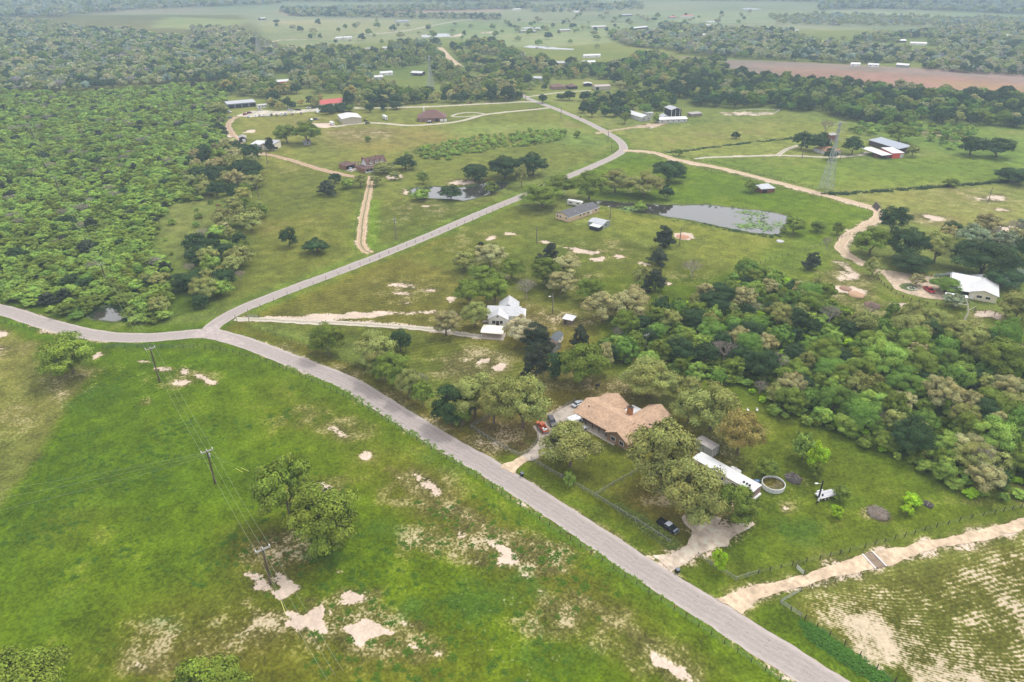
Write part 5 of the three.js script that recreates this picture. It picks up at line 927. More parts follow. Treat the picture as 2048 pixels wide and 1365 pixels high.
simple('trailer_home', 'small pale trailer home at the right end of the long tin barn', 'mobile home', [516, 217], [534, 215], 4, 2.8, 3.2, 'x', M.white, M.whiteMetal, { windows: 3 });
simple('red_roofed_house', 'house with a salmon-red metal roof among dark trees', 'house', [643, 216], [690, 211], 14, 3.2, 6, 'x', M.cream, M.redMetal, { windows: 4 });
{ const [g] = simple('white_barn', 'white tin barn with an open bay by the dirt track', 'barn', [503, 299], [522, 300], 9, 3.8, 4.6, 'x', M.whiteMetal, M.whiteMetal, { kind: 'slope', windows: 0, door: 0 }); part(g, 'bay_shade_panel', bx(7, 2.3, 0.1, 4, 1.15, 0.06), M.dark); block(g, 8.6, 17.6, -11, -0.2, 4.4, 5, 'x', M.cream, M.tin, 0.3, 'slope'); }  // bay shade is a dark panel set on the closed wall
{ const [g] = simple('lean_shed', 'small black-walled shed with a rounded grey roof by the dirt track', 'shed', [479, 285], [493, 284], 8, 3.2, 4.3, 'z', M.black, M.tinWorn, { windows: 0, door: 0 }); part(g, 'white_door', bx(2.2, 2.4, 0.12, 3.4, 1.2, 0.06), M.white); }
simple('grey_hut', 'grey hut half hidden under two shade trees', 'shed', [608, 291], [622, 290], 5, 2.4, 3, 'x', M.greyWall, M.tinWorn, { kind: 'slope', windows: 1 });
simple('long_white_house', 'long white-roofed building pointing away between two lanes', 'house', [1283, 243], [1302, 241], 34, 3.4, 4.8, 'z', M.whiteWall, M.whiteMetal, { windows: 2 });
simple('white_annex', 'small white-roofed annex right of the long white building', 'shed', [1293, 233], [1306, 232], 6, 2.8, 3.3, 'x', M.whiteWall, M.whiteMetal, { kind: 'slope', windows: 1 });
{ const [g, L] = simple('white_ranch_building', 'white building with several small windows facing the pasture', 'house', [1319, 247], [1374, 245], 9, 3.1, 4.3, 'x', M.whiteWall, M.whiteMetal, { windows: 5 }); block(g, L * 0.2, L * 0.45, -14, -6, 4, 5.6, 'z', M.whiteWall, M.tin); }
{ const [g] = simple('silver_barn', 'tall open-sided barn with a silver roof behind the white building', 'barn', [1342, 234], [1362, 233], 14, 6, 7.6, 'z', M.dark, M.tin, { windows: 0, door: 0 }); posts(g, [[0.2, 0.2], [4, 0.2], [8, 0.2]], 6, M.white, 0.15); }
{ // barns on the right pasture
  const [g] = simple('tin_barn', 'long open-fronted barn with a sloping tin roof', 'barn', [1737, 290], [1796, 308], 10, 3.6, 5, 'x', M.darkWood, M.tinBlue, { kind: 'slope', windows: 0, door: 0, over: 0.6 });
  const r = simple('red_barn', 'barn with orange-red end wall and white roof', 'barn', [1784, 317], [1806, 316], 13, 3.6, 4.4, 'x', M.redWall, M.whiteMetal, { kind: 'slope', windows: 0, door: 2.4, doorAt: 0.7, doorMat: M.whiteWall });
  const e = lot('pole_shed', 'open pole shed with a white roof in front of the red barn', 'shed', [1764, 319], [1784, 317], 0); part(e, 'roof', slab([-1, 2.8, 0.4], [8.6, 2.8, 0.4], [8.6, 3.6, -20], [-1, 3.6, -20]), M.whiteMetal); posts(e, [[-0.6, 0], [4, 0], [8, 0], [-0.6, -9], [-0.6, -19]], 2.8, M.darkWood); part(e, 'hay_stack', bx(4, 1.6, 3, 2, 0.8, -6), M.rust); part(e, 'hay_stack', bx(3, 1.2, 3, 5.6, 0.6, -12), M.rust);
  simple('small_house', 'small white house with an orange-tan hip roof', 'house', [1653, 311], [1681, 308], 13, 2.8, 4.6, 'x', M.whiteWall, M.tanShingle, { kind: 'hip', windows: 1 });
  simple('tall_shed', 'rusty tall shed behind the tan-roofed house', 'shed', [1660, 283], [1674, 282], 5, 4.6, 5, 'x', M.rust, M.tinWorn, { windows: 0, kind: 'slope' });
  simple('red_shed', 'small red-walled shed with a silver roof by the wide pond', 'shed', [1522, 387], [1549, 385], 8, 2.6, 3.1, 'x', M.rust, M.tin, { kind: 'slope', windows: 0, door: 3, doorAt: 0.1, doorMat: M.black });
  simple('low_shed', 'low brown-roofed shed by the riding pen', 'shed', [1383, 234], [1404, 232], 6, 2.4, 2.9, 'x', M.wood, M.tinWorn, { kind: 'slope', windows: 0 });
  simple('brown_roofed_house', 'brown-roofed house with a brick front beside its twin garage', 'house', [1106, 180], [1132, 179], 14, 3, 5.4, 'x', M.brickTan, M.brickRoof, { kind: 'hip', windows: 4 });
  simple('twin_garage', 'brown-roofed open garage beside the brown-roofed far house', 'garage', [1139, 179], [1155, 178], 11, 3, 5, 'x', M.dark, M.brickRoof, { kind: 'hip', windows: 0, door: 0 });
  simple('beige_shop', 'beige metal shop with a pinkish roof at the drive end', 'barn', [1191, 181], [1221, 180], 12, 4, 4.8, 'x', M.beigeWall, metal(206, 186, 182), { windows: 0, door: 3.4, doorAt: 0.03, doorMat: M.dark });
  simple('open_carport', 'white-roofed dark carport left of the beige shop', 'carport', [1168, 173], [1184, 173], 8, 3, 3.8, 'z', M.black, M.whiteMetal, { windows: 0, door: 0 });
}
// ---------- the far houses ----------
const FAR = [
  ['554,170 579,168', 10, 'white gabled roof with a red-brown wall in the left woods', 'whiteMetal', 'redWall'], ['515,160 525,159', 6, 'little turquoise-white shed roof in the left woods', 'tinBlue', 'greyWall'], ['822,151 843,152', 10, 'white tent-like barn roof beside the lattice tower', 'whiteMetal', 'dark'],
  ['750,160 766,159', 5, 'pale camper-sized building left of the lattice tower', 'whiteMetal', 'whiteWall'], ['762,152 786,150', 6, 'long low white roof among pale oaks', 'whiteMetal', 'white'], ['731,102 751,102', 7, 'pale mobile home in the upper middle woods', 'tinWorn', 'beigeWall'], ['765,100 776,100', 4, 'small white trailer right of the pale mobile home', 'whiteMetal', 'white'],
  ['956,106 972,106', 8, 'blue-roofed house deep in the upper trees', 'tinBlue', 'white'], ['1066,162 1090,163', 10, 'grey-roofed house half hidden by trees left of the twin house', 'tin', 'greyWall'], ['1110,131 1132,131', 11, 'grey metal roofs above the dark band', 'tin', 'beigeWall'], ['1168,116 1201,115', 6, 'long white mobile home above the dark band', 'whiteMetal', 'white'], ['1168,130 1192,129', 12, 'white gabled barn below the long white mobile home', 'whiteMetal', 'cream'],
  ['1041,113 1050,113', 6, 'small beige shed near the narrow pond', 'tin', 'beigeWall'], ['794,46 819,45', 14, 'blue-grey roofed barn alone in the far pasture', 'tinBlue', 'whiteWall'], ['1121,64 1141,63', 10, 'tan barn with white doors in the far pasture', 'tin', 'beigeWall'], ['1184,57 1213,56', 12, 'long pale barn right of the tan barn', 'whiteMetal', 'beigeWall'], ['1043,66 1056,65', 7, 'small grey shed by the far pale pond', 'tinWorn', 'greyWall'], ['1057,66 1071,66', 5, 'second small grey shed by the far pale pond', 'tin', 'wood'],
  ['1268,60 1296,57', 10, 'white-roofed dark house above the forest edge', 'whiteMetal', 'dark'], ['1245,33 1265,32', 10, 'dark open barn in the far green field', 'tin', 'dark'], ['1367,35 1388,34', 12, 'pink-roofed barn in the far green field', 'redMetal', 'white'], ['1340,37 1353,36', 6, 'low pinkish shed left of the pink-roofed barn', 'redMetal', 'greyWall'], ['521,40 532,39', 6, 'small white-roofed shed in the far left pasture', 'whiteMetal', 'dark'],
  ['672,80 686,79', 5, 'white trailer among vehicles left of the far lane', 'whiteMetal', 'white'], ['688,79 704,78', 5, 'long white trailer among vehicles left of the far lane', 'whiteMetal', 'white'], ['1703,133 1720,133', 4, 'left white trailer at the ploughed field edge', 'whiteMetal', 'white'], ['1736,134 1757,135', 4, 'right white trailer at the ploughed field edge', 'whiteMetal', 'white'], ['1792,134 1816,136', 8, 'white-roofed open house at the ploughed field edge', 'whiteMetal', 'greyWall'], ['1853,137 1866,138', 5, 'little shed with a blue tarp at the ploughed field edge', 'tin', 'wood'],
  ['1797,85 1812,85', 7, 'white-and-black barn in the far right clearing', 'whiteMetal', 'dark'], ['1821,90 1853,91', 6, 'long white house in the far right clearing', 'whiteMetal', 'white'], ['2006,74 2022,75', 8, 'pale roof among trees at far right', 'tin', 'beigeWall'], ['1028,21 1042,20', 7, 'tiny white house in the hazy top middle', 'whiteMetal', 'white'], ['1081,19 1096,19', 8, 'tiny white barn in the hazy top middle', 'whiteMetal', 'white'], ['1150,26 1162,25', 7, 'tiny white shed in the hazy top middle', 'whiteMetal', 'white'], ['84,12 93,11', 8, 'tiny white house at hazy top left', 'whiteMetal', 'white'], ['124,17 133,17', 8, 'second tiny white house at hazy top left', 'whiteMetal', 'white'], ['1660,50 1680,51', 6, 'low far house behind the open oak stand', 'tin', 'greyWall'], ['1406,73 1414,73', 5, 'white speck of a shed inside the forest', 'whiteMetal', 'white'], ['1410,53 1422,54', 6, 'pale shed at the forest top edge', 'whiteMetal', 'white'], ['60,124 74,124', 6, 'tan-fronted cabin in the upper left forest', 'tinWorn', 'tanSiding'],
];
for (const [ab, d, label, roof, wall] of FAR) { const [A, B] = P(ab); simple(/trailer/.test(label) ? 'trailer_home' : /barn|shed/.test(label) ? 'far_barn' : 'far_house', label, /trailer/.test(label) ? 'trailer' : /barn|shed/.test(label) ? 'barn' : 'house', A, B, d * 1.1, 3.2, 4.6, 'x', M[wall], M[roof], { windows: 2, over: 0.5 }); }
{ // long mobile home, grey box shed, pool, tank
  const o = lot('long_mobile_home', 'long narrow mobile home with a bright white roof under the oaks', 'mobile home', [1384, 935], [1502, 1003], 0), a = GH(1384, 935), b = GH(1502, 1003), L = Math.hypot(b[0] - a[0], b[1] - a[1]);
  part(o, 'wall', bx(L, 2.9, 3.9, L / 2, 1.65, -1.95), M.cream); const rf = part(o, 'roof', merge([slab([-0.2, 3.08, 0.15], [L + 0.2, 3.08, 0.15], [L + 0.2, 3.3, -1.95], [-0.2, 3.3, -1.95], 0.1), slab([L + 0.2, 3.08, -4.05], [-0.2, 3.08, -4.05], [-0.2, 3.3, -1.95], [L + 0.2, 3.3, -1.95], 0.1)]), M.whiteMetal);
  for (const x of [L - 3.4, L - 2.5, L - 1.7]) part(rf, 'roof_vent', bx(0.45, 0.3, 0.45, x, 3.4, -1.3), M.dark); part(o, 'end_wall', bx(0.08, 2.4, 3.9, L + 0.05, 1.9, -1.95), mat(150, 128, 122)); part(o, 'bumper', bx(0.5, 0.5, 3.6, L + 0.3, 0.5, -1.95), M.white); for (const k of [0.3, 0.5, 0.7, 0.88]) win(o, L * k, 1.9, 0.04, 1.1, 0.9); door(o, L * 0.6, 0.04, 0);
  const s = lot('box_shed', 'grey box trailer shed behind the long white mobile home', 'shed', [1388, 898], [1422, 918], 0), s1 = GH(1388, 898), s2 = GH(1422, 918), SL = Math.hypot(s2[0] - s1[0], s2[1] - s1[1]);
  part(s, 'wall', bx(SL, 2.7, 3.2, SL / 2, 1.65, -1.6), M.greyWall); part(s, 'roof', merge([slab([-0.1, 3.02, 0.1], [SL + 0.1, 3.02, 0.1], [SL + 0.1, 3.25, -1.6], [-0.1, 3.25, -1.6]), slab([SL + 0.1, 3.02, -3.3], [-0.1, 3.02, -3.3], [-0.1, 3.25, -1.6], [SL + 0.1, 3.25, -1.6])]), metal(206, 196, 190)); part(s, 'door', bx(0.08, 2.3, 1.3, SL + 0.05, 1.5, -1), mat(170, 166, 166)); part(s, 'door_frame', merge([bx(0.1, 2.5, 0.1, SL + 0.07, 1.5, -0.25), bx(0.1, 2.5, 0.1, SL + 0.07, 1.5, -1.75)]), M.white);
  const t = (() => { const [x, z] = G(1424, 949); return thing('propane_tank', 'white propane tank lying behind the long mobile home', 'gas tank', x + 1, z - 0.5, 0); })(); { const [x, z] = G(1471, 946); t.position.set(x, 0, z); t.rotation.y = o.rotation.y; }
  const cap = new THREE.CapsuleGeometry(0.5, 2.2, 6, 16); cap.rotateZ(Math.PI / 2); cap.translate(0, 1, 0); part(t, 'tank', cap, M.white); part(t, 'valve_cover', rod([0, 1.45, 0], [0, 1.75, 0], 0.18, 0.18, 10), M.galv); part(t, 'leg', bx(0.15, 0.6, 0.8, -0.8, 0.3, 0), M.galv); part(t, 'leg', bx(0.15, 0.6, 0.8, 0.8, 0.3, 0), M.galv);
  const [px, pz] = G(1546, 974), p = thing('stock_tank_pool', 'round above-ground pool with murky green water', 'pool', px, pz); const R = 2.85;
  const wall = new THREE.CylinderGeometry(R, R, 1.3, 40, 1, true); wall.translate(0, 0.65, 0); part(p, 'wall', wall, mat(206, 210, 212, 0.4)); const rim = new THREE.TorusGeometry(R, 0.09, 6, 40); rim.rotateX(Math.PI / 2); rim.translate(0, 1.3, 0); part(p, 'rim', rim, M.white);
  for (let i = 0; i < 18; i++) { const a2 = i / 18 * 6.283; part(p, 'wall_rib', rod([Math.cos(a2) * (R + 0.04), 0, Math.sin(a2) * (R + 0.04)], [Math.cos(a2) * (R + 0.04), 1.28, Math.sin(a2) * (R + 0.04)], 0.05, 0.05, 5), M.white); }
  const wt = new THREE.CircleGeometry(R - 0.05, 40); wt.rotateX(-Math.PI / 2); wt.translate(0, 0.8, 0); const tex = noiseTex(128, (i, j) => { const n = nz(NA, i * 8, j * 8), k = sstep(0.46, 0.6, n); return [lerp(92, 132, k), lerp(86, 122, k), lerp(30, 64, k)]; }); part(p, 'water', wt, new THREE.MeshPhysicalMaterial({ map: tex, roughness: 0.08, ior: 1.33 }));
  const pl = (() => { const q = thing('pool_pump', 'heap of blue hoses and a pump beside the round pool', 'pump', px - 3.6, pz - 1.6); part(q, 'pump', bx(0.8, 0.7, 0.6, 0, 0.35, 0), M.blueTarp); for (let i = 0; i < 4; i++) { const h = new THREE.TorusGeometry(0.5, 0.07, 5, 16); h.rotateX(Math.PI / 2); h.translate(-0.5 + i * 0.3, 0.1 + i * 0.06, -0.5); part(q, 'hose', h, M.blueTarp); } return q; })();
}
// ---------- vehicles ----------
const carGeo = {};
function profile(pts, width, bevel = 0.06) { const s = new THREE.Shape(); pts.forEach(([x, y], i) => i ? s.lineTo(x, y) : s.moveTo(x, y)); s.closePath(); const g = new THREE.ExtrudeGeometry(s, { depth: width - bevel * 2, bevelEnabled: true, bevelThickness: bevel, bevelSize: bevel, bevelSegments: 2 }); g.translate(0, 0, -(width / 2) + bevel); return g; }
const house8 = (x0, x1, tx0, tx1, y0, y1, w0, w1) => hexa([[x0, y0, w0], [x1, y0, w0], [x1, y0, -w0], [x0, y0, -w0], [tx0, y1, w1], [tx1, y1, w1], [tx1, y1, -w1], [tx0, y1, -w1]]);
const paint = (r, g, b) => new THREE.MeshPhysicalMaterial({ color: C(r, g, b), roughness: 0.35, clearcoat: 0.6, clearcoatRoughness: 0.1, side: THREE.DoubleSide });
const wheelGeo = (() => { const t = new THREE.CylinderGeometry(0.37, 0.37, 0.26, 16); t.rotateX(Math.PI / 2); const r = new THREE.CylinderGeometry(0.21, 0.21, 0.28, 10); r.rotateX(Math.PI / 2); return [t, r]; })();
function wheels(o, xs, half, r = 1) { for (const x of xs) for (const s of [-1, 1]) { const w = part(o, 'wheel', wheelGeo[0], M.tyre); w.position.set(x, 0.37 * r, s * half); w.scale.set(r, r, 1); part(w, 'rim', wheelGeo[1], M.steel); } }
const lampMat = mat(230, 230, 225, 0.2), tailMat = mat(170, 26, 22, 0.3);
function lamps(o, front, rear, y, half) { for (const s of [-1, 1]) { part(o, 'headlight', bx(0.06, 0.16, 0.34, front, y, s * half), lampMat); part(o, 'tail_light', bx(0.06, 0.22, 0.2, rear, y + 0.08, s * half), tailMat); } }
function vehicle(kind, label, category, x, z, turn, col, o2 = {}) { // nose towards local +x
  const o = thing(kind, label, category, x, z, turn), P1 = paint(...col);
  if (kind === 'pickup_truck') {
    part(o, 'body', merge([profile([[-0.5, 0.42], [2.6, 0.42], [2.72, 0.6], [2.68, 0.98], [1.35, 1.08], [-0.5, 1.1]], 1.9), bx(2.2, 0.14, 1.8, -1.55, 0.62, 0), bx(2.3, 0.62, 0.1, -1.6, 0.8, 0.9), bx(2.3, 0.62, 0.1, -1.6, 0.8, -0.9), bx(0.1, 0.6, 1.8, -2.68, 0.8, 0), bx(0.1, 0.6, 1.8, -0.55, 0.82, 0)]), P1);
    part(o, 'bed_liner', bx(2.05, 0.06, 1.66, -1.62, 0.74, 0), M.black); part(o, 'window', house8(-0.52, 1.5, -0.3, 0.85, 1.08, 1.68, 0.9, 0.74), M.glass); part(o, 'cab_roof', merge([house8(-0.34, 0.9, -0.28, 0.8, 1.66, 1.76, 0.78, 0.7), bx(0.08, 0.5, 1.5, -0.42, 1.35, 0), bx(0.07, 0.55, 0.06, 0.35, 1.38, 0.84), bx(0.07, 0.55, 0.06, 0.35, 1.38, -0.84)]), o2.roof ? paint(...o2.roof) : P1);
    part(o, 'bumper', merge([bx(0.16, 0.2, 1.86, 2.78, 0.5, 0), bx(0.16, 0.2, 1.86, -2.8, 0.52, 0)]), M.steel); if (o2.hood) part(o, 'bonnet', bx(1.15, 0.05, 1.7, 2, 1.06, 0), paint(...o2.hood)); if (o2.load) part(o, 'load', merge([bx(0.5, 0.4, 0.6, -1.9, 0.95, 0.3), bx(0.7, 0.3, 0.5, -1.2, 0.92, -0.3), bx(0.4, 0.25, 0.4, -2.1, 0.9, -0.4)]), M.white);
    wheels(o, [1.7, -1.65], 0.86); lamps(o, 2.74, -2.74, 0.82, 0.74);
  } else if (kind === 'tractor') {
    part(o, 'body', merge([profile([[0, 0.7], [1.6, 0.7], [1.6, 1.2], [0, 1.35]], 0.8), bx(1, 0.3, 0.9, -0.4, 0.8, 0)]), P1); part(o, 'canopy', merge([bx(1.3, 0.08, 1.3, -0.4, 2.3, 0), bx(0.06, 1.2, 0.06, -0.9, 1.7, 0.55), bx(0.06, 1.2, 0.06, -0.9, 1.7, -0.55)]), M.dark); part(o, 'seat', bx(0.5, 0.5, 0.6, -0.5, 1.2, 0), M.black); wheels(o, [-0.6], 0.75, 1.9); wheels(o, [1.3], 0.6, 1); part(o, 'loader', merge([bx(0.4, 0.6, 1.7, 2.3, 0.5, 0), rod([0.4, 1.1, 0.5], [2.2, 0.6, 0.5], 0.07), rod([0.4, 1.1, -0.5], [2.2, 0.6, -0.5], 0.07)]), P1);
  } else if (kind === 'travel_trailer' || kind === 'fifth_wheel') {
    const L = o2.L ?? 5.6, H = o2.H ?? 2.6, W = 2.4; const b = new RoundedBoxGeometry(L, H - 0.45, W, 4, Math.min(0.5, o2.round ?? 0.35)); b.translate(0, 0.45 + (H - 0.45) / 2, 0); part(o, 'body', b, P1);
    for (const s of [-1, 1]) for (const k of o2.wins ?? [-0.25, 0.25]) part(o, 'window', bx(L * 0.2, 0.6, 0.06, L * k, H * 0.6, s * (W / 2 + 0.01)), M.glass); for (const s of [-1, 1]) part(o, 'window', bx(0.06, 0.6, 1.3, s * (L / 2 + 0.01), H * 0.62, 0), M.glass);
    part(o, 'stripe', merge([bx(L * 0.9, 0.14, 0.04, 0, 0.95, W / 2 + 0.005), bx(L * 0.9, 0.14, 0.04, 0, 0.95, -W / 2 - 0.005)]), mat(120, 120, 130)); part(o, 'roof_vent', merge([bx(0.6, 0.2, 0.6, 0.6, H + 0.05, 0), bx(0.5, 0.25, 0.5, -L * 0.25, H + 0.06, 0)]), M.galv); part(o, 'hitch', merge([rod([L / 2, 0.5, 0.5], [L / 2 + 1.1, 0.5, 0], 0.06), rod([L / 2, 0.5, -0.5], [L / 2 + 1.1, 0.5, 0], 0.06)]), M.dark); wheels(o, [0.2, -0.6], W / 2 - 0.1, 0.9);
  } else if (kind === 'box_truck') {
    part(o, 'cargo_box', bx(4.2, 2.5, 2.3, -1, 1.95, 0), P1); part(o, 'cab', profile([[1.15, 0.5], [2.9, 0.5], [2.9, 1.3], [2.3, 2.2], [1.15, 2.2]], 2), P1); part(o, 'window', house8(1.5, 2.75, 1.6, 2.3, 1.35, 2.1, 1.01, 0.96), M.glass); wheels(o, [2, -2], 0.95, 1.15); lamps(o, 2.96, -3.1, 0.8, 0.8);
  } else { // car, suv, van
    const v = { car: [4.5, 0.86, 1.42, 1.76, -1.5, 1.0, -0.9, 0.4], suv: [4.7, 1.0, 1.76, 1.9, -2.15, 1.15, -1.95, 0.55], van: [5, 1.05, 2.0, 1.95, -2.4, 1.7, -2.3, 1.1] }[kind] , [L, hb, ht, W, x0, x1, t0, t1] = v, h = L / 2;
    part(o, 'body', profile([[-h + 0.1, 0.38], [h - 0.1, 0.38], [h - 0.04, 0.6], [h - 0.14, hb - 0.16], [x1 + 0.1, hb], [x0 - 0.05, hb], [-h + 0.06, hb - 0.08], [-h + 0.02, 0.6]], W), P1); part(o, 'window', house8(x0, x1, t0, t1, hb, ht - 0.05, W / 2 - 0.08, W / 2 - 0.24), M.glass);
    const roofM = o2.roof ? paint(...o2.roof) : P1; part(o, 'roof', merge([house8(t0 - 0.05, t1 + 0.06, t0, t1 - 0.04, ht - 0.06, ht, W / 2 - 0.22, W / 2 - 0.3), ...[0.33, 0.66].flatMap(k => [-1, 1].map(s => rod([lerp(x0, x1, k), hb, s * (W / 2 - 0.1)], [lerp(t0, t1, k), ht - 0.04, s * (W / 2 - 0.25)], 0.05, 0.05, 4)))]), roofM);
    wheels(o, [h - 0.9, -h + 0.95], W / 2 - 0.1, kind === 'car' ? 0.88 : 1); lamps(o, h - 0.05, -h + 0.02, hb - 0.22, W / 2 - 0.3); part(o, 'bumper', merge([bx(0.1, 0.2, W - 0.2, h - 0.02, 0.48, 0), bx(0.1, 0.2, W - 0.2, -h + 0.02, 0.48, 0)]), M.dark);
  }
  return o;
}
// placed by the pixel of its middle on the ground and the pixel its nose points at
function park(kind, label, category, at, nose, col, o2) { const a = G(...at), b = G(...nose); return vehicle(kind, label, category, a[0], a[1], Math.atan2(-(b[1] - a[1]), b[0] - a[0]), col, o2); }
park('pickup_truck', 'black pickup with pale bonnet and roof parked on grass by the hedge', 'pickup', [1335, 1057], [1359, 1073], [24, 25, 30], { roof: [186, 190, 198], hood: [150, 158, 172] });
park('pickup_truck', 'orange pickup with white things in its bed', 'pickup', [1085, 858], [1076, 846], [206, 88, 26], { load: true });
park('suv', 'dark grey boxy car beside the orange pickup', 'car', [1104, 847], [1111, 860], [58, 56, 62]);
park('travel_trailer', 'small rounded white caravan in front of the brown-roofed house', 'caravan', [1149, 848], [1164, 843], [238, 238, 240], { L: 4.6, H: 2.5, round: 0.6 });
park('car', 'pale silver car between the caravan and the front oak', 'car', [1160, 861], [1172, 856], [196, 198, 204]);
park('car', 'silver car at the far end of the concrete driveway behind the roof corner', 'car', [1156, 811], [1166, 806], [176, 178, 184]);
park('pickup_truck', 'red pickup on the circular drive by the white-roofed house', 'pickup', [1858, 583], [1870, 591], [176, 28, 34]);
park('travel_trailer', 'white camper below the silvery tree by the white-roofed house', 'caravan', [1910, 603], [1930, 606], [240, 240, 240], { L: 8, H: 2.9 });
park('fifth_wheel', 'white camper behind the grey-roofed mobile home', 'caravan', [1150, 412], [1162, 414], [232, 230, 228], { L: 9, H: 3.2 });
park('fifth_wheel', 'white camper standing on grass between brick house and tree row', 'caravan', [770, 239], [775, 242], [236, 236, 236], { L: 9, H: 3.4 });
park('travel_trailer', 'white camper van left of the cream metal shop', 'caravan', [664, 250], [668, 252], [240, 240, 240], { L: 6, H: 2.8 });
park('car', 'car inside the open garage of the dormer house', 'car', [701, 340], [702, 346], [200, 204, 212]);
park('suv', 'dark green car on the lawn before the brick house', 'car', [859, 246], [866, 245], [38, 56, 46], { roof: [200, 205, 205] });
park('pickup_truck', 'dark red pickup with white load on the tree-line lane', 'pickup', [940, 207], [948, 206], [120, 30, 30], { load: true });
park('tractor', 'yellow tractor right of the cream metal shop', 'tractor', [731, 242], [736, 241], [196, 186, 60]);
park('tractor', 'dark tractor on the drive right of the cream metal shop', 'tractor', [734, 248], [739, 247], [60, 52, 48]);
const LOTCARS = [['suv', 490, 230, 500, 227, 150, 26, 52, 'maroon car at the left of the gravel yard'], ['suv', 499, 227, 508, 225, 118, 20, 44, 'second maroon car behind the first in the yard'], ['pickup_truck', 497, 235, 499, 239, 226, 226, 226, 'white pickup at the left end of the car row'], ['car', 511, 234, 512, 238, 216, 212, 208, 'pale grey car, second in the row'], ['suv', 519, 233, 520, 237, 178, 168, 150, 'tan car, third in the row'], ['suv', 527, 233, 528, 237, 214, 206, 192, 'cream car, fourth in the row'], ['car', 535, 233, 536, 237, 230, 230, 230, 'white car, fifth in the row'], ['suv', 543, 232, 544, 236, 30, 32, 36, 'black car, sixth in the row'], ['car', 553, 232, 554, 236, 92, 30, 36, 'dark red car, seventh in the row'], ['van', 563, 231, 564, 235, 232, 232, 232, 'white van, eighth in the row'], ['van', 571, 231, 572, 235, 136, 140, 150, 'grey van, ninth in the row'], ['car', 585, 230, 586, 234, 106, 52, 52, 'reddish car, tenth in the row'], ['car', 602, 228, 605, 231, 96, 72, 66, 'brown car at the right end of the row'], ['suv', 580, 222, 586, 222, 216, 218, 220, 'white car behind the row under the trees'], ['pickup_truck', 596, 221, 604, 221, 26, 28, 36, 'black pickup behind the row under the trees'], ['car', 617, 217, 622, 217, 220, 220, 224, 'white car near the red roof'], ['suv', 628, 217, 633, 217, 40, 42, 48, 'dark car near the red roof'], ['suv', 459, 225, 463, 226, 222, 222, 222, 'white car at the barn corner'], ['car', 459, 236, 466, 235, 110, 124, 146, 'blue-grey car at the track bend'], ['car', 519, 221, 525, 221, 176, 178, 184, 'silver car in front of the pale trailer home'], ['car', 622, 241, 627, 242, 66, 110, 120, 'teal car on the grass'], ['suv', 632, 240, 638, 241, 46, 46, 48, 'dark car beside the teal one']];
for (const [k, x, y, nx, ny, r, g, b, l] of LOTCARS) park(k, l, 'car', [x, y], [nx, ny], [r, g, b]);
park('box_truck', 'white box truck by the dark hedge before the red roof', 'truck', [635, 226], [636, 231], [236, 236, 236]);
for (const [x, y, l] of [[675, 84, 'silver car among the vehicles by the far lane, left'], [690, 83, 'white car among the vehicles by the far lane, middle'], [700, 82, 'dark car among the vehicles by the far lane, right']]) park('car', l, 'car', [x, y], [x + 4, y], l.startsWith('dark') ? [50, 50, 56] : [220, 220, 224]);
// ---------- poles, wires, towers ----------
const insMat = mat(214, 218, 222, 0.3), wireMat = mat(150, 158, 132, 0.6), cableMat = mat(150, 150, 140, 0.6);
function utilityPole(label, base, top, o = {}) {
  const [x, z] = G(...base), h = HT(base[1], top, z), p = thing(o.name ?? 'utility_pole', label, 'utility pole', x, z, o.turn ?? 0, o.group), m = o.mat ?? M.pole;
  part(p, 'pole', rod([0, -0.2, 0], [0, h, 0], 0.26, 0.18, 8), m);
  if (o.arm) { const w = o.arm; for (const dz of o.double ? [-0.16, 0.16] : [0.16]) { const c = part(p, 'crossarm', bx(w, 0.16, 0.14, 0, h - 0.5, dz), mat(168, 164, 160, 0.8)); for (const k of [-0.46, 0, 0.46]) part(c, 'insulator', merge([rod([k * w, h - 0.42, dz], [k * w, h - 0.05, dz], 0.05), rod([k * w, h - 0.18, dz], [k * w, h + 0.02, dz], 0.13, 0.1, 8)]), insMat); } part(p, 'brace', merge([rod([0.1, h - 1.3, 0.1], [w * 0.28, h - 0.55, 0.16], 0.03), rod([-0.1, h - 1.3, 0.1], [-w * 0.28, h - 0.55, 0.16], 0.03)]), M.steel); }
  if (o.can) part(p, 'transformer', rod([0.35, h - 2.4, 0], [0.35, h - 1.4, 0], 0.28, 0.28, 10), M.galv);
  if (o.lamp) { part(p, 'lamp_arm', rod([0, h - 0.9, 0], [-1.3, h - 0.7, 0.2], 0.05), M.galv); const l = new THREE.SphereGeometry(0.32, 10, 8); l.scale(1.5, 0.5, 0.8); l.translate(-1.6, h - 0.7, 0.2); part(p, 'lamp_head', l, M.white); }
  if (o.meter) part(p, 'meter_box', bx(0.4, 0.9, 0.3, 0, 1.3, 0.3), M.white);
  return { x, z, h, turn: o.turn ?? 0, arm: o.arm ?? 0 };
}
function wire(label, a, b, sag = 1.2, r = 0.022, group, name = 'power_wire') { const n = 14, pts = []; for (let i = 0; i <= n; i++) { const t = i / n; pts.push(new THREE.Vector3(lerp(a[0], b[0], t), lerp(a[1], b[1], t) - sag * 4 * t * (1 - t), lerp(a[2], b[2], t))); } const m = shade(new THREE.Mesh(new THREE.TubeGeometry(new THREE.CatmullRomCurve3(pts), n * 2, r, 4), wireMat)); m.name = numbered(name); scene.add(m); return tag(m, label, 'power line', group); }
const ga = G(541, 1168), gb = G(430, 967), lineTurn = Math.atan2(-(gb[1] - ga[1]), gb[0] - ga[0]) - Math.PI / 2;
const PA = utilityPole('nearest pole with a double crossarm, standing in a bare sand patch', [541, 1168], 1096, { turn: lineTurn, arm: 3.2, double: true });
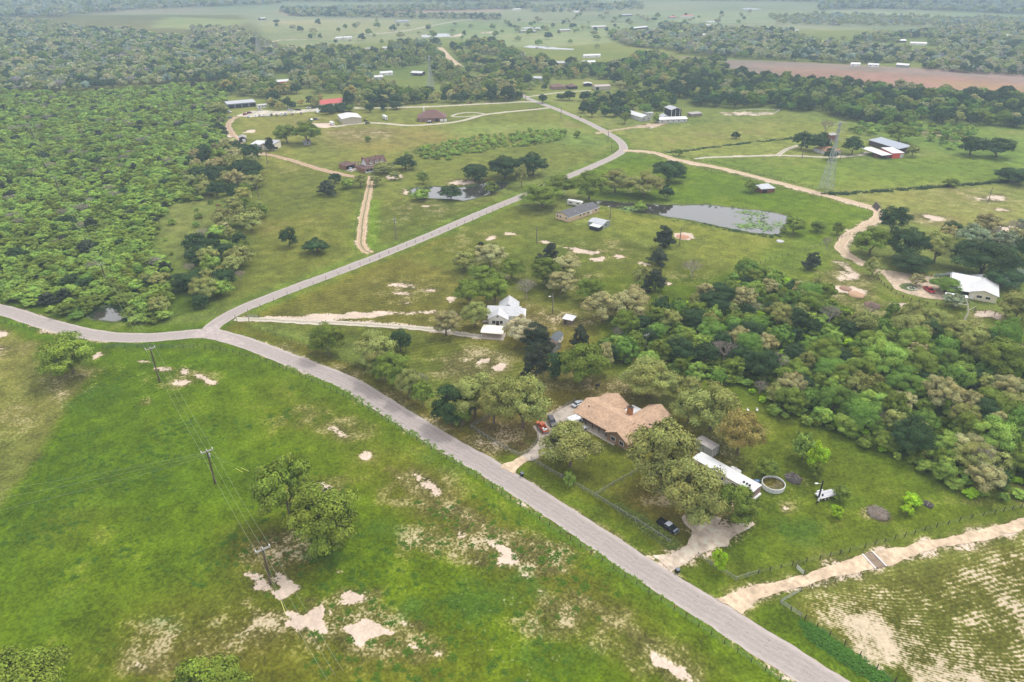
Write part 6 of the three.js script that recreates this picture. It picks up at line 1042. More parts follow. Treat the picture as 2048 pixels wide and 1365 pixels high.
const PB = utilityPole('middle pole in the left field where wires branch off to the left', [430, 967], 900, { turn: lineTurn, arm: 3, double: true, can: true });
const PC = utilityPole('pole just below the road curve, above scattered sand patches', [319, 765], 695, { turn: lineTurn, arm: 3, double: true });
const PD = utilityPole('pole rising out of the thicket above the round pond', [216, 578], 527, { turn: lineTurn, arm: 2.6 });
const PE = utilityPole('pole in the middle of the thicket', [122, 398], 354, { turn: lineTurn, arm: 2.6 });
const PF = utilityPole('farthest pole in the upper part of the thicket', [70, 288], 254, { turn: lineTurn, arm: 2.6 });
const tip = (p, k) => [p.x + Math.cos(p.turn) * p.arm * k, p.h, p.z - Math.sin(p.turn) * p.arm * k];
const beyond = (a, b, t) => ({ ...a, x: a.x + (a.x - b.x) * t, z: a.z + (a.z - b.z) * t });
const spans = [[PA, beyond(PA, PB, 0.9), 'from the nearest pole towards the lower edge'], [PB, PA, 'between the nearest and middle field poles'], [PC, PB, 'between the middle field pole and the one by the curve'], [PD, PC, 'over the road curve into the thicket'], [PE, PD, 'over the lower thicket'], [PF, PE, 'over the upper thicket']];
for (const [a, b, l] of spans) for (const [k, w] of [[-0.46, 'left wire'], [0, 'middle wire'], [0.46, 'right wire']]) wire(w + ' ' + l, tip(a, k), tip(b, k));
{ const q = G(-330, 1130); for (const [k, w] of [[1, 'upper'], [0, 'middle'], [-1.4, 'lower']]) wire(w + ' wire branching left from the middle field pole', [PB.x - 0.3, PB.h - 1.3 + k * 0.7, PB.z + k * 0.3], [q[0], 11 + k * 1.2, q[1] - k * 4], 1.6); }
const guy = (label, p, px, hh) => { const q = G(...px); wire(label, [p.x, p.h - hh, p.z], [q[0], 0, q[1]], 0, 0.02, undefined, 'guy_wire'); const v = new THREE.Vector3(p.x - q[0], p.h - hh, p.z - q[1]).normalize().multiplyScalar(2.6), m = shade(new THREE.Mesh(rod([q[0], 0, q[1]], [q[0] + v.x, v.y, q[1] + v.z], 0.06), mat(232, 226, 130, 0.5))); m.name = numbered('guy_guard'); scene.add(m); tag(m, 'pale yellow guard on the ' + label, 'wire guard'); };
guy('first guy wire of the middle field pole', PB, [485, 945], 1); guy('second guy wire of the middle field pole', PB, [497, 943], 1); guy('guy wire below the nearest pole', PA, [570, 1226], 1.2);
for (const [bx0, by, t, l, o] of [
  [1105, 627, 588, 'pole with a white lamp beside the tin-roofed farmhouse', { lamp: true }], [1073, 488, 452, 'bare pole in the mown meadow', {}], [792, 480, 437, 'pole with a transformer by the road near the dirt drive', { can: true, arm: 1.6 }], [535, 328, 290, 'pole by the reddish dirt track below the white barn', { can: true }], [1359, 491, 455, 'pole right of the cedar above the mown meadow', {}], [1220, 438, 409, 'pole with a white lamp behind the grey-roofed mobile home', { lamp: true }], [1976, 406, 374, 'lone pole in the sandy right pasture', {}], [1122, 236, 213, 'roadside pole opposite the gate', {}], [1216, 285, 261, 'roadside pole before the road bend', {}], [1223, 306, 283, 'pole at the inside of the road bend', {}], [1051, 202, 184, 'pole at the road fork', {}], [1012, 204, 188, 'pole on the tree-line lane', {}], [1604, 317, 281, 'pole on the white gravel drive', {}], [1681, 319, 300, 'short pole right of the lattice tower', {}], [1318, 616, 588, 'pole at the meadow corner by the woods', {}], [1290, 700, 668, 'pole inside the woods below the meadow corner', { arm: 2 }], [517, 395, 372, 'pole at the edge of the thicket oaks', {}], [1745, 72, 55, 'far pole above the forest', {}]])
  utilityPole(l, [bx0, by], t, { mat: M.poleGrey, turn: 0.5, ...o });
utilityPole('dark light pole with a white lamp arm on the back lawn', [1635, 1006], 962, { name: 'light_pole', mat: M.dark, lamp: true, meter: true });
function latticeTower(label, base, top, spread) {
  const [x, z] = G(...base), h = HT(base[1], top, z), o = thing('lattice_tower', label, 'pylon', x, z, 0.5), m = mat(176, 182, 180, 0.5, { metalness: 0.2 }), W = y => lerp(spread, 0.9, Math.min(1, y / h * 1.35)), n = 12, legs = [[], [], [], []], br = [], cs = [[1, 1], [1, -1], [-1, -1], [-1, 1]], at = (c, y) => [cs[c][0] * W(y) / 2, y, cs[c][1] * W(y) / 2];
  for (let i = 0; i < n; i++) { const y0 = h * i / n, y1 = h * (i + 1) / n; for (let c = 0; c < 4; c++) { legs[c].push(rod(at(c, y0), at(c, y1), 0.2, 0.2, 4)); br.push(rod(at(c, y0), at((c + 1) % 4, y1), 0.09, 0.09, 3), rod(at((c + 1) % 4, y0), at(c, y1), 0.09, 0.09, 3), rod(at(c, y1), at((c + 1) % 4, y1), 0.09, 0.09, 3)); } }
  legs.forEach(l => part(o, 'leg', merge(l), m)); part(o, 'bracing', merge(br), m);
  for (const k of [0.74, 0.86, 0.98]) { const y = h * k, a = h * 0.13; part(o, 'crossarm', merge([rod([-a, y, 0], [a, y, 0], 0.09, 0.09, 4), rod([-a, y, 0], [0, y + 1.3, 0], 0.06, 0.06, 3), rod([a, y, 0], [0, y + 1.3, 0], 0.06, 0.06, 3)]), m); part(o, 'insulator', merge([rod([-a, y - 1.6, 0], [-a, y, 0], 0.1, 0.1, 5), rod([a, y - 1.6, 0], [a, y, 0], 0.1, 0.1, 5)]), insMat); }
}
latticeTower('steel lattice tower standing in the right pasture by the tan-roofed house', [1652, 380], 244, 6.2); latticeTower('steel lattice tower among the upper middle trees', [861, 178], 112, 6.5); latticeTower('hazy steel lattice tower beside the power corridor at upper left', [517, 106], 62, 7);
// ---------- fences ----------
const postGeo = [1.25, 1.4, 1.55].map((h, i) => { const g = rod([0, -0.1, 0], [0, h, 0], 0.085, 0.075, 5); g.rotateZ((i - 1) * 0.03); return g; }), pipeMat = mat(120, 122, 124, 0.6), fencePost = mat(62, 52, 44, 0.95), strandMat = mat(132, 128, 120, 0.7);
function fence(label, px, o = {}) {
  const gap = o.gap ?? 3.1, w = px.map(p => G(...p)), root = thing(o.name ?? 'wire_fence', label, 'fence', w[0][0], w[0][1]), strands = [], H = o.h ?? 1.2; let n = 0;
  for (let i = 1; i < w.length; i++) {
    const [a, b] = [w[i - 1], w[i]], L = Math.hypot(b[0] - a[0], b[1] - a[1]), k = Math.max(1, Math.round(L / gap));
    for (let j = 0; j < k; j++) if (n++ < 295) { const p = part(root, 'post', postGeo[n % 3], o.postMat ?? fencePost); p.position.set(lerp(a[0], b[0], j / k) - w[0][0], 0, lerp(a[1], b[1], j / k) - w[0][1]); if (o.thick) p.scale.set(o.thick, 1, o.thick); p.rotation.y = n; }
    for (const y of o.rails ?? [0.35, 0.7, 1.1]) strands.push(rod([a[0] - w[0][0], y, a[1] - w[0][1]], [b[0] - w[0][0], y, b[1] - w[0][1]], o.r ?? 0.012, o.r ?? 0.012, 4));
    if (o.mesh) { const q = hexa([[0, 0.05, 0.005], [L, 0.05, 0.005], [L, 0.05, -0.005], [0, 0.05, -0.005], [0, H, 0.005], [L, H, 0.005], [L, H, -0.005], [0, H, -0.005]]); q.rotateY(Math.atan2(-(b[1] - a[1]), b[0] - a[0])); q.translate(a[0] - w[0][0], 0, a[1] - w[0][1]); part(root, 'wire_mesh', q, o.mesh); }
  }
  const e = w[w.length - 1], p = part(root, 'post', postGeo[1], o.postMat ?? fencePost); p.position.set(e[0] - w[0][0], 0, e[1] - w[0][1]);
  part(root, o.railName ?? 'wire_strand', merge(strands), o.railMat ?? strandMat);
}
const linkMesh = new THREE.MeshStandardMaterial({ color: C(150, 150, 148), roughness: 0.6, transparent: true, opacity: 0.16, side: THREE.DoubleSide });
const link = { name: 'chain_link_fence', gap: 3, rails: [1.15], r: 0.035, railName: 'top_rail', railMat: mat(160, 160, 156, 0.6), postMat: mat(140, 140, 136, 0.6), mesh: linkMesh };
fence('wire fence along the left side of the county road', P('395,694 440,700 520,721 600,752 700,799 777,845 894,919 968,966 1120,1067 1348,1221 1560,1363 1640,1420'), { rails: [0.35, 0.75, 1.15] });
fence('wire fence from the left edge along the road to the lone tree', P('-40,640 0,645 60,660 120,676 190,692'));
fence('dark pipe fence along the road curve behind the pole', P('205,697 250,696 300,696 345,697 388,697'), { name: 'pipe_fence', rails: [0.5, 0.9, 1.3], r: 0.05, railName: 'pipe_rail', railMat: mat(84, 86, 90, 0.6), postMat: mat(70, 70, 74, 0.7), gap: 4 });
fence('wire fence along the sandy crop field beside the road', P('1582,1222 1610,1240 1660,1272 1720,1312 1790,1365 1850,1410'), { thick: 1.3 });
fence('pale pipe corner fence of the sandy crop field', P('1602,1184 1560,1208 1582,1222 1602,1236'), { name: 'pipe_fence', rails: [0.4, 0.8, 1.2], r: 0.04, railName: 'pipe_rail', railMat: mat(150, 152, 152, 0.6), postMat: M.poleGrey, gap: 6 });
fence('wire fence between crop field and ranch road', P('1602,1184 1622,1178 1650,1171 1690,1160 1720,1152'));
fence('wire fence along the back lawn beside the ranch road', P('1517,1148 1585,1132 1640,1119 1700,1104 1730,1096 1790,1080 1850,1062 1920,1043 1990,1028 2060,1012'), { thick: 1.3 });
fence('grey chain-link corner fence below the dirt driveway', P('1396,1112 1420,1130 1446,1146 1472,1162 1517,1148'), link);
fence('chain-link fence round the bare front yard left of the driveway', P('980,834 942,856 975,878 1010,899 1037,913 1055,908 1070,893 1077,878 1077,862'), link);
fence('chain-link fence along the road in front of the big oaks', P('1062,921 1100,944 1145,968 1190,994 1235,1022 1290,1056 1340,1088'), link);
fence('chain-link cross fence dividing the front lawn', P('1190,994 1225,972 1262,952 1290,936'), link);
fence('chain-link fence behind the clump up to the driveway', P('1092,838 1120,822 1150,804'), link);
fence('dark post-and-rail fence round the circular drive and white-roofed house', P('1752,552 1762,566 1775,577 1792,590 1822,602 1855,609 1890,613 1930,620 1970,626 2010,634 2060,646'), { name: 'rail_fence', rails: [0.5, 1.0], r: 0.05, railName: 'rail', railMat: M.darkWood, postMat: M.darkWood, thick: 1.8, gap: 2.8 });
fence('dark rail fence by the creek behind the circular drive', P('1845,552 1880,556 1910,556'), { name: 'rail_fence', rails: [0.5, 1.0], r: 0.05, railName: 'rail', railMat: M.darkWood, postMat: M.darkWood, thick: 1.8 });
fence('wire fence along the mown field beside the upper road', P('470,636 520,614 600,580 700,540 796,500 880,466 960,434 1010,412'), { gap: 6 });
fence('wire fence right of the mown field and woods', P('1470,548 1540,520 1600,505 1650,490 1700,470'), { gap: 4 });
fence('wire fence on the left side of the pasture by the dirt drive', P('712,505 708,470 714,430 724,390'), { gap: 4 });
fence('wire fence on the far side of the gravel road', P('1300,305 1345,311 1450,331 1555,357 1640,378 1680,386'), { gap: 5 });
fence('wire fence on the near side of the gravel road', P('1345,326 1450,347 1555,373 1658,400 1735,420'), { gap: 5 });
fence('fence overgrown by a dark hedge between right pastures', P('1660,388 1760,382 1860,374 1960,367 2060,360'), { gap: 6 });
fence('fence between the two upper right pastures', P('1330,305 1420,295 1500,285 1580,277 1640,268'), { gap: 6 });
fence('wire fence between mowed lot and roadside trees', P('520,660 600,690 680,722 760,752'), { gap: 4 });
fence('white pipe fence of the riding pen', P('1470,232 1500,229 1550,228 1560,222 1500,221 1470,224'), { name: 'pipe_fence', rails: [0.7, 1.4], r: 0.06, railName: 'pipe_rail', railMat: M.white, postMat: M.white, gap: 5 });
// gates and cattle guards
function gate(label, A, B, m = M.galv) { const o = lot('gate', label, 'gate', A, B), a = GH(...A), b = GH(...B), L = Math.hypot(b[0] - a[0], b[1] - a[1]); part(o, 'gate_post', rod([0, 0, 0], [0, 1.7, 0], 0.1), M.darkWood); part(o, 'gate_post', rod([L, 0, 0], [L, 1.7, 0], 0.1), M.darkWood); for (const y of [0.25, 0.5, 0.75, 1, 1.25]) part(o, 'bar', rod([0.1, y, 0], [L - 0.1, y, 0], 0.035), m); part(o, 'brace', merge([rod([0.1, 0.25, 0], [0.1, 1.25, 0], 0.04), rod([L - 0.1, 0.25, 0], [L - 0.1, 1.25, 0], 0.04), rod([L / 2, 0.25, 0], [L / 2, 1.25, 0], 0.03)]), m); }
gate('open grey gate leaf on the ranch road shoulder', [1592, 1137], [1608, 1152]); gate('grey pipe gate at the start of the chalky drive', [493, 635], [517, 636], M.steel); gate('white wooden gate by the chalky drive mouth', [474, 644], [498, 643], M.white); gate('dark iron gate of the brick house drive', [1058, 219], [1076, 217], M.dark); gate('metal gate by the round corral dirt', [1336, 298], [1352, 300], M.rust);
function cattleGuard(label, q, white) { const w = q.map(p => G(...p)), c = [0, 1].map(i => w.reduce((s, p) => s + p[i], 0) / 4), o = thing('cattle_guard', label, 'cattle guard', c[0], c[1]), v = w.map(p => [p[0] - c[0], p[1] - c[1]]); part(o, 'pit', hexa([...v.map(p => [p[0], 0.03, p[1]]), ...v.map(p => [p[0], 0.07, p[1]])]), mat(52, 44, 40, 0.95)); for (let i = 0; i <= 9; i++) { const t = i / 9, a = [lerp(v[0][0], v[3][0], t), 0.14, lerp(v[0][1], v[3][1], t)], b = [lerp(v[1][0], v[2][0], t), 0.14, lerp(v[1][1], v[2][1], t)]; if (i === 0 || i === 9) continue; part(o, 'bar', rod(i % 1 ? a : [lerp(v[0][0], v[1][0], t), 0.14, lerp(v[0][1], v[1][1], t)], [lerp(v[3][0], v[2][0], t), 0.14, lerp(v[3][1], v[2][1], t)], 0.06, 0.06, 5), mat(88, 70, 62, 0.8)); } for (const [i, j] of [[0, 3], [1, 2]]) part(o, 'kerb', rod([v[i][0], 0.2, v[i][1]], [v[j][0], 0.2, v[j][1]], 0.16, 0.16, 6), white ? M.white : M.wood); }
cattleGuard('brown cattle guard with white side beams on the sandy ranch road', P('1725,1110 1745,1105 1773,1134 1752,1139'), true); cattleGuard('dark cattle guard at the gravel road corner', P('1744,414 1752,404 1762,414 1755,423'), false);
// ---------- yard things ----------
function bin(label, px) { const [x, z] = G(...px), o = thing('wheelie_bin', label, 'bin', x, z, 0.6); part(o, 'body', hexa([[-0.28, 0.1, 0.3], [0.28, 0.1, 0.3], [0.28, 0.1, -0.3], [-0.28, 0.1, -0.3], [-0.36, 1.05, 0.4], [0.36, 1.05, 0.4], [0.36, 1.05, -0.4], [-0.36, 1.05, -0.4]]), M.black); part(o, 'lid', slab([-0.4, 1.1, 0.46], [0.4, 1.1, 0.46], [0.4, 1.18, -0.44], [-0.4, 1.18, -0.44], 0.05), mat(88, 98, 110, 0.5)); part(o, 'handle', rod([-0.3, 1.05, -0.5], [0.3, 1.05, -0.5], 0.03), M.black); for (const s of [-1, 1]) { const w = part(o, 'wheel', wheelGeo[0], M.tyre); w.scale.set(0.4, 0.4, 0.3); w.position.set(s * 0.3, 0.15, -0.4); w.rotation.y = Math.PI / 2; } }
bin('black wheelie bin by the mouth of the concrete driveway', [1044, 953]); bin('black wheelie bin by the dirt driveway', [1355, 1146]);
{ const o = lot('flatbed_trailer', 'grey flatbed trailer with a sapling growing through it', 'trailer', [1642, 1003], [1692, 990]); part(o, 'deck', bx(6.6, 0.16, 2.3, 3.1, 0.75, -1.1), mat(196, 196, 202, 0.7)); for (let i = 0; i < 6; i++) part(o, 'plank', bx(6.5, 0.05, 0.3, 3.1, 0.86, -0.2 - i * 0.37), mat(186 + (i % 3) * 10, 186 + (i % 3) * 9, 190 + (i % 3) * 9, 0.85)); part(o, 'fender', bx(1.8, 0.35, 0.4, 1.6, 0.9, -2.5), mat(206, 206, 212, 0.6)); part(o, 'side_rail', bx(6.6, 0.3, 0.08, 3.1, 0.95, 0.1), M.white); part(o, 'tongue', merge([rod([6.3, 0.6, -0.4], [8, 0.6, -1.1], 0.07), rod([6.3, 0.6, -1.8], [8, 0.6, -1.1], 0.07)]), M.steel); for (const [x, z] of [[1.2, 0], [2.2, 0], [1.2, -2.3], [2.2, -2.3]]) { const w = part(o, 'wheel', wheelGeo[0], M.tyre); w.position.set(x, 0.37, z); part(w, 'rim', wheelGeo[1], M.white); } part(o, 'bucket', rod([1, 0.86, -0.8], [1, 1.3, -0.8], 0.2, 0.24, 10), M.black); }
function heap(name, label, px, R, h, m, sticks, seed) { // an uneven mound, with sticks lying on it
  const [x, z] = G(...px), o = thing(name, label, 'heap', x, z), r = rng(seed), g = new THREE.SphereGeometry(1, 22, 10, 0, 6.2832, 0, Math.PI / 2), p = g.attributes.position; for (let i = 0; i < p.count; i++) { const k = 0.78 + nz(NB, p.getX(i) * 90 + seed, p.getZ(i) * 90 + p.getY(i) * 60) * 0.5; p.setXYZ(i, p.getX(i) * R * k, p.getY(i) * h * k, p.getZ(i) * R * k); } g.computeVertexNormals(); part(o, 'mound', g, m);
  for (let i = 0; i < sticks; i++) { const a = r() * 6.28, d = R * Math.sqrt(r()) * 0.95, b = r() * 6.28, l = R * (0.3 + r() * 0.6), y = h * (1 - (d / R) ** 2) * 0.9 + 0.1; part(o, 'branch', rod([Math.cos(a) * d - Math.cos(b) * l / 2, y - 0.1, Math.sin(a) * d - Math.sin(b) * l / 2], [Math.cos(a) * d + Math.cos(b) * l / 2, y + r() * 0.5, Math.sin(a) * d + Math.sin(b) * l / 2], 0.07, 0.03, 4), i % 3 ? greyBark : barkMat); }
}
const ash = mat(66, 60, 58, 1), earth = mat(190, 150, 118, 1), mulch = mat(112, 84, 74, 1), brushM = mat(118, 106, 94, 1);
heap('burn_pile', 'dark burnt heap right of the round pool', [1588, 958], 2.2, 0.7, ash, 26, 3); heap('brush_pile', 'grey-brown heap of branches on the back lawn', [1757, 1028], 2.4, 1.0, brushM, 150, 4); heap('burn_pile', 'small dark heap on the back lawn by the fence', [1857, 1010], 1.3, 0.5, ash, 8, 5); heap('dirt_mound', 'tan earth mound in the paddock, lighter one', [1714, 590], 3.2, 0.9, mat(172, 140, 112, 1), 0, 6); heap('dirt_mound', 'tan earth mound beside the lighter paddock mound', [1692, 578], 2.4, 0.8, mat(146, 116, 96, 1), 0, 7); heap('mulch_heap', 'dark brown heap below the paddock mounds', [1746, 611], 3, 0.7, mulch, 0, 8); heap('brush_pile', 'big tangle of grey dead branches at the edge of the creek woods', [1762, 842], 6, 2.4, brushM, 130, 9); heap('brush_pile', 'grey dead branches left of the big tangle by the creek woods', [1716, 826], 4, 1.6, brushM, 60, 10); heap('rubbish_heap', 'white and grey rubbish heap at the end of the wide pond', [1561, 483], 1.8, 0.6, mat(190, 190, 192, 0.8), 10, 11); heap('dirt_mound', 'reddish bare mound on the lawn near the wide pond', [1366, 474], 3.2, 0.3, mat(168, 124, 98, 1), 0, 12);
{ const [x, z] = G(1195, 776), o = thing('barbecue_grill', 'black barbecue grill on the lawn behind the brown-roofed house', 'grill', x, z); const b = new THREE.SphereGeometry(0.55, 14, 10); b.scale(1.4, 0.8, 1); b.translate(0, 1, 0); part(o, 'drum', b, M.black); for (const [a, c] of [[-0.5, 0.3], [0.5, 0.3], [-0.5, -0.3], [0.5, -0.3]]) part(o, 'leg', rod([a, 0, c], [a * 0.8, 0.8, c * 0.8], 0.04), M.black); part(o, 'chimney', rod([0.6, 1.2, 0], [0.6, 1.9, 0], 0.08), M.black); }
{ const [x, z] = G(1825, 578), o = thing('stone_ring', 'ring of pale stones on the grass island of the circular drive', 'stones', x, z); for (let i = 0; i < 9; i++) { const g = new THREE.IcosahedronGeometry(0.45, 1); g.scale(1, 0.6, 0.9); g.rotateY(i); g.translate(Math.cos(i * 0.7) * 1.7, 0.15, Math.sin(i * 0.7) * 1.5); part(o, 'stone', g, mat(190, 186, 178, 0.95)); } }
for (const [px, l] of [[[1496, 823], 'white lawn chair by the woods edge, left'], [[1514, 823], 'white lawn chair by the woods edge, right']]) { const [x, z] = G(...px), o = thing('lawn_chair', l, 'chair', x, z, px[0]); part(o, 'seat', bx(0.6, 0.06, 0.6, 0, 0.45, 0), M.white); part(o, 'backrest', bx(0.6, 0.6, 0.06, 0, 0.78, -0.3), M.white); for (const [a, b] of [[-0.26, -0.26], [0.26, -0.26], [-0.26, 0.26], [0.26, 0.26]]) part(o, 'leg', bx(0.05, 0.45, 0.05, a, 0.22, b), M.white); }
{ const [x, z] = G(1930, 640), o = thing('dead_trunk', 'bleached bare trunk leaning over below the white-roofed house', 'dead tree', x, z); part(o, 'trunk', merge([rod([0, 0, 0], [0.4, 3, 0], 0.35, 0.28, 7), rod([0.4, 3, 0], [-0.6, 6.5, -0.4], 0.28, 0.2, 7), rod([-0.6, 6.5, -0.4], [-2, 8.6, -0.4], 0.2, 0.1, 6)]), mat(214, 206, 196, 0.9)); part(o, 'limb', rod([-0.4, 6, -0.4], [-4.6, 6.9, 0], 0.15, 0.06, 6), mat(210, 202, 192, 0.9)); part(o, 'limb', rod([0.2, 4, 0], [2.4, 6, 0.4], 0.12, 0.05, 5), mat(206, 198, 190, 0.9)); }
for (const [px, l, c, s] of [[[437, 415], 'brown and white cow standing by the thicket oaks', [120, 76, 56], 1.2], [[1268, 214], 'dark cow in the upper road pasture', [50, 40, 38], 1], [[1252, 251], 'pale calf by the drive of the long white building', [214, 206, 196], 0.7], [[1161, 236], 'black cow in the pasture above the road', [36, 32, 32], 1]]) { // cows
  const [x, z] = G(...px), o = thing('cow', l, 'cow', x, z, px[0]), mc = new MarchingCubes(30, M.black, false, false, 20000), f = mc.field, n = mc.size, bones = [[-0.7, 1.15, 0, 0.36, 0.6, 1.18, 0, 0.38], [0.6, 1.2, 0, 0.3, 1.05, 1.4, 0, 0.2], [1.05, 1.4, 0, 0.2, 1.4, 1.2, 0, 0.12], [-0.6, 0.9, 0.22, 0.17, -0.62, 0.08, 0.24, 0.08], [-0.6, 0.9, -0.22, 0.17, -0.62, 0.08, -0.24, 0.08], [0.55, 0.9, 0.2, 0.15, 0.55, 0.08, 0.22, 0.08], [0.55, 0.9, -0.2, 0.15, 0.55, 0.08, -0.22, 0.08], [-1.02, 1.3, 0, 0.06, -1.12, 0.6, 0, 0.05], [1.08, 1.56, 0.1, 0.05, 1.05, 1.52, 0.34, 0.05], [1.08, 1.56, -0.1, 0.05, 1.05, 1.52, -0.34, 0.05]];
  for (let k = 0; k < n; k++) for (let j = 0; j < n; j++) for (let i = 0; i < n; i++) { const p = [(i / n * 2 - 1) * 1.6, (j / n * 2 - 1) * 1.6 + 0.9, (k / n * 2 - 1) * 1.6]; let d = 9; for (const [ax, ay, az, ra, bx2, by2, bz, rb] of bones) { const u = [bx2 - ax, by2 - ay, bz - az], L = u[0] ** 2 + u[1] ** 2 + u[2] ** 2, t = Math.max(0, Math.min(1, ((p[0] - ax) * u[0] + (p[1] - ay) * u[1] + (p[2] - az) * u[2]) / L)), e = Math.hypot(p[0] - ax - u[0] * t, p[1] - ay - u[1] * t, p[2] - az - u[2] * t) - lerp(ra, rb, t), hh = Math.max(0, Math.min(1, 0.5 + (d - e) / 0.16)); d = d * (1 - hh) + e * hh - 0.08 * hh * (1 - hh); } f[k * n * n + j * n + i] = -d; }
  mc.isolation = 0; mc.update(); const g = new THREE.BufferGeometry(), ct = mc.count ?? mc.geometry.drawRange.count; g.setAttribute('position', new THREE.BufferAttribute(mc.positionArray.slice(0, ct * 3), 3)); g.setAttribute('normal', new THREE.BufferAttribute(mc.normalArray.slice(0, ct * 3), 3)); g.scale(1.6, 1.6, 1.6); g.translate(0, 0.9, 0); part(o, 'body', g, mat(...c, 0.9)); for (const sd of [-1, 1]) part(o, 'horn', rod([1.12, 1.58, sd * 0.12], [1.2, 1.75, sd * 0.26], 0.03, 0.01), M.cream); o.scale.setScalar(s);
}
// dark weed clumps, pale flower heads and hedge growth: nobody could count them
function tuftGeo(seed, n, flat2) { const r = rng(seed), o = { pos: [], nor: [], col: [], idx: [] }; for (let i = 0; i < n; i++) { const a = r() * 6.28, d = Math.sqrt(r()), v = new THREE.Vector3(Math.cos(a) * d, r() * flat2 * (1.1 - d), Math.sin(a) * d), nn = new THREE.Vector3(r() - 0.5, 0.5 + r() * 0.5, r() - 0.5).normalize(), t = 0.75 + r() * 0.5; leafQuad(o, v, nn, 0.34 * (0.6 + r() * 0.7), r, [t, t, t], 1.4); } return geoOf(o); }
const rs = rng(99);
function scatter(name, label, m, geo, outlines, count, size, keep = () => true) {
  const polys = outlines.map(s => P(s).map(p => G(...p))), list = []; let guard = 0; const boxes = polys.map(p => [Math.min(...p.map(q => q[0])), Math.max(...p.map(q => q[0])), Math.min(...p.map(q => q[1])), Math.max(...p.map(q => q[1]))]);
  while (list.length < count && guard++ < count * 40) { const k = Math.floor(rs() * polys.length), b = boxes[k], x = lerp(b[0], b[1], rs()), z = lerp(b[2], b[3], rs()); if (inPoly(polys[k], x, z) && keep(x, z)) list.push([x, z]); }
  const im = new THREE.InstancedMesh(geo, m, list.length); im.name = numbered(name); shade(im); const q = new THREE.Quaternion(), up = new THREE.Vector3(0, 1, 0);
  list.forEach(([x, z], i) => { const s = size[0] + Math.pow(rs(), 2) * (size[1] - size[0]); im.setMatrixAt(i, mx4.compose(new THREE.Vector3(x, 0, z), q.setFromAxisAngle(up, rs() * 6.28), new THREE.Vector3(s * (0.8 + rs() * 0.7), s * 0.7, s))); });
  scene.add(im); tag(im, label, 'plants', undefined, 'stuff');
}
const weedM = new THREE.MeshPhysicalMaterial({ color: C(78, 106, 30).multiplyScalar(0.9), vertexColors: true, roughness: 0.95, specularIntensity: 0.1, side: THREE.DoubleSide }), paleM = new THREE.MeshPhysicalMaterial({ color: C(150, 164, 108), vertexColors: true, roughness: 0.95, specularIntensity: 0.1, side: THREE.DoubleSide });
const FIELD = '200,720 380,700 520,735 700,815 960,985 1300,1215 1560,1400 -100,1400 -60,1120 20,1000 100,860';
const bw = new Map(), bareWorld = b => { if (!bw.has(b)) bw.set(b, P(b[0]).map(p => G(...p))); return bw.get(b); };
const clumpy = (x, z) => nz(NA, x * 4, z * 4) > 0.5 + (rs() - 0.5) * 0.3;
scatter('weed_clumps', 'dark green weed clumps dotted over the left field', weedM, tuftGeo(1, 40, 0.5), [FIELD, FIELD, FIELD, '160,800 500,760 700,900 500,1100 200,1200 0,1150'], 1300, [0.35, 0.95], (x, z) => clumpy(x, z) && !BARE.some(b => inPoly(bareWorld(b), x, z)));
scatter('pale_weeds', 'pale thistle heads in the lower left field', paleM, tuftGeo(2, 16, 0.5), ['880,1100 1000,1150 1120,1290 1180,1400 1050,1400 900,1250', '1000,1190 1120,1280 1090,1290 1010,1215'], 110, [0.12, 0.32]);
scatter('roadside_weeds', 'tall bright weeds in the road ditch', new THREE.MeshPhysicalMaterial({ color: C(96, 124, 38), vertexColors: true, roughness: 0.95, specularIntensity: 0.1, side: THREE.DoubleSide }), tuftGeo(3, 30, 0.6), ['560,724 700,782 777,832 894,906 968,953 1120,1053 1348,1207 1603,1375 1585,1380 1330,1212 1100,1064 950,955 760,836 680,786 560,736'], 900, [0.25, 0.6]);
scatter('ditch_brambles', 'dark brambles along the crop field fence', new THREE.MeshPhysicalMaterial({ color: C(66, 100, 36), vertexColors: true, roughness: 0.95, specularIntensity: 0.1, side: THREE.DoubleSide }), tuftGeo(4, 50, 0.9), ['1600,1240 1640,1262 1700,1308 1790,1370 1770,1378 1680,1318 1620,1276'], 260, [0.5, 1.2]);
scatter('fence_hedge', 'overgrown hedge on the chain-link fence by the black pickup', new THREE.MeshPhysicalMaterial({ color: C(104, 116, 54), vertexColors: true, roughness: 0.95, specularIntensity: 0.1, side: THREE.DoubleSide }), tuftGeo(5, 60, 1.3), ['1228,1012 1240,1010 1300,1044 1352,1080 1356,1096 1338,1098 1280,1056'], 300, [0.45, 0.95]);
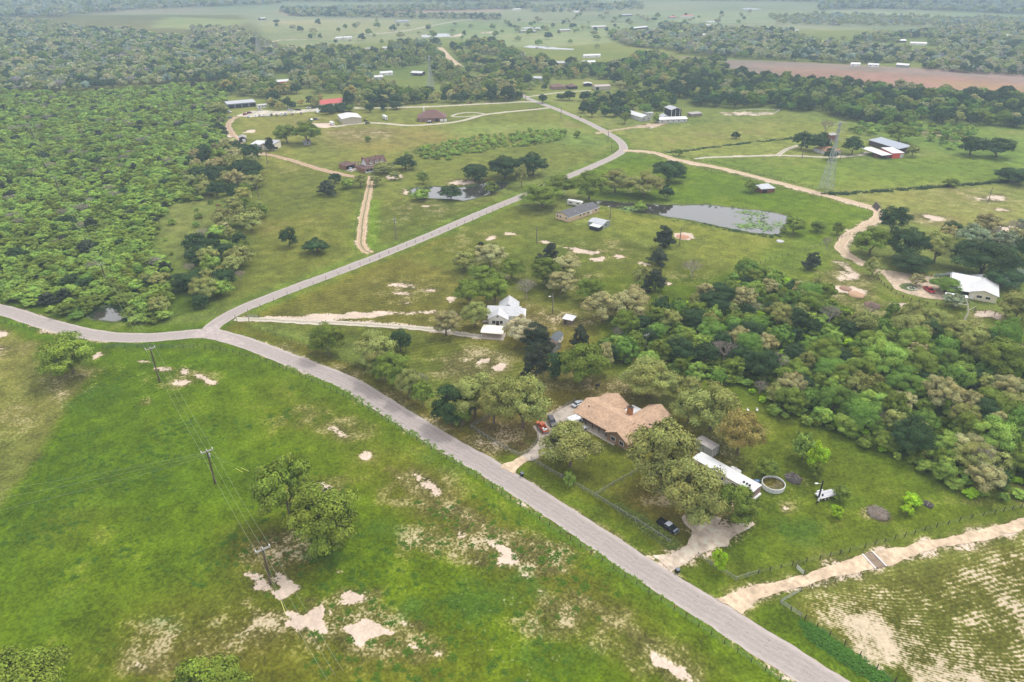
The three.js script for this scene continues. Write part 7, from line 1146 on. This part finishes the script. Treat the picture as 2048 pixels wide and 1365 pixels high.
scatter('hedge_line', 'dark hedge line between the right pastures', leafMats.dark[0], tuftGeo(6, 50, 1.4), ['1640,388 1760,381 1860,373 1960,366 2080,358 2080,361 1960,370 1860,377 1760,385 1660,392'], 260, [0.8, 1.9]);
scatter('hedge_line', 'thin hedge line between the two upper right pastures', leafMats.dark[1], tuftGeo(7, 50, 1.2), ['1330,305 1420,294 1500,284 1580,276 1660,266 1660,268 1580,279 1500,287 1420,297 1330,308'], 150, [0.8, 1.8]);
scatter('fence_weeds', 'rank weeds along the gravel road fences', leafMats.green[1], tuftGeo(8, 40, 0.9), ['1345,309 1450,330 1555,356 1640,377 1640,380 1555,359 1450,333 1345,312', '1345,325 1450,346 1555,372 1658,399 1658,402 1555,375 1450,349 1345,328'], 240, [0.4, 1.1]);
scatter('lawn_weeds', 'low grass tufts around the pond banks', leafMats.green[0], tuftGeo(9, 40, 0.8), ['815,378 1020,362 1025,378 905,406 815,394', '1185,400 1580,424 1585,448 1562,474 1500,470 1300,436 1190,414'], 420, [0.4, 1.1], (x, z) => { const [p, q] = toPx(x, 0, z); return !inPoly(POND1, p, q) && !inPoly(POND2, p, q); });
scatter('algae_mats', 'green algae mats floating on the wide pond', new THREE.MeshPhysicalMaterial({ color: C(112, 140, 70), vertexColors: true, roughness: 0.9, side: THREE.DoubleSide }), tuftGeo(10, 60, 0.05), ['1470,424 1520,422 1536,434 1500,442 1466,434', '1494,443 1566,438 1564,456 1530,462 1500,452', '1230,412 1290,416 1270,424', '1470,448 1500,452 1490,456'], 150, [1.2, 3.6]);
scatter('pond_reeds', 'dark reeds and weeds round the pond margins', leafMats.dark[2], tuftGeo(11, 50, 1.6), ['1186,399 1250,403 1330,408 1420,408 1520,420 1580,432 1582,440 1572,442 1560,430 1500,422 1400,413 1300,411 1210,406', '818,376 850,372 915,372 1015,362 1018,368 940,376 870,376 830,382', '174,634 186,620 225,610 260,624 262,632 250,646 246,640 250,630 225,618 190,626 184,640', '1400,446 1460,458 1545,471 1560,468 1570,450 1577,452 1566,474 1540,476 1450,461'], 420, [0.3, 1.0]);
console.log('objects', scene.children.length);
renderer.render(scene, camera);
